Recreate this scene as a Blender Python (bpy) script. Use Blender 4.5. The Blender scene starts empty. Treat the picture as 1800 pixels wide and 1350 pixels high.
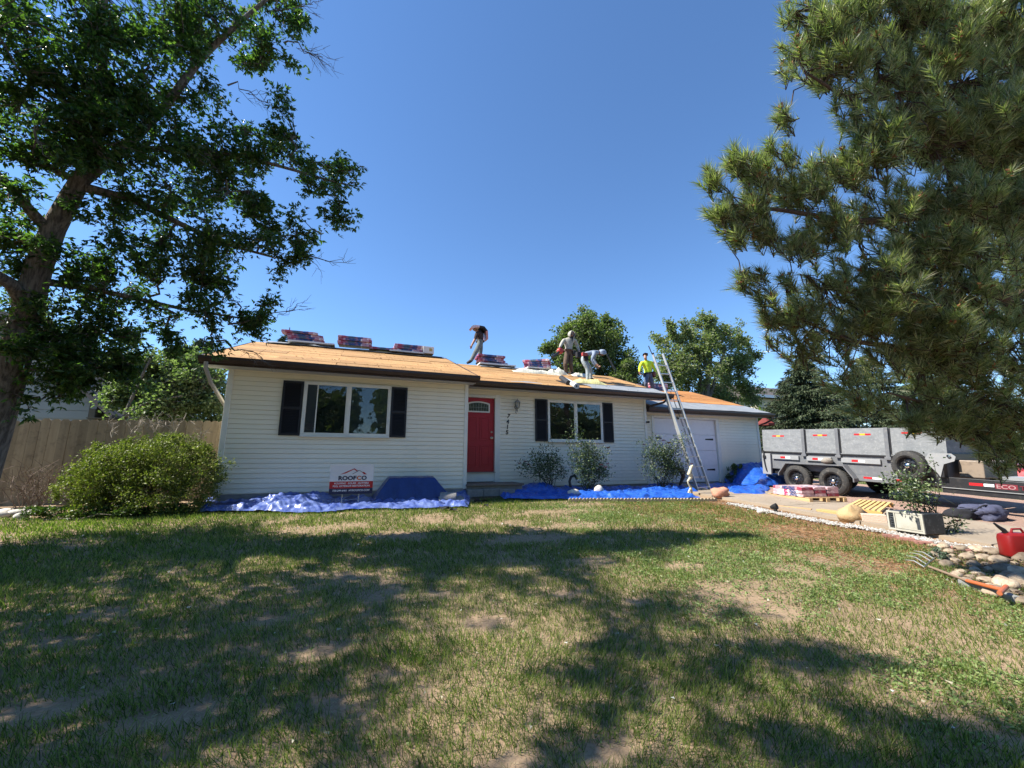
import bpy, math, random
import numpy as np
from mathutils import Vector, Matrix

# ---------------------------------------------------------------- camera, light, exposure
scene = bpy.context.scene
COL = scene.collection
FOC = 715.0                                   # focal length in pixels of an 1800 px wide frame
PITCH = math.atan(133.0 / FOC)
YAW = math.atan(278.0 / math.hypot(FOC, 133.0))
EYE = np.array([0.0, 0.0, 1.5])
FWD = np.array([math.sin(YAW) * math.cos(PITCH), math.cos(YAW) * math.cos(PITCH), math.sin(PITCH)])
RGT = np.array([math.cos(YAW), -math.sin(YAW), 0.0])
UPV = np.cross(RGT, FWD)
cam_data = bpy.data.cameras.new('camera')
cam = bpy.data.objects.new('camera', cam_data)
COL.objects.link(cam)
cam_data.sensor_width = 36.0
cam_data.lens = FOC / 1800.0 * 36.0
cam_data.clip_start = 0.05
cam_data.clip_end = 2000.0
cam.matrix_world = Matrix(((RGT[0], UPV[0], -FWD[0], EYE[0]), (RGT[1], UPV[1], -FWD[1], EYE[1]),
                           (RGT[2], UPV[2], -FWD[2], EYE[2]), (0, 0, 0, 1)))
scene.camera = cam

SUN_TO = Vector((-0.655, 0.105, 0.75)).normalized()
sun_el = math.asin(SUN_TO.z)
sun_az = math.atan2(SUN_TO.x, SUN_TO.y)
world = bpy.data.worlds.new('World')
scene.world = world
world.use_nodes = True
wn = world.node_tree
wn.nodes.clear()
w_out = wn.nodes.new('ShaderNodeOutputWorld')
w_bg = wn.nodes.new('ShaderNodeBackground')
w_sky = wn.nodes.new('ShaderNodeTexSky')
w_sky.sky_type = 'NISHITA'
w_sky.sun_disc = False
w_sky.sun_elevation = sun_el
w_sky.sun_rotation = sun_az
w_sky.altitude = 1600.0
w_sky.air_density = 1.12
w_sky.dust_density = 0.0
w_sky.ozone_density = 5.5
w_bg.inputs['Strength'].default_value = 0.115
w_sat = wn.nodes.new('ShaderNodeHueSaturation')
w_sat.inputs['Saturation'].default_value = 1.07
wn.links.new(w_sky.outputs[0], w_sat.inputs['Color'])
wn.links.new(w_sat.outputs[0], w_bg.inputs['Color'])
wn.links.new(w_bg.outputs[0], w_out.inputs['Surface'])
sun_data = bpy.data.lights.new('sun', 'SUN')
sun_data.energy = 5.0
sun_data.angle = math.radians(0.53)
sun_data.color = (1.0, 0.95, 0.85)
sun_obj = bpy.data.objects.new('sun', sun_data)
sun_obj.rotation_euler = SUN_TO.to_track_quat('Z', 'Y').to_euler()
sun_obj.location = (-30, 8, 30)
COL.objects.link(sun_obj)
scene.view_settings.view_transform = 'Standard'
scene.view_settings.look = 'None'
scene.view_settings.exposure = 1.10
scene.view_settings.gamma = 1.0
scene.view_settings.use_curve_mapping = False
scene.render.engine = 'CYCLES'
scene.cycles.max_bounces = 6
scene.cycles.diffuse_bounces = 3
scene.cycles.glossy_bounces = 3
scene.cycles.transmission_bounces = 4
scene.cycles.transparent_max_bounces = 8
scene.cycles.caustics_reflective = False
scene.cycles.caustics_refractive = False

rng = np.random.default_rng(7)
random.seed(7)
R = math.radians
INSETS = []

# ---------------------------------------------------------------- where things stand
def gz(y, x=0.0):
    """height of the yard: it rises gently from the street to the house"""
    y = np.asarray(y, float)
    return 0.06 * np.clip(y, -25.0, 12.0)

def ray(px, py):
    return FWD * FOC + RGT * (px - 900.0) + UPV * (675.0 - py)

def at_y(px, py, Y):
    d = ray(px, py); return EYE + d * (Y / d[1])

def at_x(px, py, X):
    d = ray(px, py); return EYE + d * (X / d[0])

def at_g(px, py, h=0.0):
    d = ray(px, py); t = (h - EYE[2]) / (d[2] - 0.06 * d[1]); return EYE + d * t

def at_roof(px, py, y0, z0, s):
    d = ray(px, py); t = (z0 - s * y0 - EYE[2]) / (d[2] - s * d[1]); return EYE + d * t

def at_d(px, py, depth):
    d = ray(px, py); return EYE + d * (depth / FOC)

# ---------------------------------------------------------------- materials
MATS = {}
def mat(name, col, rough=0.7, metal=0.0, var=None, bump=None, spec=0.5, coat=0.0, rnd=0.0, stretch=None, dirt=None):
    """procedural principled material. var=(scale, colour2, contrast 0..1); bump=(scale, strength);
    rnd = brightness change from object to object; dirt=(scale, colour, amount)"""
    if name in MATS: return MATS[name]
    m = bpy.data.materials.new(name); m.use_nodes = True
    nt = m.node_tree; N = nt.nodes; L = nt.links
    bs = N['Principled BSDF']
    bs.inputs['Roughness'].default_value = rough
    bs.inputs['Metallic'].default_value = metal
    bs.inputs['Specular IOR Level'].default_value = spec
    if coat: bs.inputs['Coat Weight'].default_value = coat
    tc = N.new('ShaderNodeTexCoord'); mp = N.new('ShaderNodeMapping')
    L.new(tc.outputs['Object'], mp.inputs['Vector'])
    if stretch: mp.inputs['Scale'].default_value = stretch
    cur = None
    def rgb(c):
        n = N.new('ShaderNodeRGB'); n.outputs[0].default_value = (*c, 1); return n.outputs[0]
    cur = rgb(col)
    if var:
        sc, c2, k = var
        no = N.new('ShaderNodeTexNoise'); no.inputs['Scale'].default_value = sc
        no.inputs['Detail'].default_value = 6; no.inputs['Roughness'].default_value = 0.65
        L.new(mp.outputs[0], no.inputs['Vector'])
        rp = N.new('ShaderNodeMapRange'); rp.inputs['From Min'].default_value = 0.5 - 0.25 * (1.2 - k)
        rp.inputs['From Max'].default_value = 0.5 + 0.25 * (1.2 - k)
        L.new(no.outputs['Fac'], rp.inputs['Value'])
        mx = N.new('ShaderNodeMix'); mx.data_type = 'RGBA'
        L.new(rp.outputs[0], mx.inputs['Factor']); L.new(cur, mx.inputs['A']); L.new(rgb(c2), mx.inputs['B'])
        cur = mx.outputs['Result']
    if dirt:
        sc, c2, k = dirt
        no = N.new('ShaderNodeTexNoise'); no.inputs['Scale'].default_value = sc
        no.inputs['Detail'].default_value = 9; no.inputs['Roughness'].default_value = 0.7
        L.new(tc.outputs['Object'], no.inputs['Vector'])
        rp = N.new('ShaderNodeMapRange'); rp.inputs['From Min'].default_value = 0.52
        rp.inputs['From Max'].default_value = 0.72; rp.inputs['To Max'].default_value = k
        L.new(no.outputs['Fac'], rp.inputs['Value'])
        mx = N.new('ShaderNodeMix'); mx.data_type = 'RGBA'
        L.new(rp.outputs[0], mx.inputs['Factor']); L.new(cur, mx.inputs['A']); L.new(rgb(c2), mx.inputs['B'])
        cur = mx.outputs['Result']
    if rnd:
        oi = N.new('ShaderNodeObjectInfo'); rp = N.new('ShaderNodeMapRange')
        rp.inputs['To Min'].default_value = 1 - rnd; rp.inputs['To Max'].default_value = 1 + rnd
        L.new(oi.outputs['Random'], rp.inputs['Value'])
        hs = N.new('ShaderNodeHueSaturation'); L.new(rp.outputs[0], hs.inputs['Value']); L.new(cur, hs.inputs['Color'])
        cur = hs.outputs[0]
    L.new(cur, bs.inputs['Base Color'])
    if bump:
        sc, st = bump
        no = N.new('ShaderNodeTexNoise'); no.inputs['Scale'].default_value = sc; no.inputs['Detail'].default_value = 5
        L.new(mp.outputs[0], no.inputs['Vector'])
        b = N.new('ShaderNodeBump'); b.inputs['Strength'].default_value = st; b.inputs['Distance'].default_value = 0.02
        L.new(no.outputs['Fac'], b.inputs['Height']); L.new(b.outputs[0], bs.inputs['Normal'])
    MATS[name] = m
    return m

def leafmat(name, cols, trans=0.35, rough=0.5, spec=0.35):
    """foliage: a colour of its own for every leaf, some light through the leaf"""
    if name in MATS: return MATS[name]
    m = bpy.data.materials.new(name); m.use_nodes = True
    nt = m.node_tree; N = nt.nodes; L = nt.links
    bs = N['Principled BSDF']; bs.inputs['Roughness'].default_value = rough
    bs.inputs['Specular IOR Level'].default_value = spec
    ge = N.new('ShaderNodeNewGeometry'); cr = N.new('ShaderNodeValToRGB')
    e = cr.color_ramp.elements
    e[0].color = (*cols[0], 1); e[0].position = 0.0
    e[1].color = (*cols[-1], 1); e[1].position = 1.0
    for i, c in enumerate(cols[1:-1]):
        k = e.new((i + 1) / (len(cols) - 1)); k.color = (*c, 1)
    L.new(ge.outputs['Random Per Island'], cr.inputs['Fac'])
    L.new(cr.outputs[0], bs.inputs['Base Color'])
    tr = N.new('ShaderNodeBsdfTranslucent')
    mu = N.new('ShaderNodeMix'); mu.data_type = 'RGBA'; mu.blend_type = 'MULTIPLY'; mu.inputs['Factor'].default_value = 1
    L.new(cr.outputs[0], mu.inputs['A']); mu.inputs['B'].default_value = (1.4, 1.9, 0.7, 1)
    L.new(mu.outputs['Result'], tr.inputs['Color'])
    ms = N.new('ShaderNodeMixShader'); ms.inputs[0].default_value = trans
    L.new(bs.outputs[0], ms.inputs[1]); L.new(tr.outputs[0], ms.inputs[2])
    L.new(ms.outputs[0], N['Material Output'].inputs['Surface'])
    MATS[name] = m
    return m

def glassmat(name, tint=(0.8, 0.85, 0.85), clear=0.7):
    if name in MATS: return MATS[name]
    m = bpy.data.materials.new(name); m.use_nodes = True
    nt = m.node_tree; N = nt.nodes; L = nt.links
    N.remove(N['Principled BSDF'])
    gl = N.new('ShaderNodeBsdfGlossy'); gl.inputs['Roughness'].default_value = 0.02
    tc = N.new('ShaderNodeTexCoord'); no = N.new('ShaderNodeTexNoise'); no.inputs['Scale'].default_value = 2.2
    L.new(tc.outputs['Object'], no.inputs['Vector'])
    bp = N.new('ShaderNodeBump'); bp.inputs['Strength'].default_value = 0.12; bp.inputs['Distance'].default_value = 0.05
    L.new(no.outputs['Fac'], bp.inputs['Height']); L.new(bp.outputs[0], gl.inputs['Normal'])
    tp = N.new('ShaderNodeBsdfTransparent'); tp.inputs['Color'].default_value = (*tint, 1)
    fr = N.new('ShaderNodeFresnel'); fr.inputs['IOR'].default_value = 1.5
    mp = N.new('ShaderNodeMath'); mp.operation = 'ADD'; mp.inputs[1].default_value = 0.015
    L.new(fr.outputs[0], mp.inputs[0])
    ms = N.new('ShaderNodeMixShader')
    L.new(mp.outputs[0], ms.inputs[0]); L.new(tp.outputs[0], ms.inputs[1]); L.new(gl.outputs[0], ms.inputs[2])
    L.new(ms.outputs[0], N['Material Output'].inputs['Surface'])
    MATS[name] = m
    return m

# ---------------------------------------------------------------- building meshes
WM = {}
def _inv(parent):
    return WM[parent.name].inverted() if parent is not None else Matrix.Identity(4)

def link(o, parent=None):
    COL.objects.link(o)
    if parent is not None:
        o.parent = parent
        WM[o.name] = WM[parent.name].copy()
    return o

def tag(o, label=None, cat=None, group=None, kind=None):
    if label: o['label'] = label
    if cat: o['category'] = cat
    if group: o['group'] = group
    if kind: o['kind'] = kind
    return o

def thing(name, label, cat, loc=(0, 0, 0), rotz=0.0, group=None, M=None):
    o = bpy.data.objects.new(name, None); COL.objects.link(o)
    o.empty_display_size = 0.1
    mw = M if M is not None else Matrix.Translation(Vector(loc)) @ Matrix.Rotation(rotz, 4, 'Z')
    o.matrix_world = mw; WM[o.name] = mw.copy()
    return tag(o, label, cat, group)

def np_mesh(name, V, F, mats, midx=None, smooth=False):
    V = np.asarray(V, np.float32).reshape(-1, 3); F = np.asarray(F, np.int32)
    me = bpy.data.meshes.new(name)
    me.vertices.add(len(V)); me.vertices.foreach_set('co', V.ravel())
    k = F.shape[1]
    me.loops.add(F.size); me.loops.foreach_set('vertex_index', F.ravel())
    me.polygons.add(len(F)); me.polygons.foreach_set('loop_start', np.arange(0, F.size, k, dtype=np.int32))
    me.polygons.foreach_set('loop_total', np.full(len(F), k, np.int32))
    if midx is not None: me.polygons.foreach_set('material_index', np.asarray(midx, np.int32))
    if smooth: me.polygons.foreach_set('use_smooth', np.ones(len(F), bool))
    for m in mats: me.materials.append(m)
    me.update(calc_edges=True)
    return me

def to_local(V, parent, loc):
    V = np.asarray(V, float).reshape(-1, 3)
    if parent is not None:
        Mi = np.array(_inv(parent)); V = V @ Mi[:3, :3].T + Mi[:3, 3]
        return V
    return V - np.asarray(loc, float)

def np_obj(name, V, F, mats, parent=None, loc=(0, 0, 0), midx=None, smooth=False, local=False):
    if not local: V = to_local(V, parent, loc)
    me = np_mesh(name, V, F, mats if isinstance(mats, (list, tuple)) else [mats], midx, smooth)
    o = bpy.data.objects.new(name, me)
    link(o, parent)
    if parent is None:
        o.location = loc; WM[o.name] = Matrix.Translation(Vector(loc))
    return o

class B:
    """collects simple shapes, in world metres, into one mesh"""
    def __init__(s): s.v = []; s.f = []; s.m = []; s.mi = 0
    def add(s, vs, fs):
        n = len(s.v); s.v.extend([tuple(map(float, p)) for p in vs])
        for f in fs: s.f.append(tuple(i + n for i in f)); s.m.append(s.mi)
        return s
    def box(s, c, d, rot=None):
        hx, hy, hz = d[0] / 2, d[1] / 2, d[2] / 2
        P = [Vector((x, y, z)) for x in (-hx, hx) for y in (-hy, hy) for z in (-hz, hz)]
        if rot is not None: P = [rot @ p for p in P]
        c = Vector(c)
        return s.add([p + c for p in P], [(0, 1, 3, 2), (4, 6, 7, 5), (0, 4, 5, 1), (2, 3, 7, 6), (0, 2, 6, 4), (1, 5, 7, 3)])
    def mm(s, a, b):
        return s.box([(a[i] + b[i]) / 2 for i in range(3)], [abs(b[i] - a[i]) for i in range(3)])
    def beam(s, a, b, w, h, up=(0, 0, 1)):
        a = Vector(a); b = Vector(b); d = (b - a); L = d.length; d.normalize()
        u = Vector(up); x = d.cross(u)
        if x.length < 1e-4: x = d.cross(Vector((1, 0, 0)))
        x.normalize(); u = x.cross(d)
        P = []
        for e in (a, b):
            for i, j in ((-1, -1), (1, -1), (1, 1), (-1, 1)): P.append(e + x * (i * w / 2) + u * (j * h / 2))
        return s.add(P, [(0, 3, 2, 1), (4, 5, 6, 7), (0, 1, 5, 4), (1, 2, 6, 5), (2, 3, 7, 6), (3, 0, 4, 7)])
    def tube(s, pts, rad, n=8, cap=True):
        pts = [Vector(p) for p in pts]
        if not hasattr(rad, '__len__'): rad = [rad] * len(pts)
        base = len(s.v); prev = None
        for i, p in enumerate(pts):
            t = (pts[min(i + 1, len(pts) - 1)] - pts[max(i - 1, 0)])
            t = t.normalized() if t.length > 1e-9 else Vector((0, 0, 1))
            if prev is None:
                x = t.cross(Vector((0, 0, 1)))
                if x.length < 1e-3: x = t.cross(Vector((0, 1, 0)))
            else:
                x = prev - t * prev.dot(t)
                if x.length < 1e-6: x = t.cross(Vector((0, 1, 0)))
            x.normalize(); prev = x; y = t.cross(x)
            for k in range(n):
                a = 2 * math.pi * k / n
                s.v.append(tuple(p + (x * math.cos(a) + y * math.sin(a)) * rad[i]))
        for i in range(len(pts) - 1):
            for k in range(n):
                a = base + i * n + k; b = base + i * n + (k + 1) % n
                s.f.append((a, b, b + n, a + n)); s.m.append(s.mi)
        if cap:
            s.f.append(tuple(base + k for k in reversed(range(n)))); s.m.append(s.mi)
            s.f.append(tuple(base + (len(pts) - 1) * n + k for k in range(n))); s.m.append(s.mi)
        return s
    def cyl(s, a, b, r, n=16, r2=None):
        return s.tube([a, b], [r, r if r2 is None else r2], n)
    def prism(s, poly, ext):
        """poly: 3D points in a plane, ext: extrusion vector"""
        n = len(poly); e = Vector(ext)
        P = [Vector(p) for p in poly] + [Vector(p) + e for p in poly]
        F = [tuple(reversed(range(n))), tuple(range(n, 2 * n))]
        for i in range(n): F.append((i, (i + 1) % n, n + (i + 1) % n, n + i))
        return s.add(P, F)
    def ball(s, c, r, nu=12, nv=8, rot=None):
        if not hasattr(r, '__len__'): r = (r, r, r)
        P = []; F = []
        for j in range(nv + 1):
            th = math.pi * j / nv
            for i in range(nu):
                ph = 2 * math.pi * i / nu
                p = Vector((r[0] * math.sin(th) * math.cos(ph), r[1] * math.sin(th) * math.sin(ph), r[2] * math.cos(th)))
                if rot is not None: p = rot @ p
                P.append(p + Vector(c))
        for j in range(nv):
            for i in range(nu):
                a = j * nu + i; b = j * nu + (i + 1) % nu
                F.append((a, a + nu, b + nu, b))
        return s.add(P, F)
    def lathe(s, c, axis, prof, n=20):
        """prof: list of (radius, distance along axis)"""
        ax = Vector(axis).normalized(); x = ax.cross(Vector((0, 0, 1)))
        if x.length < 1e-3: x = Vector((1, 0, 0))
        x.normalize(); y = ax.cross(x); P = []; F = []
        for r, d in prof:
            for k in range(n):
                a = 2 * math.pi * k / n
                P.append(Vector(c) + ax * d + (x * math.cos(a) + y * math.sin(a)) * r)
        for i in range(len(prof) - 1):
            for k in range(n):
                a = i * n + k; b = i * n + (k + 1) % n
                F.append((a, b, b + n, a + n))
        return s.add(P, F)
    def obj(s, name, mats, parent=None, loc=None, smooth=False, bevel=0.0, local=False, auto=None):
        if not isinstance(mats, (list, tuple)): mats = [mats]
        V = np.array(s.v, float)
        if parent is None and loc is None:
            lo = V.min(0); hi = V.max(0); loc = ((lo[0] + hi[0]) / 2, (lo[1] + hi[1]) / 2, lo[2])
        if loc is None: loc = (0, 0, 0)
        if not local: V = to_local(V, parent, loc)
        me = bpy.data.meshes.new(name)
        me.from_pydata([tuple(p) for p in V], [], s.f)
        for m in mats: me.materials.append(m)
        me.polygons.foreach_set('material_index', s.m)
        if smooth: me.polygons.foreach_set('use_smooth', [True] * len(s.f))
        me.update()
        if smooth and smooth != 'all':
            try: me.set_sharp_from_angle(angle=R(40))
            except Exception: pass
        o = bpy.data.objects.new(name, me); link(o, parent)
        if parent is None:
            o.location = loc; WM[o.name] = Matrix.Translation(Vector(loc))
        if bevel:
            md = o.modifiers.new('bevel', 'BEVEL'); md.width = bevel; md.segments = 2; md.limit_method = 'ANGLE'
            md.angle_limit = R(50)
        return o

def copy_tree(o, M=None, label=None, group=None, parent=None):
    c = o.copy(); COL.objects.link(c)
    if parent is not None: c.parent = parent
    if M is not None: c.matrix_world = M; WM[c.name] = M.copy()
    if label: c['label'] = label
    if group: c['group'] = group
    for ch in KIDS.get(o.name, [k for k in o.children]):
        copy_tree(ch, parent=c)
    return c
KIDS = {}

# ---------------------------------------------------------------- noise for shapes
def _h(ix, iy, seed):
    n = (ix.astype(np.int64) * 374761393 + iy.astype(np.int64) * 668265263 + seed * 974634777) & 0x7fffffff
    n = ((n ^ (n >> 13)) * 1274126177) & 0x7fffffff
    return ((n ^ (n >> 16)) & 0xffff) / 65535.0

def vnoise(x, y, seed=0):
    x = np.asarray(x, float); y = np.asarray(y, float)
    ix = np.floor(x).astype(int); iy = np.floor(y).astype(int); fx = x - ix; fy = y - iy
    fx = fx * fx * (3 - 2 * fx); fy = fy * fy * (3 - 2 * fy)
    a = _h(ix, iy, seed); b = _h(ix + 1, iy, seed); c = _h(ix, iy + 1, seed); d = _h(ix + 1, iy + 1, seed)
    return (a * (1 - fx) + b * fx) * (1 - fy) + (c * (1 - fx) + d * fx) * fy

def fbm(x, y, seed=0, oct=4):
    s = 0; a = 0.5; t = 0
    for o in range(oct):
        s = s + a * vnoise(x * 2 ** o, y * 2 ** o, seed + o * 17); t += a; a *= 0.5
    return s / t

def text_mesh(body, size, align='CENTER', shear=0.0, extrude=0.001, spacing=1.0, offset=0.0):
    cu = bpy.data.curves.new('lettering', 'FONT'); cu.body = body; cu.size = size; cu.align_x = align
    cu.shear = shear; cu.extrude = extrude; cu.space_character = spacing; cu.offset = offset
    cu.resolution_u = 3
    ob = bpy.data.objects.new('lettering', cu); COL.objects.link(ob)
    dg = bpy.context.evaluated_depsgraph_get()
    me = bpy.data.meshes.new_from_object(ob.evaluated_get(dg))
    bpy.data.objects.remove(ob); bpy.data.curves.remove(cu)
    return me

def text_obj(name, body, size, m, M, parent=None, **k):
    me = text_mesh(body, size, **k); me.name = name
    me.transform((_inv(parent) @ M) if parent is not None else M)
    me.materials.clear(); me.materials.append(m)
    o = bpy.data.objects.new(name, me); link(o, parent)
    return o

FACE_S = Matrix(((1, 0, 0, 0), (0, 0, -1, 0), (0, 1, 0, 0), (0, 0, 0, 1)))      # lettering that faces the street (-Y)
def face_s(x, y, z, s=(1, 1)):
    return Matrix.Translation((x, y, z)) @ FACE_S @ Matrix.Diagonal((s[0], s[1], 1, 1))
# ================================================================ THE SETTING
m_dirt = bpy.data.materials.new('soil'); m_dirt.use_nodes = True
def soil_nodes(m, cols, sc1, sc2, bump=0.35):
    nt = m.node_tree; N = nt.nodes; L = nt.links; bs = N['Principled BSDF']
    bs.inputs['Roughness'].default_value = 0.95; bs.inputs['Specular IOR Level'].default_value = 0.15
    tc = N.new('ShaderNodeTexCoord')
    n1 = N.new('ShaderNodeTexNoise'); n1.inputs['Scale'].default_value = sc1; n1.inputs['Detail'].default_value = 8
    n1.inputs['Roughness'].default_value = 0.7
    n2 = N.new('ShaderNodeTexNoise'); n2.inputs['Scale'].default_value = sc2; n2.inputs['Detail'].default_value = 10
    n2.inputs['Roughness'].default_value = 0.8
    for n in (n1, n2): L.new(tc.outputs['Object'], n.inputs['Vector'])
    c1 = N.new('ShaderNodeValToRGB'); e = c1.color_ramp.elements
    e[0].position = 0.38; e[0].color = (*cols[0], 1); e[1].position = 0.62; e[1].color = (*cols[1], 1)
    c2 = N.new('ShaderNodeValToRGB'); e = c2.color_ramp.elements
    e[0].position = 0.3; e[0].color = (*cols[2], 1); e[1].position = 0.7; e[1].color = (*cols[3], 1)
    L.new(n1.outputs['Fac'], c1.inputs[0]); L.new(n2.outputs['Fac'], c2.inputs[0])
    mx = N.new('ShaderNodeMix'); mx.data_type = 'RGBA'; mx.inputs['Factor'].default_value = 0.5
    L.new(c1.outputs[0], mx.inputs['A']); L.new(c2.outputs[0], mx.inputs['B'])
    L.new(mx.outputs['Result'], bs.inputs['Base Color'])
    b = N.new('ShaderNodeBump'); b.inputs['Strength'].default_value = bump; b.inputs['Distance'].default_value = 0.03
    L.new(n2.outputs['Fac'], b.inputs['Height']); L.new(b.outputs[0], bs.inputs['Normal'])
soil_nodes(m_dirt, [(0.21, 0.14, 0.085), (0.36, 0.25, 0.16), (0.15, 0.105, 0.063), (0.45, 0.33, 0.22)], 1.3, 38)
m_far = bpy.data.materials.new('rough_ground'); m_far.use_nodes = True
soil_nodes(m_far, [(0.06, 0.085, 0.03), (0.14, 0.14, 0.06), (0.07, 0.09, 0.035), (0.2, 0.17, 0.10)], 0.35, 9)
m_mulch = bpy.data.materials.new('mulch'); m_mulch.use_nodes = True
soil_nodes(m_mulch, [(0.06, 0.04, 0.028), (0.12, 0.08, 0.05), (0.03, 0.022, 0.016), (0.16, 0.11, 0.075)], 3, 60, 0.8)
m_conc = mat('driveway_concrete', (0.25, 0.20, 0.145), 0.9, var=(1.7, (0.33, 0.265, 0.195), 0.5), bump=(70, 0.35), dirt=(3.2, (0.27, 0.20, 0.14), 0.75), rnd=0.05)
m_pink = bpy.data.materials.new('pink_gravel'); m_pink.use_nodes = True
soil_nodes(m_pink, [(0.34, 0.21, 0.155), (0.42, 0.275, 0.21), (0.18, 0.105, 0.08), (0.58, 0.42, 0.34)], 2, 55, 1.0)

def sheet(name, xs, ys, zf, m, parent=None, uneven=0.0, seed=3):
    X, Y = np.meshgrid(xs, ys); Z = zf(X, Y)
    V = np.stack([X, Y, Z], -1).reshape(-1, 3); nx = len(xs); ny = len(ys)
    i = np.arange(nx - 1)[None, :] + nx * np.arange(ny - 1)[:, None]
    F = np.stack([i, i + 1, i + 1 + nx, i + nx], -1).reshape(-1, 4)
    o = np_obj(name, V, F, m, loc=(0, 0, 0), smooth=True)
    return tag(o, kind='structure')

def lawn_bump(x, y):
    return 0.05 * (fbm(x * 0.55, y * 0.55, 5, 3) - 0.5) + 0.018 * (fbm(x * 3.1, y * 3.1, 9, 3) - 0.5)

far = np.unique(np.concatenate([np.linspace(-400, -20, 20), np.linspace(-20, 40, 31), np.linspace(40, 600, 20)]))
sheet('ground', far, far, lambda x, y: gz(y) - 0.09, m_far)
sheet('lawn', np.arange(-16, 9.11, 0.1), np.arange(-7, 10.91, 0.1), lambda x, y: gz(y) + lawn_bump(x, y), m_dirt)
sheet('flower_bed', np.arange(2.7, 12.4, 0.12), np.arange(9.3, 11.11, 0.09),
      lambda x, y: gz(y) + 0.055 * np.clip((y - 9.3) * 3, 0, 1) + 0.02 * fbm(x * 4, y * 4, 3, 3) - 0.03, m_mulch)
sheet('driveway', np.arange(9.0, 11.41, 0.3), np.arange(-8, 11.2, 0.5), lambda x, y: gz(y) + 0.035 + 0 * x, m_conc)
sheet('gravel_drive', np.arange(11.3, 17.6, 0.12), np.arange(-8, 12.5, 0.16),
      lambda x, y: gz(y) + 0.012 + 0.03 * fbm(x * 2.5, y * 2.5, 31, 3) * np.clip((x - 11.3) * 3, 0, 1), m_pink)

m_bounce_walk = mat('bounce_concrete', (0.46, 0.44, 0.40), 0.9, var=(2, (0.52, 0.5, 0.45), 0.4), bump=(80, 0.2))
m_bounce_road = mat('bounce_asphalt', (0.20, 0.195, 0.185), 0.95, var=(3, (0.25, 0.24, 0.23), 0.4), bump=(120, 0.4))
sheet('bounce_pavement', np.arange(-60, 60.1, 4.0), np.array([-4.6, -2.9]), lambda x, y: gz(y) + 0.07, m_bounce_walk)  # unseen pavement, added so sunlit concrete bounces light onto the facade
sheet('street', np.arange(-80, 80.1, 4.0), np.array([-17.0, -10, -6.0]), lambda x, y: gz(y) * 0 - 0.34, m_bounce_road)  # unseen street, added as a second sunlit bounce surface
# slab joints of the driveway are real grooves: dark strips laid 4 mm above would be paint, so the slabs stand proud
slab = B()
for j in range(-3, 7):
    y0 = j * 1.7 + 0.012; y1 = (j + 1) * 1.7 - 0.012
    if y1 > 11.0: y1 = 11.0
    slab.prism([(8.92, y0, gz(y0) + 0.0), (11.38, y0, gz(y0) + 0.0), (11.38, y0, gz(y0) + 0.06), (8.92, y0, gz(y0) + 0.06)],
               (0, y1 - y0, gz(y1) - gz(y0)))
    o = slab.obj('driveway_slab', m_conc); tag(o, kind='structure'); slab = B()

# ================================================================ THE HOUSE
m_side = mat('vinyl_siding', (0.90, 0.83, 0.66), 0.5, var=(0.9, (0.85, 0.785, 0.62), 0.3), dirt=(1.8, (0.66, 0.62, 0.53), 0.4), rnd=0.022)
m_trim = mat('white_trim', (0.88, 0.83, 0.70), 0.5, var=(3, (0.64, 0.65, 0.61), 0.2))
m_found = mat('concrete_footing', (0.23, 0.215, 0.19), 0.95, var=(6, (0.33, 0.31, 0.28), 0.4), bump=(60, 0.4))
m_brown = mat('brown_gutter_metal', (0.036, 0.020, 0.015), 0.42, var=(5, (0.055, 0.034, 0.026), 0.3), dirt=(9, (0.11, 0.085, 0.07), 0.25))
m_soffit = mat('soffit_boards', (0.42, 0.42, 0.39), 0.7)
m_shut = mat('black_shutter_vinyl', (0.010, 0.010, 0.014), 0.5, bump=(30, 0.05))
m_osb = mat('roof_sheathing', (0.45, 0.265, 0.10), 0.85, var=(5.0, (0.33, 0.165, 0.058), 0.75), stretch=(0.45, 3.6, 3.6),
            dirt=(7, (0.28, 0.135, 0.055), 0.8), rnd=0.16, bump=(40, 0.3))
m_osb2 = mat('garage_roof_planks', (0.48, 0.21, 0.06), 0.85, var=(4, (0.35, 0.14, 0.038), 0.55), stretch=(0.35, 4, 4),
            dirt=(8, (0.30, 0.12, 0.04), 0.75), rnd=0.16, bump=(40, 0.2))
m_felt = mat('grey_roof_underlay', (0.20, 0.215, 0.225), 0.6, var=(3, (0.30, 0.31, 0.32), 0.3), bump=(14, 0.5))
m_feltd = mat('black_roof_felt', (0.018, 0.018, 0.02), 0.7, bump=(12, 0.5))
m_red = mat('red_door_paint', (0.40, 0.010, 0.025), 0.45, var=(8, (0.36, 0.009, 0.022), 0.2), coat=0.08)
m_metal = mat('brushed_nickel', (0.55, 0.54, 0.50), 0.3, metal=1.0)
m_black = mat('black_iron', (0.012, 0.012, 0.012), 0.5)
m_gdoor = mat('garage_door_paint', (0.78, 0.77, 0.76), 0.5, var=(2, (0.73, 0.72, 0.72), 0.2), dirt=(6, (0.5, 0.49, 0.47), 0.3))
m_glass = glassmat('window_glass')
m_blind = mat('window_blind', (0.10, 0.105, 0.10), 0.6)
m_blindlight = mat('window_blind_pale', (0.36, 0.37, 0.35), 0.6)
m_room_shade = mat('room_shade', (0.012, 0.013, 0.014), 0.9)
m_screen = mat('insect_screen', (0.02, 0.022, 0.022), 0.8)

house = thing('house', 'single-storey white vinyl-sided ranch house with a stripped roof, red front door and attached garage', 'house', (3, 12, 0.6))
EXP = 0.1016

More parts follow.
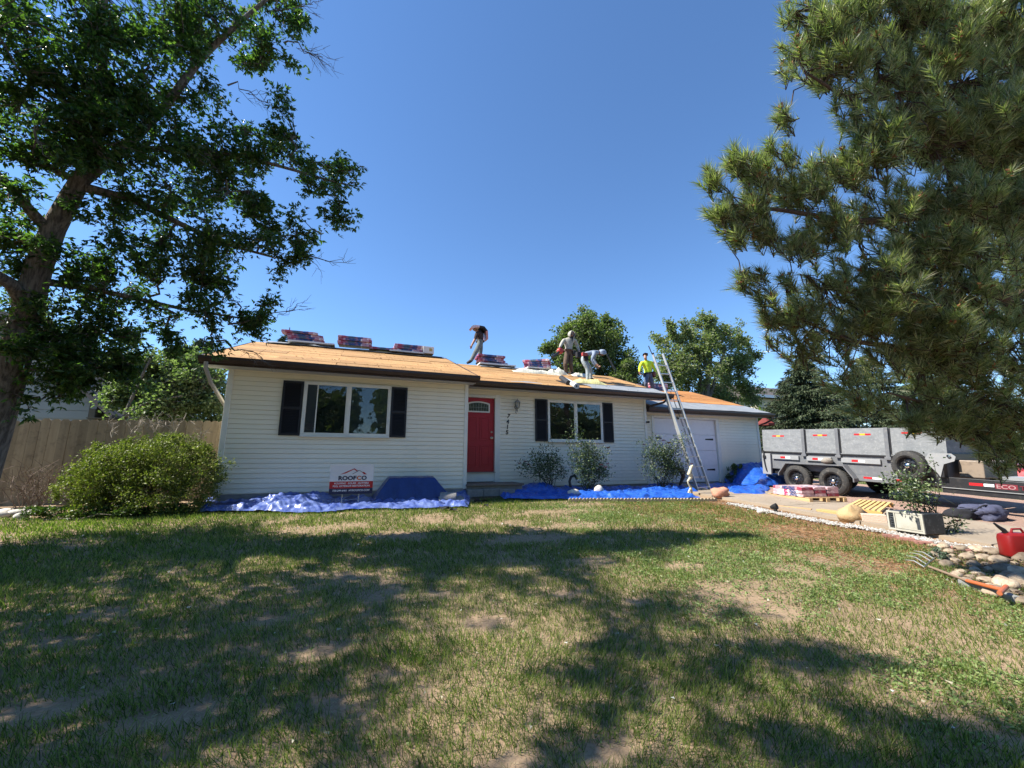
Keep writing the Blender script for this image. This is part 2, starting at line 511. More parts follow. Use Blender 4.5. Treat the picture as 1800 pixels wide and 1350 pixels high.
def siding(xa, xb, y, z0, ztop, side=-1, axis='x'):
    """a backing wall with one object for every two-course vinyl panel"""
    w = B()
    if axis == 'x': w.mm((xa, y + 0.016, z0 - 0.02), (xb, y + 0.14, ztop + 0.05))
    wall = w.obj('wall', m_side, house)
    n = int(math.ceil((ztop - z0) / (2 * EXP)))
    g = 0.0075
    prof = [(-0.014, 0.0), (-0.014, g), (0.0165, g), (0.004, EXP), (-0.014, EXP), (-0.014, EXP + g), (0.0165, EXP + g), (0.004, 2 * EXP), (-0.014, 2 * EXP)]
    me = None
    for k in range(n):
        zb = z0 + 2 * EXP * k
        if me is None:
            b = B(); P = []
            for x in (xa, xb):
                for o_, dz in prof: P.append((x, y - o_, zb + dz))
            b.add(P, [(i, i + 1, i + 10, i + 9) for i in range(8)] + [tuple(range(8, -1, -1)), tuple(range(9, 18))])
            p = b.obj('siding_panel', m_side, wall); me = p.data; z_first = zb
        else:
            p = bpy.data.objects.new('siding_panel', me); link(p, wall); p.location = (0, 0, zb - z_first)
    return wall

Y1, Y2, Y3 = 10.0, 10.80, 11.15
siding(-2.50, 2.56, Y1, 0.812, 3.50)
siding(3.62 + 0.14, 8.72, Y2, 0.76, 3.60)
siding(2.62, 3.62 + 0.14, Y2 + 0.0, 3.28, 3.60)
siding(8.95, 9.31, Y3, 0.73, 3.15)
siding(9.31, 12.27, Y3, 2.96, 3.15)
siding(12.27, 14.20, Y3, 0.73, 3.15)
b = B(); b.mm((-2.52, Y1 - 0.01, 0.3), (2.58, Y1 + 0.15, 0.80)); b.mm((2.6, Y2 + 0.005, 0.3), (8.74, Y2 + 0.15, 0.75)); b.mm((8.9, Y3 - 0.005, 0.3), (14.2, Y3 + 0.15, 0.72))
b.mm((2.45, Y1 + 0.15, 0.3), (2.58, Y2, 3.6)); b.obj('foundation', m_found, house)
# corner trims
for (x, y, w, z0, z1) in ((-2.545, Y1, 0.10, 0.80, 3.55), (2.575, Y1, 0.09, 0.80, 3.55), (8.765, Y2, 0.09, 0.75, 3.58), (14.245, Y3, 0.09, 0.72, 3.18)):
    b = B(); b.mm((x - w / 2, y - 0.028, z0), (x + w / 2, y + 0.06, z1)); b.obj('corner_trim', m_trim, house, bevel=0.004)
# side and rear walls
b = B()
b.mm((-2.60, Y1 + 0.06, 0.4), (-2.52, 17.4, 3.55)); b.mm((-2.52, 17.3, 0.4), (9.0, 17.4, 3.55)); b.mm((8.74, Y2 + 0.15, 0.4), (8.86, 17.4, 3.6))
b.mm((8.86, 17.3, 0.4), (14.2, 17.4, 3.2)); b.mm((14.2, Y3 + 0.06, 0.4), (14.28, 17.4, 3.2))
# gable triangles
b.prism([(-2.60, 10.0, 3.55), (-2.60, 17.3, 3.55), (-2.60, 13.65, 4.83)], (0.08, 0, 0))
b.prism([(14.20, 11.2, 3.2), (14.20, 17.4, 3.2), (14.20, 14.7, 4.5)], (0.08, 0, 0))
b.prism([(8.78, 10.9, 3.55), (8.78, 17.3, 3.55), (8.78, 13.65, 4.6)], (0.08, 0, 0))
b.obj('side_wall', m_side, house)

# ---- roofs
def roof(x0, x1, ye, ze, yr, zr, m, row, plen, nm, yb=None):
    s = (zr - ze) / (yr - ye)
    deck = B()
    yb = yb or 2 * yr - ye; zb = ze
    T = 0.10
    deck.prism([(x0, ye, ze - T), (x0, yr, zr - T), (x0, yb, zb - T), (x0, yb, zb - 0.015), (x0, yr, zr - 0.015), (x0, ye, ze - 0.015)], (x1 - x0, 0, 0))
    rf = deck.obj(nm, m_brown, house)
    L = math.hypot(yr - ye, zr - ze); uy, uz = (yr - ye) / L, (zr - ze) / L; ny, nz = -uz, uy
    r = 0; d = 0.0
    while d < L - 0.02:
        d1 = min(L, d + row); x = x0 - (0 if r % 2 == 0 else plen / 2)
        while x < x1:
            xa = max(x0, x) + 0.005; xb = min(x1, x + plen) - 0.005
            if xb - xa > 0.02:
                lift = random.uniform(0.0, 0.014); q = B(); t0 = -0.013; t1 = lift
                P = []
                for (dd, tt) in ((d + 0.008, t0), (d1 - 0.008, t0), (d1 - 0.008, t1), (d + 0.008, t1)):
                    P.append((xa, ye + uy * dd + ny * tt, ze + uz * dd + nz * tt))
                q.prism(P, (xb - xa, 0, 0)); q.obj('sheathing_panel', m, rf)
            x += plen
        d = d1; r += 1
    # rear slope
    bk = B()
    bk.prism([(x0, yr, zr + 0.0), (x0, yb, zb), (x0, yb, zb - 0.012), (x0, yr, zr - 0.012)], (x1 - x0, 0, 0))
    bk.obj('rear_slope', m_felt, rf)
    return rf
LE = (9.50, 3.53); LR = (13.65, 4.96)
ME = (10.30, 3.58); MR = (13.55, 4.775)
GE = (10.80, 3.21); GR = (14.70, 4.65)
roof(-2.95, 2.72, LE[0], LE[1], LR[0], LR[1], m_osb, 0.55, 2.44, 'main_roof')
roof(2.72, 9.40, ME[0], ME[1], MR[0], MR[1], m_osb, 0.5, 2.44, 'entry_roof')
roof(9.12, 14.62, GE[0], GE[1], GR[0], GR[1], m_osb2, 0.31, 3.6, 'garage_roof')
def slope_pt(E_, R_, y, lift=0.0):
    s = (R_[1] - E_[1]) / (R_[0] - E_[0]); return E_[1] + s * (y - E_[0]) + lift

def felt(name, x0, x1, y0, y1, E_, R_, m, seed, lift=0.012, wob=0.03, over=False, parent=house, amp=0.012):
    """a wavy sheet of underlay lying on a slope"""
    nx = max(4, int((x1 - x0) / 0.09)); ny = max(3, int(abs(y1 - y0) / 0.08))
    V = []; rr = np.random.default_rng(seed)
    for j in range(ny + 1):
        for i in range(nx + 1):
            x = x0 + (x1 - x0) * i / nx; y = y0 + (y1 - y0) * j / ny
            if j in (0, ny): y += wob * (vnoise(x * 2.3 + seed, j * 3.0, seed) - 0.5) * 2
            if i in (0, nx): x += wob * (vnoise(y * 3.3 + seed, i * 3.0, seed + 5) - 0.5) * 2
            z = slope_pt(E_, R_, y) if y <= R_[0] else R_[1] - (y - R_[0]) * 0.34
            z += lift + amp * float(fbm(x * 3 + seed, y * 5, seed, 3))
            V.append((x, y, z))
    F = [(j * (nx + 1) + i, j * (nx + 1) + i + 1, (j + 1) * (nx + 1) + i + 1, (j + 1) * (nx + 1) + i) for j in range(ny) for i in range(nx)]
    return np_obj(name, V, F, m, parent=parent, smooth=True)
felt('roof_underlay', 9.16, 14.60, 10.78, 11.85, GE, GR, m_felt, 2, lift=0.014)
felt('roof_underlay', 6.55, 9.38, 10.28, 11.05, ME, MR, m_felt, 4, lift=0.014, wob=0.08)
felt('roof_underlay', 5.9, 9.38, 10.75, 11.35, ME, MR, m_feltd, 14, lift=0.009, wob=0.10)
felt('roof_underlay', 3.95, 4.8, 10.26, 10.42, ME, MR, m_felt, 6, lift=0.02, wob=0.06, amp=0.05)
felt('ridge_felt', -2.70, -0.9, 13.30, 13.85, LE, LR, m_felt, 7, lift=0.03, amp=0.07)
felt('ridge_felt', -1.1, 2.66, 13.28, 13.85, LE, LR, m_feltd, 8, lift=0.03, amp=0.04)
felt('ridge_felt', 3.9, 6.6, 13.2, 13.8, ME, MR, m_felt, 9, lift=0.02, amp=0.05)
felt('ridge_felt', 6.4, 8.3, 13.3, 13.8, ME, MR, m_feltd, 10, lift=0.02, amp=0.03)

# gutters, fascias, soffits, rakes, downspouts
def gutter(x0, x1, E_, wall_y, z_soff):
    y, z = E_
    g = B(); T = 0.012
    g.prism([(x0, y - 0.015, z - 0.135), (x0, y - 0.09, z - 0.135), (x0, y - 0.125, z - 0.07), (x0, y - 0.125, z - 0.012), (x0, y - 0.112, z - 0.012),
             (x0, y - 0.112, z - 0.07), (x0, y - 0.085, z - 0.122), (x0, y - 0.027, z - 0.122), (x0, y - 0.027, z - 0.012), (x0, y - 0.015, z - 0.012)], (x1 - x0, 0, 0))
    for xx in (x0, x1 - 0.006):
        g.prism([(xx, y - 0.016, z - 0.134), (xx, y - 0.088, z - 0.134), (xx, y - 0.123, z - 0.07), (xx, y - 0.123, z - 0.02), (xx, y - 0.016, z - 0.02)], (0.006, 0, 0))
    g.obj('gutter', m_brown, house)
    f = B(); f.mm((x0 + 0.01, y - 0.012, z - 0.17), (x1 - 0.01, y + 0.02, z - 0.02)); f.obj('fascia', m_brown, house)
    s = B(); s.mm((x0 + 0.02, y + 0.022, z_soff - 0.012), (x1 - 0.02, wall_y + 0.02, z_soff)); s.obj('soffit', m_soffit, house)
gutter(-2.97, 2.76, LE, Y1, 3.40)
gutter(2.74, 9.46, ME, Y2, 3.45)
gutter(8.86, 14.66, GE, Y3, 3.08)
def rake(x, E_, R_, yb=None):
    r = B(); w = 0.035
    r.prism([(x, E_[0] - 0.01, E_[1] - 0.16), (x, R_[0], R_[1] - 0.155), (x, 2 * R_[0] - E_[0], E_[1] - 0.16), (x, 2 * R_[0] - E_[0], E_[1] + 0.01), (x, R_[0], R_[1] + 0.012), (x, E_[0] - 0.01, E_[1] + 0.004)], (w, 0, 0))
    r.obj('rake_board', m_brown, house)
rake(-2.987, LE, LR); rake(2.722, LE, LR); rake(9.402, ME, MR); rake(14.624, GE, GR)
m_spout = mat('downspout_metal', (0.33, 0.31, 0.28), 0.5)
def spout(pts, m=m_brown, w=0.038):
    b = B(); b.tube(pts, w, 8); o = b.obj('downspout', m, house, smooth=True); return o
spout([(-2.84, 9.42, 3.40), (-2.84, 9.44, 3.28), (-2.81, 9.75, 3.03), (-2.74, 10.25, 2.78), (-2.67, 10.48, 2.60), (-2.66, 10.5, 0.7)], m_spout)
spout([(9.18, 10.24, 3.45), (9.18, 10.25, 3.36), (9.15, 10.34, 3.30), (8.98, 10.62, 3.24), (8.92, 10.70, 3.22)], m_brown, 0.035)
spout([(14.52, 10.74, 3.08), (14.52, 10.75, 2.96), (14.45, 10.95, 2.86), (14.34, 11.22, 2.76), (14.34, 11.25, 0.6)], m_brown, 0.035)

# ---- windows
def window(x0, x1, z0, z1, y, pale=False, left_vent=False):
    W = thing_part = B()
    t = 0.045; d = 0.055
    fr = B()
    fr.mm((x0, y - d, z0), (x1, y + 0.0, z0 + t)); fr.mm((x0, y - d, z1 - t), (x1, y, z1))
    fr.mm((x0, y - d - 0.002, z0 + t), (x0 + t, y, z1 - t)); fr.mm((x1 - t, y - d - 0.002, z0 + t), (x1, y, z1 - t))
    f = fr.obj('window', m_trim, house, bevel=0.003)
    s = B(); s.mm((x0 - 0.012, y - d - 0.028, z0 - 0.022), (x1 + 0.012, y - 0.01, z0 - 0.001)); s.obj('sill', m_trim, f, bevel=0.003)
    xm = (x0 + x1) / 2
    bk = B(); bk.mm((x0 + t, y - 0.0195, z0 + t), (x1 - t, y - 0.0175, z1 - t)); bk.obj('room_shade_sheet', m_room_shade, f)  # thin dark sheet: the unlit room's shade put in as colour
    mu = B(); mu.mm((xm - 0.028, y - d + 0.004, z0 + t), (xm + 0.028, y - 0.022, z1 - t)); mu.obj('mullion', m_trim, f, bevel=0.003)
    for k, (a, c) in enumerate(((x0 + t, xm - 0.028), (xm + 0.028, x1 - t))):
        sa = B(); yy = y - 0.040 if k == 0 else y - 0.046; w = 0.026
        sa.mm((a, yy, z0 + t), (c, yy + 0.014, z0 + t + w)); sa.mm((a, yy, z1 - t - w), (c, yy + 0.014, z1 - t))
        sa.mm((a, yy - 0.001, z0 + t + w), (a + w, yy + 0.014, z1 - t - w)); sa.mm((c - w, yy - 0.001, z0 + t + w), (c, yy + 0.014, z1 - t - w))
        so = sa.obj('sash', m_trim, f)
        gp = B(); gp.mm((a + w, yy + 0.004, z0 + t + w), (c - w, yy + 0.008, z1 - t - w)); gp.obj('pane', m_glass, f)
        sl = B(); zz = z0 + t + 0.03; xa = a + (0.20 if (left_vent and k == 0) else 0.02)
        while zz < z1 - t - 0.02:
            sl.prism([(xa, y - 0.0285, zz), (xa, y - 0.0205, zz + 0.010), (xa, y - 0.0205, zz + 0.012), (xa, y - 0.0285, zz + 0.002)], (c - 0.02 - xa, 0, 0))
            zz += 0.0254
        so = sl.obj('blind', m_blindlight if (pale and k == 1) else m_blind, f)
        so['kind'] = 'stuff'
    if left_vent:
        v = B(); v.mm((x0 + t + 0.03, y - 0.034, z0 + t + 0.026), (x0 + t + 0.22, y - 0.022, z1 - t - 0.026)); v.obj('vent_panel', mat('vent_panel_plastic', (0.12, 0.12, 0.13), 0.6), f)
        c = B(); c.lathe((x0 + t + 0.125, y - 0.034, z0 + t + 0.17), (0, -1, 0), [(0.0, 0.006), (0.05, 0.006), (0.055, 0.0), (0.075, 0.0), (0.075, 0.004), (0.0, 0.004)], 18)
        c.obj('vent_hose_port', m_black, f)
        e = B(); e.mm((x0 + t + 0.222, y - 0.052, z0 + t + 0.02), (x0 + t + 0.245, y - 0.036, z1 - t - 0.02)); e.obj('sash_edge', m_trim, f)
    return f
A = at_y(537, 669.8, Y1 - 0.05); C_ = at_y(681.8, 768.6, Y1 - 0.05)
window(A[0] - 0.01, C_[0] + 0.02, C_[2], A[2], Y1 - 0.012, pale=True, left_vent=True)
A2 = at_y(962.5, 701.5, Y2 - 0.05); C2 = at_y(1060.5, 777.5, Y2 - 0.05)
window(A2[0], C2[0], C2[2], A2[2] - 0.02, Y2 - 0.012)

def shutter(x0, x1, z0, z1, y):
    b = B(); w = 0.045
    b.mm((x0, y - 0.034, z0), (x1, y - 0.0, z0 + w)); b.mm((x0, y - 0.034, z1 - w), (x1, y, z1))
    b.mm((x0, y - 0.0345, z0 + w), (x0 + w, y, z1 - w)); b.mm((x1 - w, y - 0.0345, z0 + w), (x1, y, z1 - w))
    zm = (z0 + z1) / 2; b.mm((x0 + w, y - 0.034, zm - w / 2), (x1 - w, y, zm + w / 2))
    b.mm((x0 + w, y - 0.008, z0 + w), (x1 - w, y - 0.002, z1 - w))
    o = b.obj('shutter', m_shut, house, bevel=0.003)
    s = B()
    for (a, c) in ((z0 + w, zm - w / 2), (zm + w / 2, z1 - w)):
        z = a + 0.006
        while z < c - 0.03:
            s.prism([(x0 + w, y - 0.030, z), (x0 + w, y - 0.010, z + 0.030), (x0 + w, y - 0.008, z + 0.034), (x0 + w, y - 0.030, z + 0.006)], (x1 - x0 - 2 * w, 0, 0)); z += 0.034
    l = s.obj('louvre', m_shut, o); l['kind'] = 'stuff'
for (pl, pr, pt, pb, Y) in ((504, 536, 669, 764, Y1), (688, 713.5, 680.5, 768, Y1), (942, 961.5, 702, 775, Y2), (1062.5, 1080, 709.5, 778, Y2)):
    a = at_y(pl, pt, Y - 0.03); c = at_y(pr, pb, Y - 0.03)
    xl = at_y(pl, (pt + pb) / 2, Y - 0.03)[0]; xr = at_y(pr, (pt + pb) / 2, Y - 0.03)[0]
    if Y == Y1 and pl < 600: xl, xr = A[0] - 0.43, A[0] - 0.022
    elif Y == Y1: xl, xr = C_[0] + 0.032, C_[0] + 0.40
    elif pl < 1000: xl, xr = A2[0] - 0.40, A2[0] - 0.014
    else: xl, xr = C2[0] + 0.014, C2[0] + 0.40
    shutter(xl, xr, (C_ if Y == Y1 else C2)[2] + 0.0, (A if Y == Y1 else A2)[2] - 0.01, Y - 0.016)

# ---- front door
dx0, dx1, dz0, dz1 = 2.70, 3.605, 1.165, 3.195
f = B(); y = Y2
f.mm((dx0 - 0.10, y - 0.03, 0.93), (dx0 - 0.004, y + 0.12, 3.30)); f.mm((dx1 + 0.004, y - 0.03, 0.80), (dx1 + 0.155, y + 0.12, 3.30))
f.mm((dx0 - 0.004, y - 0.028, dz1 + 0.006), (dx1 + 0.004, y + 0.12, 3.28))
df = f.obj('door_frame', m_trim, house, bevel=0.005)
f = B(); f.mm((dx0 - 0.02, y - 0.008, 0.92), (dx1 + 0.004, y + 0.10, dz0 - 0.012)); f.obj('kick_board', m_trim, df)
f = B(); f.mm((dx0 - 0.03, y - 0.05, dz0 - 0.012), (dx1 + 0.03, y + 0.10, dz0 + 0.006)); f.obj('threshold', m_spout, df)
d = B(); yd = y + 0.045
d.mm((dx0, yd, dz0 + 0.008), (dx1, yd + 0.045, dz1))
door = d.obj('door', m_red, house, bevel=0.003)
def moulding(x0, x1, z0, z1):
    b = B(); w = 0.028
    b.mm((x0, yd - 0.009, z0), (x1, yd + 0.001, z0 + w)); b.mm((x0, yd - 0.009, z1 - w), (x1, yd + 0.001, z1))
    b.mm((x0, yd - 0.009, z0 + w), (x0 + w, yd + 0.001, z1 - w)); b.mm((x1 - w, yd - 0.009, z0 + w), (x1, yd + 0.001, z1 - w))
    b.mm((x0 + 0.055, yd - 0.007, z0 + 0.055), (x1 - 0.055, yd + 0.001, z1 - 0.055))
    b.obj('door_panel', m_red, door, bevel=0.003)
for (a, c) in ((dx0 + 0.13, dx0 + 0.415), (dx1 - 0.415, dx1 - 0.13)):
    moulding(a, c, dz0 + 0.14, dz0 + 0.72); moulding(a, c, dz0 + 0.86, dz0 + 1.50)
# fan light
fx0, fx1, fz0, fz1 = dx0 + 0.13, dx1 - 0.13, dz0 + 1.625, dz0 + 1.935
def arch(x0, x1, z0, zs, zt, n=12):
    P = [(x0, z0), (x1, z0), (x1, zs)]
    for i in range(1, n): 
        a = i / n; P.append((x1 + (x0 - x1) * a, zs + (zt - zs) * math.sin(math.pi * a) ** 0.8))
    P.append((x0, zs)); return P
oa = arch(fx0, fx1, fz0, fz0 + 0.255, fz1); ia = arch(fx0 + 0.038, fx1 - 0.038, fz0 + 0.038, fz0 + 0.222, fz1 - 0.036)
b = B(); n = len(oa)
P = [(x, yd - 0.016, z) for x, z in oa] + [(x, yd - 0.016, z) for x, z in ia] + [(x, yd, z) for x, z in oa] + [(x, yd, z) for x, z in ia]
F = []
for i in range(n):
    j = (i + 1) % n
    F += [(i, j, n + j, n + i), (i, 2 * n + i, 2 * n + j, j), (n + i, n + j, 3 * n + j, 3 * n + i)]
b.add(P, F); fl = b.obj('fan_light', m_trim, door)
b = B(); b.prism([(x, yd - 0.003, z) for x, z in ia], (0, 0.002, 0)); b.obj('pane', mat('leaded_glass', (0.05, 0.07, 0.06), 0.15, var=(18, (0.12, 0.13, 0.09), 0.9)), fl)
b = B(); xm = (fx0 + fx1) / 2
for k in range(-3, 4): b.beam((xm + k * 0.07, yd - 0.007, fz0 + 0.04), (xm + k * 0.082, yd - 0.007, fz0 + 0.262 - 0.003 * k * k), 0.004, 0.004)
b.beam((fx0 + 0.04, yd - 0.007, fz0 + 0.14), (fx1 - 0.04, yd - 0.007, fz0 + 0.14), 0.004, 0.004)
b.obj('leading', m_metal, fl)
k = B(); kx = dx1 - 0.07
k.lathe((kx, yd, dz0 + 0.93), (0, -1, 0), [(0.034, 0), (0.034, 0.008), (0.014, 0.012), (0.014, 0.03), (0.028, 0.04), (0.032, 0.055), (0.022, 0.068), (0.0, 0.07)], 16)
k.obj('door_knob', m_metal, door, smooth=True)
k = B(); k.lathe((kx, yd, dz0 + 1.09), (0, -1, 0), [(0.028, 0), (0.028, 0.012), (0.02, 0.02), (0.0, 0.021)], 14); k.obj('deadbolt', m_metal, door, smooth=True)

# ---- house number, wall lamp, small fittings
for ch, px, py in (('7', 893.2, 734.6), ('4', 892.4, 744.6), ('1', 891.9, 753.6), ('5', 891.2, 763.2)):
    p = at_y(px, py, Y2 - 0.02)
    text_obj('house_number', ch, 0.165, m_black, face_s(p[0], Y2 - 0.020, p[2], (1.0, 0.98)), house, shear=0.25 if ch == '7' else 0.08, extrude=0.004, offset=0.004)
p = at_y(909, 714, Y2 - 0.10)
m_cast = mat('aged_white_casting', (0.42, 0.41, 0.38), 0.6, var=(30, (0.2, 0.19, 0.17), 0.6))
lamp = B(); lamp.lathe((p[0], Y2 - 0.017, p[2] - 0.02), (0, -1, 0), [(0.0, 0.0), (0.055, 0.0), (0.05, 0.02), (0.0, 0.03)], 14)
lamp.tube([(p[0], Y2 - 0.03, p[2] - 0.05), (p[0], Y2 - 0.10, p[2] - 0.15), (p[0], Y2 - 0.13, p[2] - 0.08)], 0.012, 6)
lamp.tube([(p[0], Y2 - 0.03, p[2] - 0.05), (p[0] - 0.03, Y2 - 0.06, p[2] - 0.17), (p[0], Y2 - 0.05, p[2] - 0.2)], 0.010, 6)
wl = lamp.obj('wall_lamp', m_cast, house, smooth=True)
lamp = B(); c = (p[0], Y2 - 0.13, p[2] - 0.075)
lamp.lathe(c, (0, 0, 1), [(0.02, 0), (0.055, 0.02), (0.06, 0.03)], 8); lamp.lathe(c, (0, 0, 1), [(0.085, 0.185), (0.05, 0.235), (0.015, 0.25), (0.012, 0.28), (0.0, 0.295)], 8)
for k in range(6):
    a = 2 * math.pi * k / 6
    lamp.tube([(c[0] + 0.055 * math.cos(a), c[1] + 0.055 * math.sin(a), c[2] + 0.03), (c[0] + 0.08 * math.cos(a), c[1] + 0.08 * math.sin(a), c[2] + 0.185)], 0.006, 4)
lamp.obj('cage', m_cast, wl)
lamp = B(); lamp.lathe(c, (0, 0, 1), [(0.0, 0.028), (0.05, 0.03), (0.074, 0.184), (0.0, 0.186)], 12); lamp.obj('lamp_glass', glassmat('lamp_glass', (0.9, 0.92, 0.9)), wl, smooth=True)
p = at_y(1134, 742, Y2 - 0.05)
b = B(); b.box((8.80, Y2 - 0.05, p[2]), (0.05, 0.07, 0.05)); b.lathe((8.80, Y2 - 0.08, p[2]), (0, -1, 0), [(0.03, 0), (0.034, 0.05), (0.02, 0.07), (0, 0.072)], 12); b.obj('security_camera', m_black, house)

# ---- garage door
gx0, gx1, gz0, gz1 = 9.40, 12.14, 0.74, 2.90
b = B(); y = Y3
b.mm((gx0 - 0.11, y - 0.035, 0.70), (gx0, y + 0.10, 2.98)); b.mm((gx1, y - 0.035, 0.70), (gx1 + 0.14, y + 0.10, 2.98)); b.mm((gx0, y - 0.033, gz1), (gx1, y + 0.10, 2.98))
gf = b.obj('garage_door_frame', m_trim, house, bevel=0.005)
b = B(); b.mm((gx0, y + 0.06, gz0), (gx1, y + 0.10, gz1)); gd = b.obj('garage_door', m_gdoor, house)
h = (gz1 - gz0) / 4
for r in range(4):
    b = B(); b.mm((gx0 + 0.006, y + 0.035, gz0 + r * h + 0.006), (gx1 - 0.006, y + 0.0595, gz0 + (r + 1) * h - 0.006))
    sec = b.obj('door_section', m_gdoor, gd, bevel=0.004)
    nb = 18 if r in (0, 1, 2) else 6
    q = B()
    for k in range(1, nb):
        x = gx0 + (gx1 - gx0) * k / nb; q.mm((x - 0.006, y + 0.030, gz0 + r * h + 0.05), (x + 0.006, y + 0.0352, gz0 + (r + 1) * h - 0.05))
for (pa, pb, py) in ((1152, 1163.5, 770), (1240, 1254, 772.3), (1152, 1163, 824), (1243.5, 1257.5, 825.6)):
    a = at_y(pa, py, y + 0.02); c = at_y(pb, py, y + 0.02)
    b = B(); b.prism([(a[0], y + 0.034, a[2] - 0.035), (c[0], y + 0.034, a[2] - 0.02), (c[0], y + 0.034, a[2] + 0.02), (a[0], y + 0.034, a[2] + 0.035)], (0, -0.006, 0)) if pa < 1200 else b.prism([(a[0], y + 0.034, a[2] - 0.02), (c[0], y + 0.034, a[2] - 0.035), (c[0], y + 0.034, a[2] + 0.035), (a[0], y + 0.034, a[2] + 0.02)], (0, -0.006, 0))
    b.obj('strap_hinge', m_black, gd)

# ---- the stoop
st = thing('front_step', 'low timber-topped concrete block step under the red door', 'step', (3.4, 10.4, 0.6))
b = B(); b.mm((2.62, 9.98, 0.5), (4.1, 10.78, 0.86)); b.obj('step_core', m_found, st)
bl = mat('grey_concrete_block', (0.30, 0.28, 0.25), 0.95, var=(12, (0.2, 0.185, 0.17), 0.5), bump=(80, 0.5), rnd=0.1)
for i in range(3):
    b = B(); x = 2.60 + i * 0.41
    b.mm((x, 9.78, 0.52), (x + 0.40, 9.975, 0.78 + 0.012 * (i % 2)))
    b.obj('block', bl, st, bevel=0.006)
b = B(); b.mm((2.60, 9.90, 0.862), (4.12, 10.76, 0.905)); b.obj('tread', mat('weathered_tread', (0.22, 0.17, 0.13), 0.8, stretch=(1, 6, 6), var=(6, (0.13, 0.1, 0.08), 0.6)), st, bevel=0.004)
# ================================================================ FENCE, NEIGHBOURS
m_fence = mat('weathered_cedar', (0.36, 0.285, 0.19), 0.85, var=(3.0, (0.26, 0.20, 0.13), 0.5), stretch=(5, 5, 0.5), rnd=0.28, dirt=(9, (0.09, 0.07, 0.05), 0.6))
fence = thing('privacy_fence', 'weathered brown dog-eared board fence running left from the house behind the bright green bush', 'fence', (-6, 10.5, 0.6))
FY = 10.55
def fence_board(x, y, ang, top, seed):
    w = 0.1405; z0 = float(gz(y)) + 0.02; c = 0.034
    b = B(); P = [(-w / 2, 0, z0), (w / 2, 0, z0), (w / 2, 0, top - c), (w / 2 - c, 0, top), (-w / 2 + c, 0, top), (-w / 2, 0, top - c)]
    M_ = Matrix.Translation((x, y, 0)) @ Matrix.Rotation(ang, 4, 'Z') @ Matrix.Rotation(random.uniform(-0.0025, 0.0025), 4, 'Y')
    b.prism([M_ @ Vector(p) for p in P], M_.to_3x3() @ Vector((0, 0.018, 0)))
    b.obj('board', m_fence, fence)
x = -2.72; k = 0
while x > -14.5:
    yy = FY - 0.0 - 0.05 * max(0, -x - 6); top = 2.33 + 0.022 * (x + 2.8) * 0.9 - (0.03 if x < -5.8 else 0) + random.uniform(-0.008, 0.008)
    fence_board(x, yy + random.uniform(-0.003, 0.003), 0.05 if x < -6 else 0.0, top, k); x -= 0.144; k += 1
for zz in (0.95, 1.6, 2.15):
    b = B(); b.beam((-2.66, FY + 0.05, zz), (-6.0, FY + 0.05, zz), 0.04, 0.085); b.obj('rail', m_fence, fence)
    b = B(); b.beam((-6.0, FY + 0.05, zz), (-14.5, FY - 0.375, zz - 0.1), 0.04, 0.085); b.obj('rail', m_fence, fence)
for i in range(6):
    b = B(); xx = -3.0 - i * 2.2; b.box((xx, FY + 0.11 - 0.045 * max(0, -xx - 6), 1.4), (0.09, 0.09, 1.75)); b.obj('post', m_fence, fence)

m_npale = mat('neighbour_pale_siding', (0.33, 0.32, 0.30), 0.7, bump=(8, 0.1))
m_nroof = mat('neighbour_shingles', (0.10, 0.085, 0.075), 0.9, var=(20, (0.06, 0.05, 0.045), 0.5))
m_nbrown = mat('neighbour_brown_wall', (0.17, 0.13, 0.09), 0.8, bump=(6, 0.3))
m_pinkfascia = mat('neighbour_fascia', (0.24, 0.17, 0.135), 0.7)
nh = thing('neighbour_house', 'neighbouring gabled house with pale siding and pinkish fascia showing above the fence', 'house', (-16, 22, 0.7))
YN = 20.0
pk = at_y(118, 655, YN - 0.6); ev = at_y(197, 729, YN - 0.6)
slope = (pk[2] - ev[2]) / (ev[0] - pk[0])
gxp = pk[0] - 2.2; gzp = pk[2] + slope * 2.2
hw = ev[0] - gxp
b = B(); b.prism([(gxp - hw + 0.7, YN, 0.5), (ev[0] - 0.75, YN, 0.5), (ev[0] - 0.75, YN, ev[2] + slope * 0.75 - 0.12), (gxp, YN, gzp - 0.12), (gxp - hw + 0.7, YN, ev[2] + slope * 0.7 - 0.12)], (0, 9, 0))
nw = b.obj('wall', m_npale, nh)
xs_ = at_y(155, 735, YN)[0]
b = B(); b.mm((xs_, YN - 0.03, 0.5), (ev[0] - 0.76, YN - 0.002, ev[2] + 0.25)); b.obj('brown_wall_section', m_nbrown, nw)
for i in range(7):
    b = B(); z = 3.0 + i * 0.31; b.mm((gxp - 2.0, YN - 0.022, z), (xs_ - 0.01, YN - 0.001, z + 0.29)); b.obj('siding_board', m_npale, nw)
b = B()
for sgn in (-1, 1):
    b.prism([(gxp, YN - 0.6, gzp), (gxp + sgn * hw, YN - 0.6, gzp - slope * hw), (gxp + sgn * hw, YN - 0.6, gzp - slope * hw - 0.10), (gxp, YN - 0.6, gzp - 0.10)], (0, 10, 0))
rf = b.obj('roof', m_nroof, nh)
b = B()
for sgn in (-1, 1):
    b.prism([(gxp, YN - 0.63, gzp - 0.01), (gxp + sgn * hw, YN - 0.63, gzp - slope * hw - 0.01), (gxp + sgn * hw, YN - 0.63, gzp - slope * hw - 0.17), (gxp, YN - 0.63, gzp - 0.17)], (0, 0.028, 0))
b.obj('fascia_board', m_pinkfascia, rf)
b = B(); b.mm((gxp + hw - 0.75, YN - 0.55, gzp - slope * hw - 0.15), (gxp + hw - 0.02, YN + 9, gzp - slope * hw - 0.12)); b.obj('soffit', m_nbrown, rf)

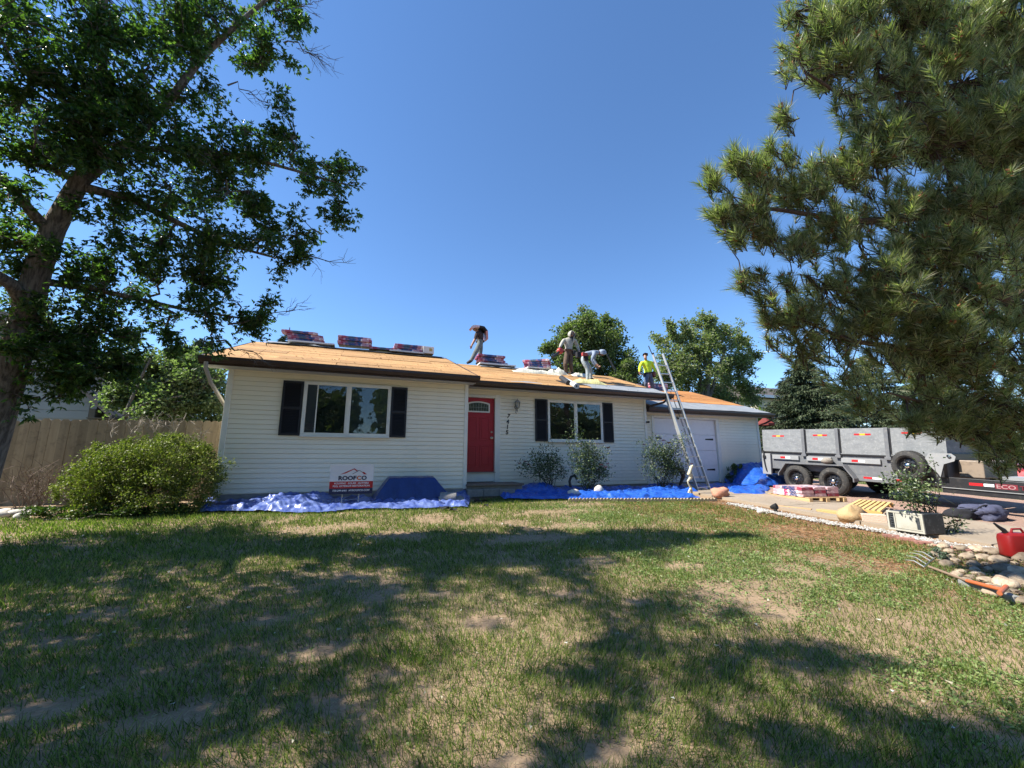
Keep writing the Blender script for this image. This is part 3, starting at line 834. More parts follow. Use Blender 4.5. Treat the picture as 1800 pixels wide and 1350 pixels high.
# pale house behind the trees on the other side
rh = thing('far_house', 'pale two-storey house with a white eave showing between the dark spruce branches', 'house', (33, 30, 0.7))
p0 = at_y(1330, 695, 27.0); p1 = at_y(1560, 672, 27.0)
m_cream = mat('far_cream_wall', (0.55, 0.50, 0.38), 0.8); m_whitef = mat('far_white_fascia', (0.75, 0.76, 0.78), 0.6)
b = B(); b.mm((p0[0] + 0.8, 27.6, 0.5), (p0[0] + 14, 36, p0[2] - 0.1)); fw = b.obj('wall', m_cream, rh)
b = B(); b.mm((p0[0], 27.0, p0[2] - 0.12), (p0[0] + 15, 27.05, p0[2] + 0.13)); b.obj('fascia', m_whitef, rh)
b = B(); b.prism([(p0[0], 27.05, p0[2] + 0.1), (p0[0], 36.5, p0[2] + 0.1), (p0[0], 31.8, p0[2] + 2.0)], (15, 0, 0)); b.obj('roof', m_nroof, rh)
for i in range(4):
    b = B(); x = p0[0] + 2 + i * 3; b.mm((x, 27.56, p0[2] - 1.9), (x + 1.3, 27.61, p0[2] - 0.7)); w_ = b.obj('window', m_room_shade, fw)
    b = B(); b.mm((x - 0.08, 27.54, p0[2] - 1.98), (x + 1.38, 27.57, p0[2] - 1.9)); b.obj('sill', m_whitef, w_)

# red patio umbrella past the garage corner
p = at_y(1341, 738, 17.0); q = at_y(1341, 748, 17.0)
um = thing('patio_umbrella', 'half-hidden red patio umbrella just past the garage corner', 'umbrella', (p[0], 17.0, 0.7))
rr = 0.5
b = B(); top = (p[0] + 0.15, 17.0, p[2] + 0.18); F = []
P = [top] + [(top[0] + rr * math.cos(2 * math.pi * i / 8 + 0.2), 17.0 + rr * math.sin(2 * math.pi * i / 8 + 0.2), p[2] - 0.22) for i in range(8)]
P += [(a[0], a[1], a[2] - 0.12) for a in P[1:]]
for i in range(8):
    j = (i + 1) % 8; F += [(0, 1 + i, 1 + j), (1 + i, 9 + i, 9 + j, 1 + j)]
b.add(P, F); b.obj('canopy', mat('red_canvas', (0.15, 0.025, 0.018), 0.8), um)
b = B(); b.cyl((top[0], 17, 0.7), (top[0], 17, top[2]), 0.025, 8); b.obj('pole', m_black, um)

# ================================================================ FOLIAGE TOOLS
def unit(v):
    v = np.asarray(v, float); return v / np.maximum(np.linalg.norm(v, axis=-1, keepdims=True), 1e-9)

def rand_dirs(n):
    return unit(rng.normal(size=(n, 3)))

def leaf_quads(P, D, Nn, L, W, fold=0.25):
    """folded diamond leaves: base P, direction D, normal Nn. 4 verts, 2 triangles each"""
    n = len(P); D = unit(D); S = unit(np.cross(D, Nn)); Nn = np.cross(S, D)
    L = np.asarray(L).reshape(-1, 1) * np.ones((n, 1)); W = np.asarray(W).reshape(-1, 1) * np.ones((n, 1))
    mid = P + D * L * 0.45; up = Nn * W * fold
    V = np.stack([P, mid + S * W * 0.5 + up, P + D * L, mid - S * W * 0.5 + up], 1).reshape(-1, 3)
    i = np.arange(n)[:, None] * 4
    F = np.concatenate([i + np.array([[0, 1, 2]]), i + np.array([[0, 2, 3]])], 1).reshape(-1, 3)
    return V, F

def blades(P, D, L, W, lean=None):
    """single-triangle needles or grass blades"""
    n = len(P); D = unit(D); S = unit(np.cross(D, rand_dirs(n)))
    L = np.asarray(L).reshape(-1, 1) * np.ones((n, 1)); W = np.asarray(W).reshape(-1, 1) * np.ones((n, 1))
    V = np.stack([P - S * W / 2, P + S * W / 2, P + D * L], 1).reshape(-1, 3)
    F = np.arange(n * 3).reshape(-1, 3)
    return V, F

def merge(parts):
    Vs = []; Fs = []; n = 0
    for V, F in parts:
        Vs.append(V); Fs.append(F + n); n += len(V)
    return np.concatenate(Vs), np.concatenate(Fs)

def curved(a, b, sag=0.0, wob=0.1, n=5, seed=0):
    a = np.asarray(a, float); b = np.asarray(b, float); L = np.linalg.norm(b - a)
    t = np.linspace(0, 1, n)[:, None]; P = a + (b - a) * t
    off = rng.normal(size=(n, 3)) * wob * L * 0.12; off[0] = 0; off[-1] = 0
    P = P + off; P[:, 2] += (4 * t * (1 - t))[:, 0] * sag * L
    return P

class Wood:
    def __init__(s): s.b = B(); s.pts = []
    def limb(s, P, r0, r1, n=6):
        P = [np.asarray(p, float) for p in P]
        rad = [r0 + (r1 - r0) * i / (len(P) - 1) for i in range(len(P))]
        s.b.tube(P, rad, n, cap=False)
        for i in range(len(P) - 1):
            for t in (0.0, 0.33, 0.66): s.pts.append((P[i] * (1 - t) + P[i + 1] * t, rad[i]))
        s.pts.append((P[-1], rad[-1]))
    def nearest(s, q, bias=None):
        A_ = np.array([p for p, r in s.pts]); d = np.linalg.norm(A_ - q, axis=1)
        i = int(np.argmin(d)); return s.pts[i]

m_bark = mat('grey_bark', (0.20, 0.165, 0.135), 0.95, var=(7, (0.07, 0.055, 0.045), 0.8), stretch=(4, 4, 0.6), bump=(9, 1.0))
m_pbark = mat('pine_bark', (0.085, 0.052, 0.036), 0.95, var=(8, (0.045, 0.028, 0.02), 0.6), bump=(20, 1.0))
m_twig = mat('dry_twig', (0.34, 0.29, 0.24), 0.9)

def leafy_tree(name, label, cat, base, trunks, blobs, nclump, leafL, leafW, per, mleaf, mbark, sprig=0.35, group=None, limbr=0.05, base_r=0.2, dead=(), twig_r=0.006, droop=0.35, nleaf=5):
    """trunks: polylines [(points, r0, r1)]; blobs: (centre, radius xyz) of foliage masses"""
    T = thing(name, label, cat, base, group=group)
    tw = Wood()
    for P, r0, r1 in trunks: tw.limb(P, r0, r1, 12)
    tr = tw.b.obj('trunk', mbark, T, smooth='all')
    W = Wood(); W.pts = list(tw.pts)
    for c, r in blobs:
        c = np.asarray(c, float); q, rr = W.nearest(c)
        d = np.linalg.norm(c - q)
        if d > 0.15: W.limb(curved(q, c, 0.05, 0.8, 6), min(rr * 0.6, limbr), 0.012, 6)
    Pall = []; Dall = []; Lall = []
    vol = np.array([np.prod(r) ** (2 / 3) for c, r in blobs]); vol = vol * np.array([0.85 if c[0] / max(c[1], 0.1) < -0.75 and name == 'ash_tree' else 1.0 for c, r in blobs]); cnt = np.maximum(3, (nclump * vol / vol.sum())).astype(int)
    pts = None
    for (c, r), k in zip(blobs, cnt):
        ns = max(3, k // (16 if name == 'ash_tree' else 9)); sub = rand_dirs(ns) * (rng.uniform(0.2, 1.0, (ns, 1)) ** 0.5) * (1 + 0.16 * rng.normal(size=(ns, 1)))
        u = sub[rng.integers(0, ns, k)] + rng.normal(size=(k, 3)) * (0.15 if name == 'ash_tree' else 0.17)
        tips = np.asarray(c) + u * np.asarray(r)
        A_ = np.array([p for p, _ in W.pts])
        for t_, uu in zip(tips, u):
            dd = np.linalg.norm(A_ - t_, axis=1); q = A_[int(np.argmin(dd))]
            L = np.linalg.norm(t_ - q)
            if L > 0.08 and rng.random() < 0.36:
                W.b.tube(curved(q, t_, -0.03, 0.7, 4), [twig_r * 1.3, twig_r, twig_r * 0.8, twig_r * 0.5], 3, cap=False)
            m = per; dirn = unit((t_ - q) + 1e-6)
            s_ = rng.uniform(-sprig, sprig * 0.4, m)[:, None]
            base_p = t_ + dirn * s_ + rng.normal(size=(m, 3)) * sprig * 0.22
            Pall.append(base_p); dd2 = unit(dirn * 0.4 + rand_dirs(m) + np.array([0, 0, -droop])); Dall.append(dd2)
    br = W.b.obj('branches', mbark, T, smooth='all')
    P = np.concatenate(Pall); D = np.concatenate(Dall); m = len(P)
    # every leaf is a fan of nleaf leaflets
    parts = []
    for k in range(nleaf):
        a = (k - (nleaf - 1) / 2) * (0.62 if nleaf > 1 else 0)
        N_ = unit(rand_dirs(m) * 0.8 + np.array([0, 0, 1.0])); S = unit(np.cross(D, N_))
        dk = unit(D * math.cos(a) + S * math.sin(a)) + rng.normal(size=(m, 3)) * 0.12
        Lk = leafL * rng.uniform(0.65, 1.15, m) * (1 - 0.12 * abs(k - (nleaf - 1) / 2))
        parts.append(leaf_quads(P + D * leafL * 0.25 * rng.random((m, 1)), dk, unit(N_ + rng.normal(size=(m, 3)) * 0.35), Lk, Lk * leafW))
    V, F = merge(parts)
    cr = np_obj('crown', V, F, mleaf, parent=T); cr['kind'] = 'stuff'
    return T, W

# ---------------------------------------------------------------- the big ash tree on the left
m_ash = leafmat('ash_leaves', [(0.024, 0.046, 0.016), (0.042, 0.078, 0.022), (0.068, 0.115, 0.03), (0.11, 0.16, 0.045)], 0.52, 0.3, 0.6)
def D3(px, py, d): return tuple(at_d(px, py, d))
root = at_d(-55, 880, 5.0); root[2] = float(gz(root[1])) - 0.1
trk = [([root, D3(-12, 760, 5.0), D3(22, 640, 5.0), D3(50, 540, 5.1), D3(68, 470, 5.15), D3(95, 400, 5.2), D3(125, 345, 5.25), D3(146, 308, 5.3)], 0.175, 0.09),
       ([D3(146, 312, 5.3), D3(168, 220, 5.35), D3(180, 130, 5.4), D3(181, 30, 5.5), D3(190, -90, 5.6), D3(200, -160, 5.7)], 0.07, 0.025),
       ([D3(146, 318, 5.3), D3(215, 262, 5.6), D3(290, 188, 5.9), D3(340, 120, 6.0), D3(372, 84, 6.1), D3(418, 42, 6.2), D3(458, 8, 6.3), D3(500, -30, 6.4)], 0.068, 0.022),
       ([D3(50, 540, 5.1), D3(20, 500, 4.9), D3(-30, 470, 4.6), D3(-110, 420, 4.2)], 0.09, 0.04),
       ([D3(90, 410, 5.2), D3(55, 372, 5.0), D3(20, 330, 4.8), D3(-20, 290, 4.6)], 0.07, 0.03),
       ([D3(140, 320, 5.3), D3(90, 296, 5.1), D3(50, 285, 4.9), D3(-10, 262, 4.7)], 0.05, 0.02),
       ([D3(150, 330, 5.3), D3(230, 350, 5.6), D3(320, 395, 5.9), D3(400, 430, 6.1), D3(480, 452, 6.3)], 0.06, 0.015),
       ([D3(75, 495, 5.15), D3(150, 505, 5.4), D3(240, 525, 5.6), D3(330, 545, 5.9), D3(430, 560, 6.2)], 0.05, 0.012),
       ([D3(215, 262, 5.6), D3(330, 262, 5.9), D3(430, 275, 6.1), D3(520, 300, 6.2), D3(590, 320, 6.3)], 0.045, 0.012)]
def blob(px, py, rpx, d, f=1.0): r = rpx * d / FOC; return (D3(px, py, d), (r, r * f, r))
bl_ = [blob(40, 40, 95, 5.0), blob(130, 90, 100, 5.2), blob(230, 60, 100, 5.6), blob(330, 40, 75, 6.0), blob(410, 25, 75, 6.2), blob(470, 75, 52, 6.4), blob(520, 35, 34, 6.5), blob(455, 112, 42, 6.4), blob(495, 12, 45, 6.5),
       blob(40, 170, 95, 4.9), blob(130, 200, 80, 5.1), blob(210, 190, 90, 5.4), blob(300, 245, 88, 5.7), blob(330, 150, 50, 6.0), blob(380, 260, 80, 5.9), blob(430, 225, 42, 6.1), blob(470, 270, 58, 6.1), blob(520, 240, 45, 6.2), blob(555, 285, 50, 6.3), blob(596, 300, 30, 6.3), blob(600, 345, 26, 6.3), blob(560, 330, 35, 6.2),
       blob(50, 300, 70, 4.8), blob(220, 300, 85, 5.5), blob(300, 330, 85, 5.7), blob(400, 330, 80, 5.9), blob(465, 350, 45, 6.0),
       blob(30, 420, 75, 4.9), blob(200, 400, 80, 5.5), blob(290, 420, 85, 5.7), blob(380, 410, 85, 5.9), blob(460, 415, 60, 6.1), blob(520, 415, 45, 6.2), blob(565, 405, 38, 6.3), blob(600, 385, 22, 6.3), blob(500, 460, 38, 6.2),
       blob(30, 560, 75, 4.9), blob(120, 490, 60, 5.2), blob(190, 500, 75, 5.4), blob(280, 500, 75, 5.7), blob(360, 500, 62, 5.9), blob(420, 535, 48, 6.1), blob(455, 560, 38, 6.1), blob(465, 535, 28, 6.1),
       blob(110, 590, 80, 5.2), blob(200, 590, 65, 5.4), blob(290, 585, 50, 5.7), blob(370, 590, 34, 5.9), blob(60, 650, 60, 5.0), blob(130, 665, 48, 5.2), blob(180, 650, 42, 5.3), blob(235, 640, 40, 5.5), blob(100, 700, 26, 5.2), blob(50, 700, 26, 5.0),
       # the part of the crown that reaches beyond the frame
       (D3(60, -60, 5.0), (0.8, 0.8, 0.5)), blob(30, 120, 70, 4.6), blob(60, 230, 60, 4.6), blob(20, 600, 50, 4.6), blob(260, 190, 55, 5.5), blob(340, 100, 40, 5.8), blob(170, 200, 55, 5.0), blob(165, 60, 55, 5.1), blob(150, 640, 60, 5.2), blob(100, 660, 50, 5.0), blob(210, 620, 50, 5.4), blob(160, 260, 50, 5.0), blob(250, 130, 70, 5.5), blob(290, 60, 60, 5.7),
       ((-5.5, 5.6, 4.8), (1.3, 1.2, 1.2)), ((-5.4, 4.2, 4.0), (1.1, 1.0, 1.0)), ((-4.6, 3.2, 4.6), (1.2, 1.0, 1.0)), ((-5.8, 7.6, 4.4), (1.2, 1.2, 1.2)),
       ((-4.2, 2.2, 3.9), (1.0, 0.8, 0.8)), ((-4.9, 4.9, 6.3), (1.3, 1.2, 1.0)), ((-3.2, 3.0, 5.7), (1.0, 1.0, 0.7)), ((-6.6, 6.2, 3.4), (1.2, 1.2, 0.9)), ((-5.2, 1.8, 3.2), (1.0, 0.8, 0.8)),
       ((-2.5, 2.5, 6.2), (0.9, 0.8, 0.6)), ((-3.5, 3.8, 7.2), (1.0, 0.9, 0.6)), ((-4.4, 5.2, 8.0), (1.0, 0.9, 0.6)), ((-7.6, 4.0, 5.2), (1.6, 1.4, 1.4)), ((-8.2, 6.2, 5.6), (1.6, 1.5, 1.5)), ((-7.8, 5.0, 3.6), (1.4, 1.3, 1.1)), ((-9.6, 4.6, 6.6), (1.5, 1.4, 1.2)), ((-9.2, 1.8, 5.6), (1.4, 1.2, 1.1)), ((-5.8, 3.0, 5.8), (1.3, 1.2, 1.0)), ((-6.6, 4.8, 6.8), (1.4, 1.3, 1.1)), ((-8.6, 7.4, 7.0), (1.4, 1.2, 1.1)), ((-6.0, 0.4, 3.0), (1.1, 0.9, 0.8)), ((-7.4, 2.4, 4.0), (1.4, 1.2, 1.1)), ((-7.0, 7.6, 5.8), (1.4, 1.3, 1.2)), ((-8.8, 3.2, 6.4), (1.4, 1.3, 1.2)), ((-6.4, 1.4, 3.4), (1.2, 1.0, 0.9)), ((-7.8, 0.6, 4.4), (1.3, 1.1, 1.0)), ((-2.9, 1.4, 4.2), (0.9, 0.8, 0.6)), ((-3.9, 1.0, 3.3), (0.8, 0.8, 0.6)), ((-2.0, 1.9, 5.2), (0.8, 0.7, 0.5)), ((-6.4, 3.4, 3.2), (1.0, 1.0, 0.8))]
ash, ashW = leafy_tree('ash_tree', 'large leafy tree with a leaning furrowed grey trunk filling the upper left', 'tree', tuple(root), trk, bl_, 15500, 0.086, 0.38, 5, m_ash, m_bark, sprig=0.20, limbr=0.05, nleaf=4)
# dead twigs that stick out of the crown
def dead_spray(a, c, n, L, seed):
    b = B()
    r_ = np.random.default_rng(seed); a = np.asarray(a, float); c = np.asarray(c, float)
    P = curved(a, c, 0.04, 0.5, 6); b.tube(P, [0.016, 0.013, 0.010, 0.008, 0.006, 0.004], 4, cap=False)
    ax = unit(c - a)
    for k in range(n):
        t = r_.uniform(0.25, 1.0); p = a + (c - a) * t
        d = unit(ax + r_.normal(size=3) * 0.45); q = p + d * L * r_.uniform(0.4, 1.0)
        b.tube(curved(p, q, 0.05, 0.8, 4), [0.005, 0.004, 0.003, 0.002], 3, cap=False)
        for _ in range(3):
            s_ = p + (q - p) * r_.uniform(0.4, 1); e = s_ + unit(d + r_.normal(size=3) * 0.5) * L * 0.35
            b.tube([s_, e], [0.003, 0.0015], 3, cap=False)
    b.obj('dead_branch', m_bark, ash)
dead_spray(D3(500, 75, 6.4), D3(560, 100, 6.5), 12, 0.45, 1)
dead_spray(D3(470, 20, 6.4), D3(550, 8, 6.5), 7, 0.35, 2)
dead_spray(D3(500, 452, 6.3), D3(608, 462, 6.4), 6, 0.4, 3)
dead_spray(D3(400, 150, 6.1), D3(470, 180, 6.3), 8, 0.4, 4)
dead_spray(D3(400, 570, 6.0), D3(520, 545, 6.2), 8, 0.4, 5)
dead_spray(D3(380, 600, 6.0), D3(460, 628, 6.1), 7, 0.35, 6)
dead_spray(D3(610, 300, 6.3), D3(638, 292, 6.3), 3, 0.2, 7)

# ---------------------------------------------------------------- trees behind the house
m_cot = leafmat('cottonwood_leaves', [(0.09, 0.11, 0.05), (0.15, 0.17, 0.08), (0.22, 0.235, 0.12), (0.30, 0.30, 0.18)], 0.42, 0.5, 0.35)
m_cotdark = leafmat('dark_elm_leaves', [(0.05, 0.07, 0.03), (0.095, 0.12, 0.048), (0.15, 0.175, 0.075), (0.21, 0.225, 0.11)], 0.42, 0.5, 0.35)
m_willow = leafmat('olive_leaves', [(0.08, 0.105, 0.05), (0.14, 0.17, 0.08), (0.19, 0.22, 0.115), (0.26, 0.28, 0.16)], 0.42, 0.5, 0.35)
def far_tree(label, Y, blobs_px, ml, n, leaf=0.16, base_px=None, name='tree_beyond_house', group=None):
    bx = np.mean([p[0] for p in blobs_px]) if base_px is None else base_px
    g = at_y(bx, 800, Y); base = (g[0], Y, 0.6)
    bl = []
    for px, py, r in blobs_px:
        c = at_y(px, py, Y + rng.uniform(-0.8, 0.8)); s_ = Y / (FWD[1] * FOC + RGT[1] * (px - 900)) ; rr = r * s_
        bl.append((tuple(c), (rr, rr * 0.9, rr)))
    top = max(bl, key=lambda q: q[0][2])[0]; z = [q[0][2] for q in bl]; zm = (min(z) + max(z)) / 2
    cx = np.mean([q[0][0] for q in bl])
    tr_ = [([base, (base[0] + 0.1, Y, (0.6 + zm) / 2), (cx, Y, zm), ((cx + top[0]) / 2, Y, (zm + top[2]) / 2), top], 0.30, 0.04),
           ([(base[0] + 0.1, Y, (0.6 + zm) / 2), (cx - 1.0, Y + 0.3, zm + 0.2), (cx - 1.6, Y + .3, zm + 1.2)], 0.15, 0.04),
           ([(base[0] + 0.1, Y, (0.6 + zm) / 2), (cx + 1.1, Y - 0.3, zm + 0.2), (cx + 1.7, Y, zm + 1.0)], 0.15, 0.04)]
    return leafy_tree(name, label, 'tree', base, tr_, bl, n, leaf, 0.62, 9, ml, m_bark, sprig=0.42, limbr=0.08, twig_r=0.012, nleaf=2, droop=0.1)[0]
far_tree('rounded green tree behind the roof ridge, above the two workers beside each other', 22.0,
         [(1000, 600, 34), (1030, 585, 36), (1062, 590, 34), (1085, 618, 26), (980, 625, 28), (1010, 640, 36), (1050, 640, 38), (1088, 650, 26), (1040, 566, 20), (1068, 566, 16), (1000, 577, 18), (965, 610, 14), (1030, 680, 40), (1070, 690, 36)], m_cotdark, 2600, 0.19)
far_tree('smaller dark tree showing between the bending worker and the man in yellow', 20.0, [(1100, 640, 16), (1112, 660, 20), (1090, 668, 22), (1120, 680, 22), (1102, 625, 8), (1140, 695, 22)], m_cotdark, 700, 0.15)
far_tree('broad pale green cottonwood rising behind the garage roof and ladder', 23.0,
         [(1175, 600, 26), (1205, 585, 24), (1238, 575, 28), (1270, 592, 30), (1300, 615, 26), (1190, 635, 34), (1235, 630, 42), (1280, 650, 36), (1312, 650, 24), (1165, 660, 26), (1210, 680, 36), (1260, 690, 36), (1310, 690, 28), (1180, 572, 12), (1245, 560, 12), (1325, 625, 14)], m_cot, 2900, 0.19)
far_tree('grey-green spreading tree behind the fence beside the left end of the house', 17.5,
         [(250, 640, 26), (285, 660, 36), (330, 655, 40), (365, 680, 34), (300, 700, 38), (345, 715, 34), (240, 690, 36), (200, 700, 24), (385, 710, 18), (310, 625, 18), (350, 630, 14), (270, 730, 28), (380, 740, 20)], m_willow, 1900, 0.13, base_px=245)
far_tree('small bright shrubby tree past the garage corner, above the red umbrella', 21.0, [(1338, 730, 12), (1350, 738, 10), (1325, 742, 10)], leafmat('lime_leaves', [(0.14, 0.2, 0.02), (0.24, 0.32, 0.04), (0.3, 0.36, 0.06)], 0.3), 140, 0.14)
far_tree('dense tree seen under the ash foliage over the neighbour roof', 24.0, [(40, 560, 60), (120, 600, 60), (30, 640, 60), (200, 640, 40), (-40, 600, 60), (230, 610, 30)], m_cotdark, 900, 0.16)

# leaning bare double stem beside the fence
st_ = thing('leaning_tree_stems', 'two bare dark leaning stems rising in a V above the fence', 'tree', tuple(at_y(217, 760, 17.0)))
w = Wood(); w.limb([at_y(214, 800, 17.0), at_y(217, 735, 17.0), at_y(232, 700, 17.0), at_y(252, 655, 17.0), at_y(270, 620, 17.1)], 0.07, 0.03, 8)
w.limb([at_y(218, 735, 17.0), at_y(240, 716, 16.9), at_y(275, 703, 16.8), at_y(320, 696, 16.8)], 0.05, 0.02, 6)
w.b.obj('trunk', m_bark, st_, smooth='all')

# ---------------------------------------------------------------- conifers
m_spr = leafmat('spruce_needles', [(0.022, 0.036, 0.018), (0.038, 0.058, 0.027), (0.06, 0.082, 0.038), (0.09, 0.11, 0.052)], 0.05, 0.6, 0.3)
def spruce(label, base, H, Rr, n, tip_droop=0.25, zmin=0.0):
    T = thing('spruce_tree', label, 'tree', base); bx, by, bz = base
    w = Wood(); w.limb([(bx, by, bz), (bx, by, bz + H * 0.5), (bx, by, bz + H)], 0.03 * H, 0.02, 8); w.b.obj('trunk', m_pbark, T, smooth='all')
    bb = B(); Ps = []; Ds = []
    for k in range(n):
        t = rng.uniform(zmin, 0.99); z = bz + H * t; a = rng.uniform(0, 2 * math.pi); L = Rr * (1 - t) ** 0.8 * rng.uniform(0.75, 1.1) + 0.15
        d = np.array([math.cos(a), math.sin(a), -0.10])
        P = np.array([(bx, by, z) + d * L * s_ + np.array([0, 0, 0.18 * L * s_ * s_ - tip_droop * L * s_ * 0.6]) for s_ in np.linspace(0, 1, 6)])
        bb.tube(P, [0.03, 0.025, 0.02, 0.015, 0.01, 0.006], 3, cap=False)
        m = int(52 * L) + 20
        s_ = rng.uniform(0.15, 1, m); base_p = np.array([np.interp(s_, np.linspace(0, 1, 6), P[:, i]) for i in range(3)]).T
        side = np.cross(d, [0, 0, 1.0]); off = rng.choice([-1, 1], m)[:, None] * side * (rng.uniform(0, 0.38, m) * (1.1 - s_) * L)[:, None]
        base_p = base_p + off + np.array([0, 0, 1]) * (-np.abs(rng.normal(size=m)) * 0.10)[:, None]
        Ps.append(base_p); Ds.append(unit(d * 0.7 + off * 0.9 / max(L, .1) + rand_dirs(m) * 0.5 + np.array([0, 0, -0.35])))
    bb.obj('branches', m_pbark, T)
    P = np.concatenate(Ps); D = np.concatenate(Ds)
    V, F = leaf_quads(P, D, rand_dirs(len(P)), rng.uniform(0.12, 0.26, len(P)), rng.uniform(0.045, 0.075, len(P)), 0.3)
    c = np_obj('crown', V, F, m_spr, parent=T); c['kind'] = 'stuff'
    return T
g = at_y(1430, 800, 16.5); spruce('dark drooping spruce directly behind the trailer', (g[0], 16.5, 0.55), 7.2, 4.6, 420, zmin=0.05)
g = at_y(1640, 800, 15.0); spruce('second dark spruce behind the front of the trailer', (g[0], 15.0, 0.55), 9.0, 4.4, 330, zmin=0.12)
g = at_y(1545, 800, 17.5); spruce('third dark spruce standing further back behind the middle of the trailer', (g[0], 17.5, 0.55), 8.5, 4.6, 260, zmin=0.06)
g = at_y(486, 800, 24.0); spruce('distant slim spruce tip poking above the left ridge', (g[0], 24.0, 0.6), float(at_y(484, 573, 24.0)[2]) - 0.6, 1.7, 130, zmin=0.4)
g = at_y(330, 800, 30.0); spruce('distant dark spruce beyond the fence, behind the grey-green tree', (g[0], 30.0, 0.6), float(at_y(318, 588, 30.0)[2]) - 0.6, 3.2, 170, zmin=0.2)

# ---------------------------------------------------------------- the big pine on the right
m_pine = leafmat('pine_needles', [(0.055, 0.078, 0.032), (0.12, 0.15, 0.062), (0.20, 0.225, 0.10), (0.30, 0.30, 0.165), (0.38, 0.34, 0.21)], 0.38, 0.33, 0.8)
m_cone = leafmat('pine_buds', [(0.16, 0.06, 0.025), (0.26, 0.11, 0.04), (0.10, 0.04, 0.02)], 0.0, 0.8)
pine_base = at_d(1985, 880, 6.2); pine_base[2] = float(gz(pine_base[1])) - 0.05
pine = thing('pine_tree', 'large long-needled pine overhanging the driveway at the right', 'tree', tuple(pine_base))
PW = Wood()
tp = [pine_base, D3(1965, 700, 6.2), D3(1950, 480, 6.2), D3(1930, 200, 6.3), D3(1910, -100, 6.5), D3(1900, -350, 6.7)]
PW.limb(tp, 0.26, 0.12, 12)
PW.b.obj('trunk', m_pbark, pine, smooth='all'); PB = Wood(); PB.pts = list(PW.pts)
for P, r0 in (([D3(1955, 640, 6.1), D3(1850, 560, 5.7), D3(1745, 515, 5.2), D3(1712, 450, 5.0), D3(1685, 380, 4.9), D3(1665, 300, 4.8)], 0.075),
              ([D3(1960, 700, 6.1), D3(1800, 650, 5.4), D3(1650, 620, 5.0), D3(1500, 600, 4.8), D3(1400, 560, 4.7)], 0.07),
              ([D3(1940, 400, 6.2), D3(1800, 360, 5.6), D3(1650, 380, 5.1), D3(1500, 390, 4.8), D3(1380, 370, 4.7), D3(1290, 360, 4.7)], 0.07),
              ([D3(1930, 150, 6.2), D3(1780, 130, 5.5), D3(1640, 160, 5.0), D3(1500, 180, 4.7), D3(1420, 130, 4.6)], 0.06),
              ([D3(1905, -60, 6.3), D3(1750, -60, 5.5), D3(1600, -20, 5.0), D3(1480, 10, 4.7), D3(1400, 20, 4.6)], 0.06),
              ([D3(1970, 760, 6.1), D3(1850, 740, 5.6), D3(1750, 730, 5.2), D3(1650, 715, 5.0), D3(1560, 690, 4.9)], 0.05)):
    PB.limb(P, r0, 0.012, 7)
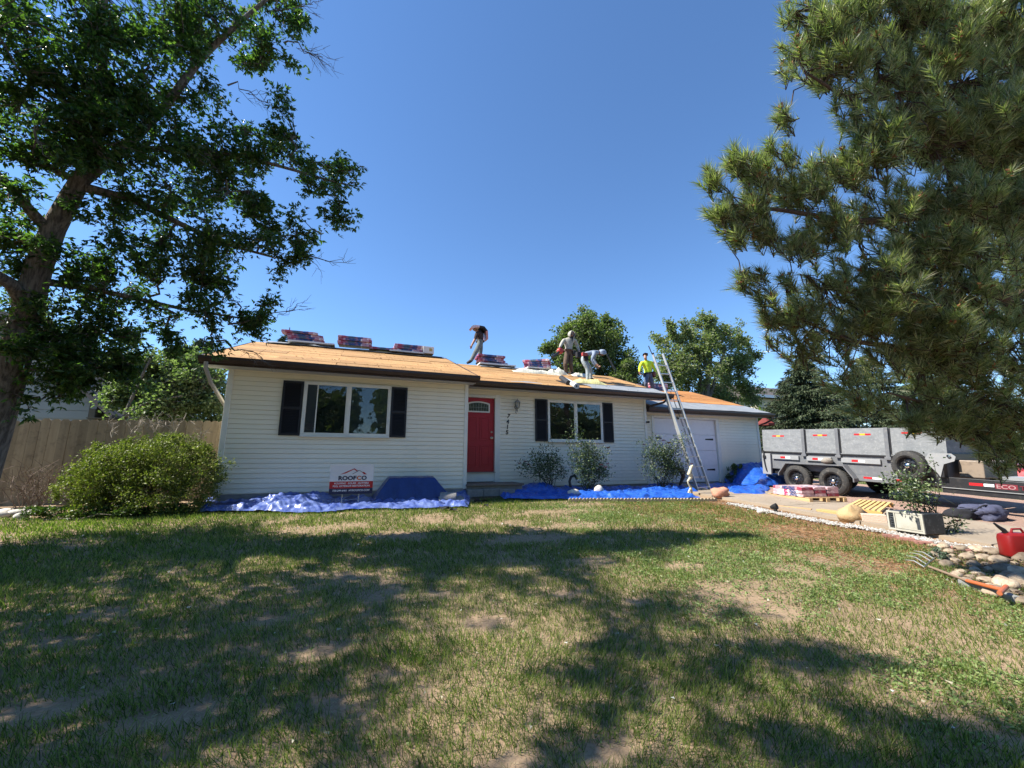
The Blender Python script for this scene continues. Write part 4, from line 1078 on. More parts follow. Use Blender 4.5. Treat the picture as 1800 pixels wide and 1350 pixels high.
pblobs = [  # px, py, radius px, depth, shoots
 (1385, 12, 30, 4.6), (1440, 50, 55, 4.7), (1392, 95, 28, 4.6), (1375, 128, 16, 4.6), (1460, 120, 55, 4.7), (1372, 205, 18, 4.6), (1412, 215, 14, 4.6), (1500, 20, 50, 4.8), (1540, 110, 60, 4.8), (1590, 30, 60, 4.9), (1660, 40, 70, 5.0), (1740, 30, 70, 5.1), (1800, 60, 70, 5.2), (1500, 190, 50, 4.7), (1620, 130, 65, 4.9), (1720, 140, 70, 5.0), (1800, 170, 70, 5.2),
 (1245, 320, 20, 4.6), (1290, 280, 24, 4.6), (1262, 370, 26, 4.6), (1240, 300, 10, 4.6), (1330, 300, 36, 4.7), (1310, 370, 42, 4.7), (1290, 408, 22, 4.6), (1352, 258, 14, 4.6), (1385, 270, 22, 4.7), (1400, 330, 48, 4.8), (1345, 410, 26, 4.7), (1430, 285, 26, 4.8), (1480, 300, 44, 4.8), (1540, 260, 50, 4.7), (1620, 240, 60, 4.9), (1700, 250, 60, 5.0), (1790, 280, 70, 5.3),
 (1300, 492, 18, 4.7), (1330, 478, 14, 4.7), (1345, 520, 26, 4.7), (1345, 560, 20, 4.8), (1385, 490, 24, 4.8), (1400, 545, 42, 4.8), (1400, 430, 32, 4.7), (1460, 400, 52, 4.8), (1450, 500, 52, 4.8), (1540, 370, 60, 4.8), (1530, 470, 60, 4.8), (1520, 550, 50, 4.8), (1620, 350, 55, 5.0), (1610, 450, 60, 4.9), (1600, 540, 60, 4.9), (1700, 360, 45, 5.2), (1720, 560, 60, 5.2), (1790, 420, 60, 5.5), (1790, 520, 60, 5.5),
 (1350, 600, 20, 4.9), (1400, 610, 36, 4.9), (1460, 600, 46, 4.9), (1480, 660, 40, 4.9), (1500, 700, 30, 4.8), (1540, 700, 26, 4.8), (1550, 630, 46, 4.9), (1620, 640, 55, 5.0), (1640, 700, 40, 5.0), (1600, 720, 24, 5.0), (1700, 660, 60, 5.2), (1710, 730, 46, 5.2), (1790, 650, 60, 5.4), (1780, 740, 50, 5.4), (1740, 790, 24, 5.2), (1790, 810, 20, 5.3), (1680, 750, 25, 5.1),
 (1700, 330, 55, 4.7), (1660, 420, 50, 4.7), (1740, 450, 60, 4.9), (1780, 360, 60, 4.9), (1790, 230, 60, 4.9), (1690, 500, 55, 4.8), (1790, 600, 55, 5.0), (1700, 610, 50, 4.8), (1640, 570, 50, 4.7), (1560, 500, 50, 4.6), (1760, 700, 50, 5.0), (1720, 200, 55, 4.8), (1600, 180, 50, 4.7), (1650, 90, 55, 4.8), (1760, 770, 40, 5.2), (1800, 750, 55, 5.2), (1718, 765, 28, 5.1), (1748, 815, 20, 5.1), (1650, 745, 26, 5.0), (1600, 735, 22, 4.9), (1690, 720, 40, 5.0), (1870, 100, 100, 5.6), (1880, 300, 100, 5.8), (1880, 500, 100, 5.8), (1880, 700, 90, 5.8), (1700, -60, 90, 5.2), (1520, -50, 70, 4.9), (1850, -80, 100, 5.8)]
sh_P = []; sh_D = []; sh_L = []
for px, py, r, d in pblobs:
    c = np.asarray(D3(px, py, d)); rr = r * d / FOC
    k = max(3, int(r * r * 0.029 * (0.6 if px > 1830 or py < -20 else 1.0)))
    q, r0 = PB.nearest(c)
    if np.linalg.norm(c - q) > 0.25: PB.limb(curved(q, c, 0.03, 0.7, 5), min(r0 * 0.5, 0.022), 0.008, 5)
    u = rand_dirs(k) * (rng.uniform(0.05, 1, (k, 1)) ** 0.45); u[:, 2] *= 0.95
    pos = c + u * rr
    outward = unit(c - np.array([pine_base[0], pine_base[1], c[2] - 1.2]))
    for p_, uu in zip(pos, u):
        gq = fbm(np.array(p_[0] * 1.9 + p_[1] * 0.8), np.array(p_[2] * 1.9 - p_[1] * 0.6), 205, 3)
        if gq < 0.47 and px > 1330 and rng.random() < 0.72: continue
        q = PB.nearest(p_)[0]
        dirn = unit(outward * 0.55 + uu * 0.55 + np.array([0, 0, 0.55]) + rng.normal(size=3) * 0.25)
        L = rng.uniform(0.13, 0.27)
        a = p_ - dirn * L
        sh_P.append(a); sh_D.append(dirn); sh_L.append(L)
        if np.linalg.norm(a - q) > 0.06: PB.b.tube(curved(q, a, 0.0, 0.5, 4), [0.008, 0.007, 0.006, 0.006], 3, cap=False)
        PB.b.tube([a, a + dirn * L], [0.006, 0.004], 3, cap=False)
PB.b.obj('branches', m_pbark, pine, smooth='all')
sh_P = np.array(sh_P); sh_D = np.array(sh_D); sh_L = np.array(sh_L)
NN = 72
n = len(sh_P); t = rng.random((n, NN)) ** 0.75
base_p = sh_P[:, None, :] + sh_D[:, None, :] * (t * sh_L[:, None])[..., None]
rad = unit(np.cross(sh_D[:, None, :], rng.normal(size=(n, NN, 3))))
open_ = 0.55 + 0.8 * (1 - t)
ND = unit(sh_D[:, None, :] + rad * open_[..., None] * rng.uniform(0.7, 1.25, (n, NN, 1)) + np.array([0, 0, -0.10]))
V, F = blades(base_p.reshape(-1, 3), ND.reshape(-1, 3), rng.uniform(0.10, 0.17, n * NN), 0.0078)
pc = np_obj('needles', V, F, m_pine, parent=pine); pc['kind'] = 'stuff'
sel = rng.random(n) < 0.32
tips = (sh_P + sh_D * sh_L[:, None])[sel]
parts = []
for k in range(9):
    parts.append(leaf_quads(tips + rng.normal(size=tips.shape) * 0.012, unit(sh_D[sel] * 0.4 + rand_dirs(len(tips))), rand_dirs(len(tips)), 0.04, 0.022))
V, F = merge(parts); o = np_obj('buds', V, F, m_cone, parent=pine); o['kind'] = 'stuff'

# ---------------------------------------------------------------- bushes and roses
def bush(name, label, cat, base, blobs, n, ml, leafL, leafW=0.5, stems=10, mst=None, updir=0.3):
    T = thing(name, label, cat, base); bb = B()
    P = []; D = []
    vol = np.array([np.prod(r) ** (2 / 3) for c, r in blobs]); cnt = (n * vol / vol.sum()).astype(int)
    for (c, r), k in zip(blobs, cnt):
        ns = max(4, k // 55); sub = rand_dirs(ns) * (rng.uniform(0.15, 1, (ns, 1)) ** 0.38) * (1 + 0.10 * rng.normal(size=(ns, 1)))
        u = (sub[rng.integers(0, ns, k)] + rng.normal(size=(k, 3)) * 0.12) * (0.76 if name == 'spirea_bush' else 1.0)
        pts = np.asarray(c) + u * np.asarray(r); pts = pts[pts[:, 2] > base[2] + 0.03]
        P.append(pts); D.append(unit(rand_dirs(len(pts)) + unit(pts - np.array(base)) * 0.6 + np.array([0, 0, updir])))
        for _ in range(max(2, int(stems * k / n))):
            e = np.asarray(c) + rand_dirs(1)[0] * np.asarray(r) * 0.7
            bb.tube(curved((base[0] + rng.normal() * 0.15, base[1] + rng.normal() * 0.1, base[2]), e, 0.02, 0.6, 4), [0.012, 0.009, 0.006, 0.004], 4, cap=False)
    bb.obj('stems', mst or m_bark, T)
    P = np.concatenate(P); D = np.concatenate(D)
    V, F = leaf_quads(P, D, unit(rand_dirs(len(P)) + np.array([0, 0, 0.7])), leafL * rng.uniform(0.6, 1.25, len(P)), leafL * leafW * rng.uniform(0.7, 1.2, len(P)))
    o = np_obj('leaves', V, F, ml, parent=T); o['kind'] = 'stuff'
    return T
m_spirea = leafmat('spirea_leaves', [(0.065, 0.085, 0.02), (0.12, 0.145, 0.028), (0.20, 0.22, 0.045), (0.30, 0.29, 0.08)], 0.25, 0.5)
gb = lambda px, py, Y, r, f=1.0: ((lambda c: ((c[0], Y, c[2]), (r * Y / FOC, r * Y / FOC * f, r * Y / FOC)))(at_y(px, py, Y)))
bush('spirea_bush', 'large bright yellow-green rounded bush against the board fence', 'bush', (-4.0, 9.55, 0.55),
     [gb(158, 852, 9.3, 42), gb(200, 830, 9.5, 52), gb(250, 820, 9.6, 55), gb(305, 815, 9.6, 52), gb(350, 830, 9.6, 44), gb(200, 880, 9.2, 40), gb(270, 870, 9.2, 48), gb(335, 875, 9.3, 38), gb(155, 885, 9.2, 26), gb(230, 792, 9.7, 24), gb(300, 786, 9.7, 26), gb(350, 798, 9.7, 22), gb(172, 802, 9.6, 24), gb(128, 862, 9.4, 22)],
     42000, m_spirea, 0.046, 0.5, 60)
# dry flower stalks on the bush and the dry shrub at the fence foot
def twiggy(name, label, cat, roots, n, H, spread, m, seed):
    r_ = np.random.default_rng(seed); b = B()
    for k in range(n):
        a = np.array(roots[r_.integers(len(roots))], float); e = a + np.array([r_.normal() * spread, r_.normal() * spread * 0.5, H * r_.uniform(0.5, 1.0)])
        P = curved(a, e, 0.0, 0.9, 4); b.tube(P, [0.006, 0.005, 0.004, 0.003], 3, cap=False)
        for _ in range(5):
            t_ = r_.uniform(0.35, 1); p = a + (e - a) * t_; d = unit(e - a + r_.normal(size=3) * 0.55)
            b.tube([p, p + d * H * 0.22], [0.003, 0.002], 3, cap=False)
    o = b.obj(name, m); return tag(o, label, cat)
twiggy('dry_stalks', 'pale dry leafless stalks sticking up out of the top of the bright bush', 'dead stalks', [(-3.95, 9.75, 1.95), (-3.6, 9.75, 2.0), (-3.3, 9.8, 2.0), (-4.2, 9.7, 1.9), (-2.9, 9.8, 1.85)], 26, 0.42, 0.16, m_twig, 1)
twiggy('dry_shrub', 'dead brown twiggy shrub in front of the fence, left of the bright bush', 'dead shrub', [(-5.25, 9.75, 0.6), (-5.15, 9.8, 0.6), (-5.05, 9.7, 0.6)], 34, 0.85, 0.24, mat('brown_twig', (0.17, 0.12, 0.09), 0.9), 2)
m_ivy = leafmat('low_leaves', [(0.03, 0.06, 0.015), (0.06, 0.10, 0.022), (0.10, 0.14, 0.03)], 0.25, 0.45)
bush('low_bush', 'small dark leafy bush between the garage door and the blue tarp heap', 'bush', (12.30, 10.85, 0.62), [((12.35, 10.8, 0.95), (0.26, 0.2, 0.34)), ((12.5, 10.78, 1.2), (0.25, 0.18, 0.16)), ((12.25, 10.8, 0.75), (0.2, 0.2, 0.2))], 2600, m_ivy, 0.045, 0.55, 14)
bush('low_bush', 'low leafy weeds spreading from the shaded foot of the bright bush', 'weeds', (-4.3, 9.1, 0.54), [((-4.5, 9.05, 0.62), (0.5, 0.25, 0.12)), ((-3.7, 9.0, 0.6), (0.6, 0.25, 0.12)), ((-3.0, 9.05, 0.62), (0.4, 0.2, 0.12))], 3500, m_ivy, 0.05, 0.6, 8)

m_rose = leafmat('rose_leaves', [(0.022, 0.042, 0.018), (0.045, 0.078, 0.028), (0.09, 0.13, 0.05), (0.24, 0.29, 0.14)], 0.18, 0.4, 0.5)
m_rosef = mat('dark_red_petals', (0.16, 0.010, 0.022), 0.6); m_rosep = mat('pink_petals', (0.48, 0.16, 0.15), 0.6)
m_cane = mat('rose_cane', (0.055, 0.06, 0.030), 0.8)
def rose(label, base, tips, flowers, nl, spread=0.10, leaf=0.055, tmin=0.38):
    T = thing('rose_bush', label, 'rose bush', base); b = B(); P = []; D = []
    base = np.array(base)
    for (px, py, Y, w) in tips:
        e = at_y(px, py, Y); a = base + np.array([rng.normal() * 0.05, rng.normal() * 0.04, 0])
        C = curved(a, e, 0.06, 0.55, 7); b.tube(C, [0.011, 0.010, 0.009, 0.007, 0.006, 0.004, 0.003], 5, cap=False)
        k = int(nl * w)
        t = rng.uniform(tmin, 1.0, k) ** 0.7; pos = np.array([np.interp(t, np.linspace(0, 1, 7), C[:, i]) for i in range(3)]).T
        off = rng.normal(size=(k, 3)) * spread * np.array([1, 0.8, 0.8]); P.append(pos + off); D.append(unit(off + rand_dirs(k) * 0.05))
        for j in range(4):
            s_ = C[int(rng.integers(2, 7))]; b.tube([s_, s_ + rng.normal(size=3) * spread * 1.3 + np.array([0, 0, 0.05])], [0.004, 0.002], 3, cap=False)
    b.obj('canes', m_cane, T)
    P = np.concatenate(P); D = np.concatenate(D)
    V, F = leaf_quads(P, D, unit(rand_dirs(len(P)) + np.array([0, 0, 0.9])), leaf * rng.uniform(0.6, 1.2, len(P)), leaf * 0.62)
    o = np_obj('leaves', V, F, m_rose, parent=T); o['kind'] = 'stuff'
    for (px, py, Y, r, dark) in flowers:
        c = at_y(px, py, Y); f = B(); c = Vector(c)
        for ring in range(3):
            rr = r * (1 - 0.28 * ring); nb = 6 - ring
            for i in range(nb):
                a = 2 * math.pi * i / nb + ring; d = Vector((math.cos(a), math.sin(a), 0.0))
                s_ = Vector((-math.sin(a), math.cos(a), 0)); z = Vector((0, 0, 1))
                f.add([c, c + d * rr * 0.8 + s_ * rr * 0.5 + z * rr * (0.25 + 0.3 * ring), c + d * rr + z * rr * (0.5 + 0.35 * ring), c + d * rr * 0.8 - s_ * rr * 0.5 + z * rr * (0.25 + 0.3 * ring)], [(0, 1, 2, 3)])
        f.obj('flower', m_rosef if dark else m_rosep, T)
    return T
rose('low sparse dark rose bush between the house number and the black-shuttered window', (6 * 0 + 4.98, 10.2, 0.62),
     [(915, 822, 10.1, 1), (922, 812, 10.1, .8), (940, 790, 10.2, 1), (955, 785, 10.1, 1.2), (972, 778, 10.1, .8), (975, 800, 10.1, 1.2), (960, 805, 10.2, 1.2), (985, 812, 10.0, 1.0), (995, 822, 10.0, 1.0), (945, 812, 10.1, 1), (960, 822, 10.1, 1.3), (968, 812, 10.1, 1.2), (940, 800, 10.1, .8)],
     [(914, 815, 10.0, 0.05, True), (923, 812, 10.0, 0.05, True), (929, 817, 10.0, 0.055, True)], 150, 0.085)
rose('tall rose bush in front of the right window, its pale leaves in the sun', (6.02, 9.95, 0.60),
     [(1008, 742, 9.85, .6), (1012, 758, 9.85, .7), (1018, 772, 9.85, .8), (1035, 780, 9.8, 1.3), (1010, 785, 9.8, 1.1), (1050, 790, 9.8, 1.2), (1065, 792, 9.75, 1.0), (1025, 800, 9.75, 1.4), (1015, 820, 9.7, 1.3), (1040, 815, 9.7, 1.4), (1060, 825, 9.7, 1.2), (1068, 830, 9.7, 1.0), (1030, 832, 9.7, 1.2), (1045, 800, 9.7, 1.3), (1000, 800, 9.8, .8)],
     [(1069, 788, 9.7, 0.055, True), (1056, 818, 9.65, 0.06, False), (1064, 822, 9.6, 0.06, False), (1068, 816, 9.65, 0.05, False), (1052, 826, 9.65, 0.055, True)], 210, 0.10)
rose('wide rose bush with dark blooms in front of the garage corner, beside the ladder foot', (8.55, 9.85, 0.60),
     [(1130, 778, 9.8, 1.2), (1142, 785, 9.8, 1.2), (1150, 775, 9.8, 1.0), (1160, 782, 9.8, 1.2), (1175, 780, 9.8, 1.4), (1190, 772, 9.8, 1.2), (1200, 765, 9.8, 1.0), (1185, 795, 9.75, 1.5), (1170, 800, 9.75, 1.5), (1155, 800, 9.75, 1.3), (1198, 800, 9.7, 1.3), (1190, 815, 9.7, 1.4), (1205, 820, 9.7, 1.0), (1178, 820, 9.7, 1.3), (1130, 820, 9.7, .6), (1140, 830, 9.7, .6), (1165, 790, 9.75, 1.3)],
     [(1166, 775, 9.75, 0.06, True), (1176, 779, 9.75, 0.06, True), (1132, 782, 9.75, 0.045, True), (1216, 816, 9.6, 0.05, True)], 200, 0.10)
bR = at_g(1655, 943)
rose('dark leggy rose bush at the driveway edge, in front of the spare wheel', (bR[0], bR[1], bR[2] - 0.02),
     [(1575, 838, bR[1] + .3, 1.2), (1560, 845, bR[1] + .3, 1), (1590, 850, bR[1] + .2, 1.4), (1600, 840, bR[1] + .2, 1), (1610, 862, bR[1] + .1, 1.4), (1580, 865, bR[1] + .2, 1.3), (1625, 870, bR[1] + .1, 1.1), (1598, 875, bR[1] + .1, 1.4), (1640, 850, bR[1], .5), (1570, 855, bR[1] + .2, 1.2), (1625, 820, bR[1] + .1, .5), (1615, 830, bR[1] + .1, .8), (1605, 858, bR[1] + .1, 1.3)],
     [], 66, 0.09, 0.055, 0.78)
rose('small drooping rose sprig with one dark bloom right of the white box', tuple(at_g(1672, 942)), [(1675, 915, bR[1] - .1, .7), (1682, 918, bR[1] - .1, .9), (1665, 925, bR[1] - .1, .6), (1688, 922, bR[1] - .1, .6)], [(1682, 917, bR[1] - .1, .055, True)], 45, 0.06, 0.05)

# distant woods that close the horizon, also across the street behind the viewer
def woods(name, label, arc, n, H, ml, leaf):
    P = []
    for (x0, y0, x1, y1, h) in arc:
        k = n; t = rng.random(k); x = x0 + (x1 - x0) * t; y = y0 + (y1 - y0) * t + rng.normal(size=k) * 1.2
        top = h * (0.45 + 0.75 * fbm(x * 0.16, y * 0.16, 77, 3)); z = 0.3 + top * rng.random(k) ** 0.8
        P.append(np.stack([x, y, z], -1))
    P = np.concatenate(P); V, F = leaf_quads(P, rand_dirs(len(P)), rand_dirs(len(P)), leaf * rng.uniform(0.6, 1.3, len(P)), leaf * 0.6)
    o = np_obj(name, V, F, ml, loc=tuple(P[0])); return tag(o, label, 'woods', kind='stuff')
woods('distant_trees', 'distant band of trees closing the view behind the houses', [(-60, 38, 20, 40, 5), (20, 40, 75, 34, 5), (75, 34, 60, -10, 5)], 9000, 5, m_cotdark, 0.8)
woods('street_trees', 'trees across the street behind the viewer', [(-40, -22, 0, -24, 9.5), (2, -24, 45, -22, 9)], 20000, 8, m_cotdark, 0.8)
# ================================================================ THE LAWN
PATCH = [(at_g(px, py), rx, ry) for px, py, rx, ry in (
    (700, 943, 0.55, 0.4), (765, 912, 0.5, 0.5), (930, 948, 1.0, 0.35), (990, 900, 1.3, 0.35), (1010, 925, 0.7, 0.3), (1300, 1045, 0.75, 0.40), (1360, 1075, 0.35, 0.3), (1200, 1000, 0.3, 0.25),
    (1230, 900, 0.6, 0.4), (1290, 915, 0.5, 0.3), (470, 1095, 0.25, 0.12), (560, 1150, 0.28, 0.12), (330, 1255, 0.22, 0.12), (270, 1270, 0.25, 0.1), (80, 1245, 0.3, 0.12), (690, 1190, 0.22, 0.08), (860, 1095, 0.3, 0.15),
    (1000, 1045, 0.25, 0.12), (770, 1048, 0.2, 0.1), (900, 1345, 0.2, 0.08), (1060, 1330, 0.2, 0.08), (110, 1130, 0.25, 0.1), (150, 905, 0.9, 0.25), (1400, 935, 0.9, 0.7), (1480, 985, 0.8, 0.4), (1560, 1000, 0.6, 0.25), (1120, 1060, 0.2, .1))]
def bare(x, y):
    s_ = np.zeros_like(x)
    for p, rx, ry in PATCH:
        s_ = np.maximum(s_, np.exp(-(((x - p[0]) / rx) ** 2 + ((y - p[1]) / ry) ** 2)))
    s_ = s_ * (0.65 + 0.7 * fbm(x * 3.2, y * 3.2, 41, 4))
    s_ = np.maximum(s_, np.clip((fbm(x * 1.1, y * 1.1, 51, 4) - 0.63) * 5, 0, 0.75))
    return np.clip((s_ - 0.18 + 0.25 * (vnoise(x * 13, y * 13, 43) - 0.5)) * 1.35, 0, 0.9)
def green_amt(x, y):
    b_ = bare(x, y); g_ = np.clip(1.08 - 1.25 * b_, 0.02, 1) * np.clip(0.55 + 1.3 * fbm(x * 1.9, y * 1.9, 61, 4) ** 1.1, 0, 1)
    right = np.clip((x - 2.6) / 1.5, 0, 1)
    g_ = g_ * (1 - 0.30 * right)
    edge = np.clip((8.2 - x) / 0.4, 0, 1) * np.clip((y - 0.0) * 2, 0, 1)
    tarpy = np.where(x > 2.8, 9.95 - 0.31 * np.clip(x - 2.8, 0, 6), 9.35)
    g_ = g_ * np.clip(0.35 + 1.3 * fbm(x * 6.5, y * 6.5, 65, 2), 0.3, 1)
    return g_ * edge * np.clip((tarpy + 0.05 - y) * 4, 0, 1)
def sow(n, x0, x1, y0, y1, fn, pw=1.15):
    x = rng.uniform(x0, x1, n); y = rng.uniform(y0, y1, n)
    d = np.sqrt(x * x + y * y + 2.2); dens = np.clip((2.3 / d) ** pw, 0, 1)
    k = rng.random(n) < dens * fn(x, y); return x[k], y[k], d[k]
def ground_z(x, y): return gz(y) + lawn_bump(x, y)
def grass_obj(name, label, x, y, d, Lf, ml, tilt, wf=1.0):
    n = len(x); P = np.stack([x, y, ground_z(x, y) - 0.004], -1)
    comb = np.stack([np.cos(6 * fbm(x * .7, y * .7, 71, 2)), np.sin(6 * fbm(x * .7, y * .7, 71, 2)), 0 * x], -1) * 0.22
    D = unit(np.stack([rng.normal(size=n) * tilt, rng.normal(size=n) * tilt, np.ones(n)], -1) + comb)
    L = Lf * rng.uniform(0.45, 1.25, n) * (0.7 + 0.7 * fbm(x * 2.4, y * 2.4, 81, 3)); W = 0.0032 * wf * np.clip(d / 3.2, 0.85, 3.0)
    near = d < 3.7
    out = []
    Pn, Dn, Ln, Wn = P[near], D[near], L[near][:, None], W[near][:, None]
    S = unit(np.cross(Dn, rand_dirs(len(Pn)))); bend = unit(np.cross(S, Dn)) * rng.uniform(0.1, 0.7, (len(Pn), 1))
    m1 = Pn + Dn * Ln * 0.55 + bend * Ln * 0.1; tip = m1 + unit(Dn + bend) * Ln * 0.5
    V = np.stack([Pn - S * Wn / 2, Pn + S * Wn / 2, m1 + S * Wn * 0.38, m1 - S * Wn * 0.38, tip], 1).reshape(-1, 3)
    i = np.arange(len(Pn))[:, None] * 5
    F = np.concatenate([i + np.array([[0, 1, 2]]), i + np.array([[0, 2, 3]]), i + np.array([[3, 2, 4]])], 1).reshape(-1, 3)
    out.append((V, F)); out.append(blades(P[~near], D[~near], L[~near], W[~near]))
    V, F = merge(out); o = np_obj(name, V, F, ml, loc=(0, 4, 0.2)); return tag(o, label, 'grass', kind='stuff')
m_grass = leafmat('grass_blades', [(0.030, 0.054, 0.012), (0.058, 0.10, 0.018), (0.12, 0.17, 0.034), (0.20, 0.24, 0.055), (0.30, 0.29, 0.11)], 0.36, 0.5, 0.3)
m_straw = leafmat('dry_grass_blades', [(0.22, 0.17, 0.10), (0.32, 0.26, 0.16), (0.42, 0.35, 0.22), (0.17, 0.17, 0.08)], 0.15, 0.7, 0.2)
x, y, d = sow(2100000, -13, 8.3, 0.35, 10.2, green_amt)
grass_obj('grass', 'patchy green lawn grass over the front yard', x, y, d, 0.068, m_grass, 0.42, 1.25)
x, y, d = sow(420000, -13, 8.0, 0.35, 10.2, lambda x, y: np.clip(green_amt(x, y) * 0.28 + 0.14 * np.clip((9.2 - y), 0, 1) * (1 - 0.7 * bare(x, y)), 0, 1))
grass_obj('dry_grass', 'dry straw-coloured grass mixed through the lawn', x, y, d, 0.045, m_straw, 0.95)

def litter(name, label, n, x0, x1, y0, y1, fn, L, W, ml, lift=0.006):
    x, y, d = sow(n, x0, x1, y0, y1, fn, 0.8); k = len(x)
    P = np.stack([x, y, ground_z(x, y) + lift], -1); a = rng.uniform(0, 6.28, k)
    D = np.stack([np.cos(a), np.sin(a), rng.normal(size=k) * 0.10], -1)
    V, F = blades(P, D, L * rng.uniform(0.5, 1.3, k), W * np.clip(d / 3.5, 0.8, 3)); o = np_obj(name, V, F, ml, loc=(4, 4, 0.2)); return tag(o, label, 'litter', kind='stuff')
m_litter = leafmat('fallen_needles', [(0.26, 0.13, 0.06), (0.36, 0.20, 0.10), (0.18, 0.09, 0.045), (0.42, 0.27, 0.15)], 0.05, 0.8, 0.2)
litter('fallen_needles', 'reddish fallen pine needles along the driveway edge of the lawn', 420000, 3.2, 8.8, 1.2, 8.4,
       lambda x, y: np.clip((x - 4.8) / 2.6, 0, 1) ** 1.3 * (0.35 + 0.9 * fbm(x * 1.4, y * 1.4, 91, 3)), 0.09, 0.0028, m_litter)
litter('thatch', 'flat dead thatch lying on the bare patches of the lawn', 420000, -9, 8, 0.5, 9.6, lambda x, y: 0.22 + 0.7 * bare(x, y), 0.06, 0.0026, m_straw, 0.004)

def weeds(name, label, n, fn, ml, leaf, per, hh):
    x, y, d = sow(n, -8, 8.7, 0.8, 9.6, fn, 0.7); k = len(x); P = []; D = []
    base_p = np.stack([x, y, ground_z(x, y)], -1)
    P = np.repeat(base_p, per, 0) + rng.normal(size=(k * per, 3)) * np.array([leaf, leaf, 0]) * 1.0; P[:, 2] += rng.uniform(0, hh, k * per)
    D = unit(rng.normal(size=(k * per, 3)) * np.array([1, 1, 0.25]) + np.array([0, 0, 0.35]))
    V, F = leaf_quads(P, D, unit(rng.normal(size=(k * per, 3)) * 0.5 + np.array([0, 0, 1.0])), leaf * rng.uniform(0.6, 1.4, k * per), leaf * 0.5)
    o = np_obj(name, V, F, ml, loc=(4, 4, 0.2)); return tag(o, label, 'weeds', kind='stuff')
m_weed = leafmat('weed_leaves', [(0.09, 0.14, 0.045), (0.14, 0.20, 0.06), (0.19, 0.25, 0.08), (0.26, 0.31, 0.13)], 0.25, 0.5, 0.3)
def weedf(x, y):
    r_ = np.clip((x - 2.4) / 1.2, 0, 1) * np.clip((8.6 - x) / 0.8, 0, 1) * np.clip((8.6 - y) * 2, 0, 1)
    c = np.clip((fbm(x * 1.35, y * 1.35, 101, 4) - 0.42) * 6, 0, 1)
    return np.clip(r_ * c * (1 - 0.8 * bare(x, y)) * np.where(x > 7.2, 0.45, 1), 0, 1)
weeds('clover_weeds', 'low broad-leaved weeds scattered over the sunny right half of the lawn', 80000, weedf, m_weed, 0.028, 9, 0.035)
weeds('lawn_weeds', 'a few small weeds among the shaded lawn grass', 5000, lambda x, y: np.clip((fbm(x * 1.7, y * 1.7, 111, 3) - 0.5) * 3, 0, 0.6) * (x < 3) * (y < 8.8), m_weed, 0.024, 6, 0.03)
# pale fallen leaves and petals dotted over the grass
litter('fallen_leaves', 'small pale fallen leaves dotted over the lawn', 2600, -6, 7, 1.0, 9, lambda x, y: 0.3 + 0 * x, 0.03, 0.016, leafmat('pale_leaf', [(0.5, 0.47, 0.4), (0.35, 0.3, 0.2), (0.6, 0.6, 0.55)], 0.1, 0.7), 0.03)
# grass beyond the driveway and behind the trailer
x = rng.uniform(17.0, 34, 26000); y = rng.uniform(-2, 16, 26000); P = np.stack([x, y, gz(y) - 0.10], -1)
V, F = blades(P, unit(rng.normal(size=(26000, 3)) * 0.35 + np.array([0, 0, 1.0])), rng.uniform(0.06, 0.14, 26000), 0.02)
tag(np_obj('far_lawn', V, F, m_grass, loc=(20, 5, 0.2)), 'bright green lawn beyond the trailer', 'grass', kind='stuff')
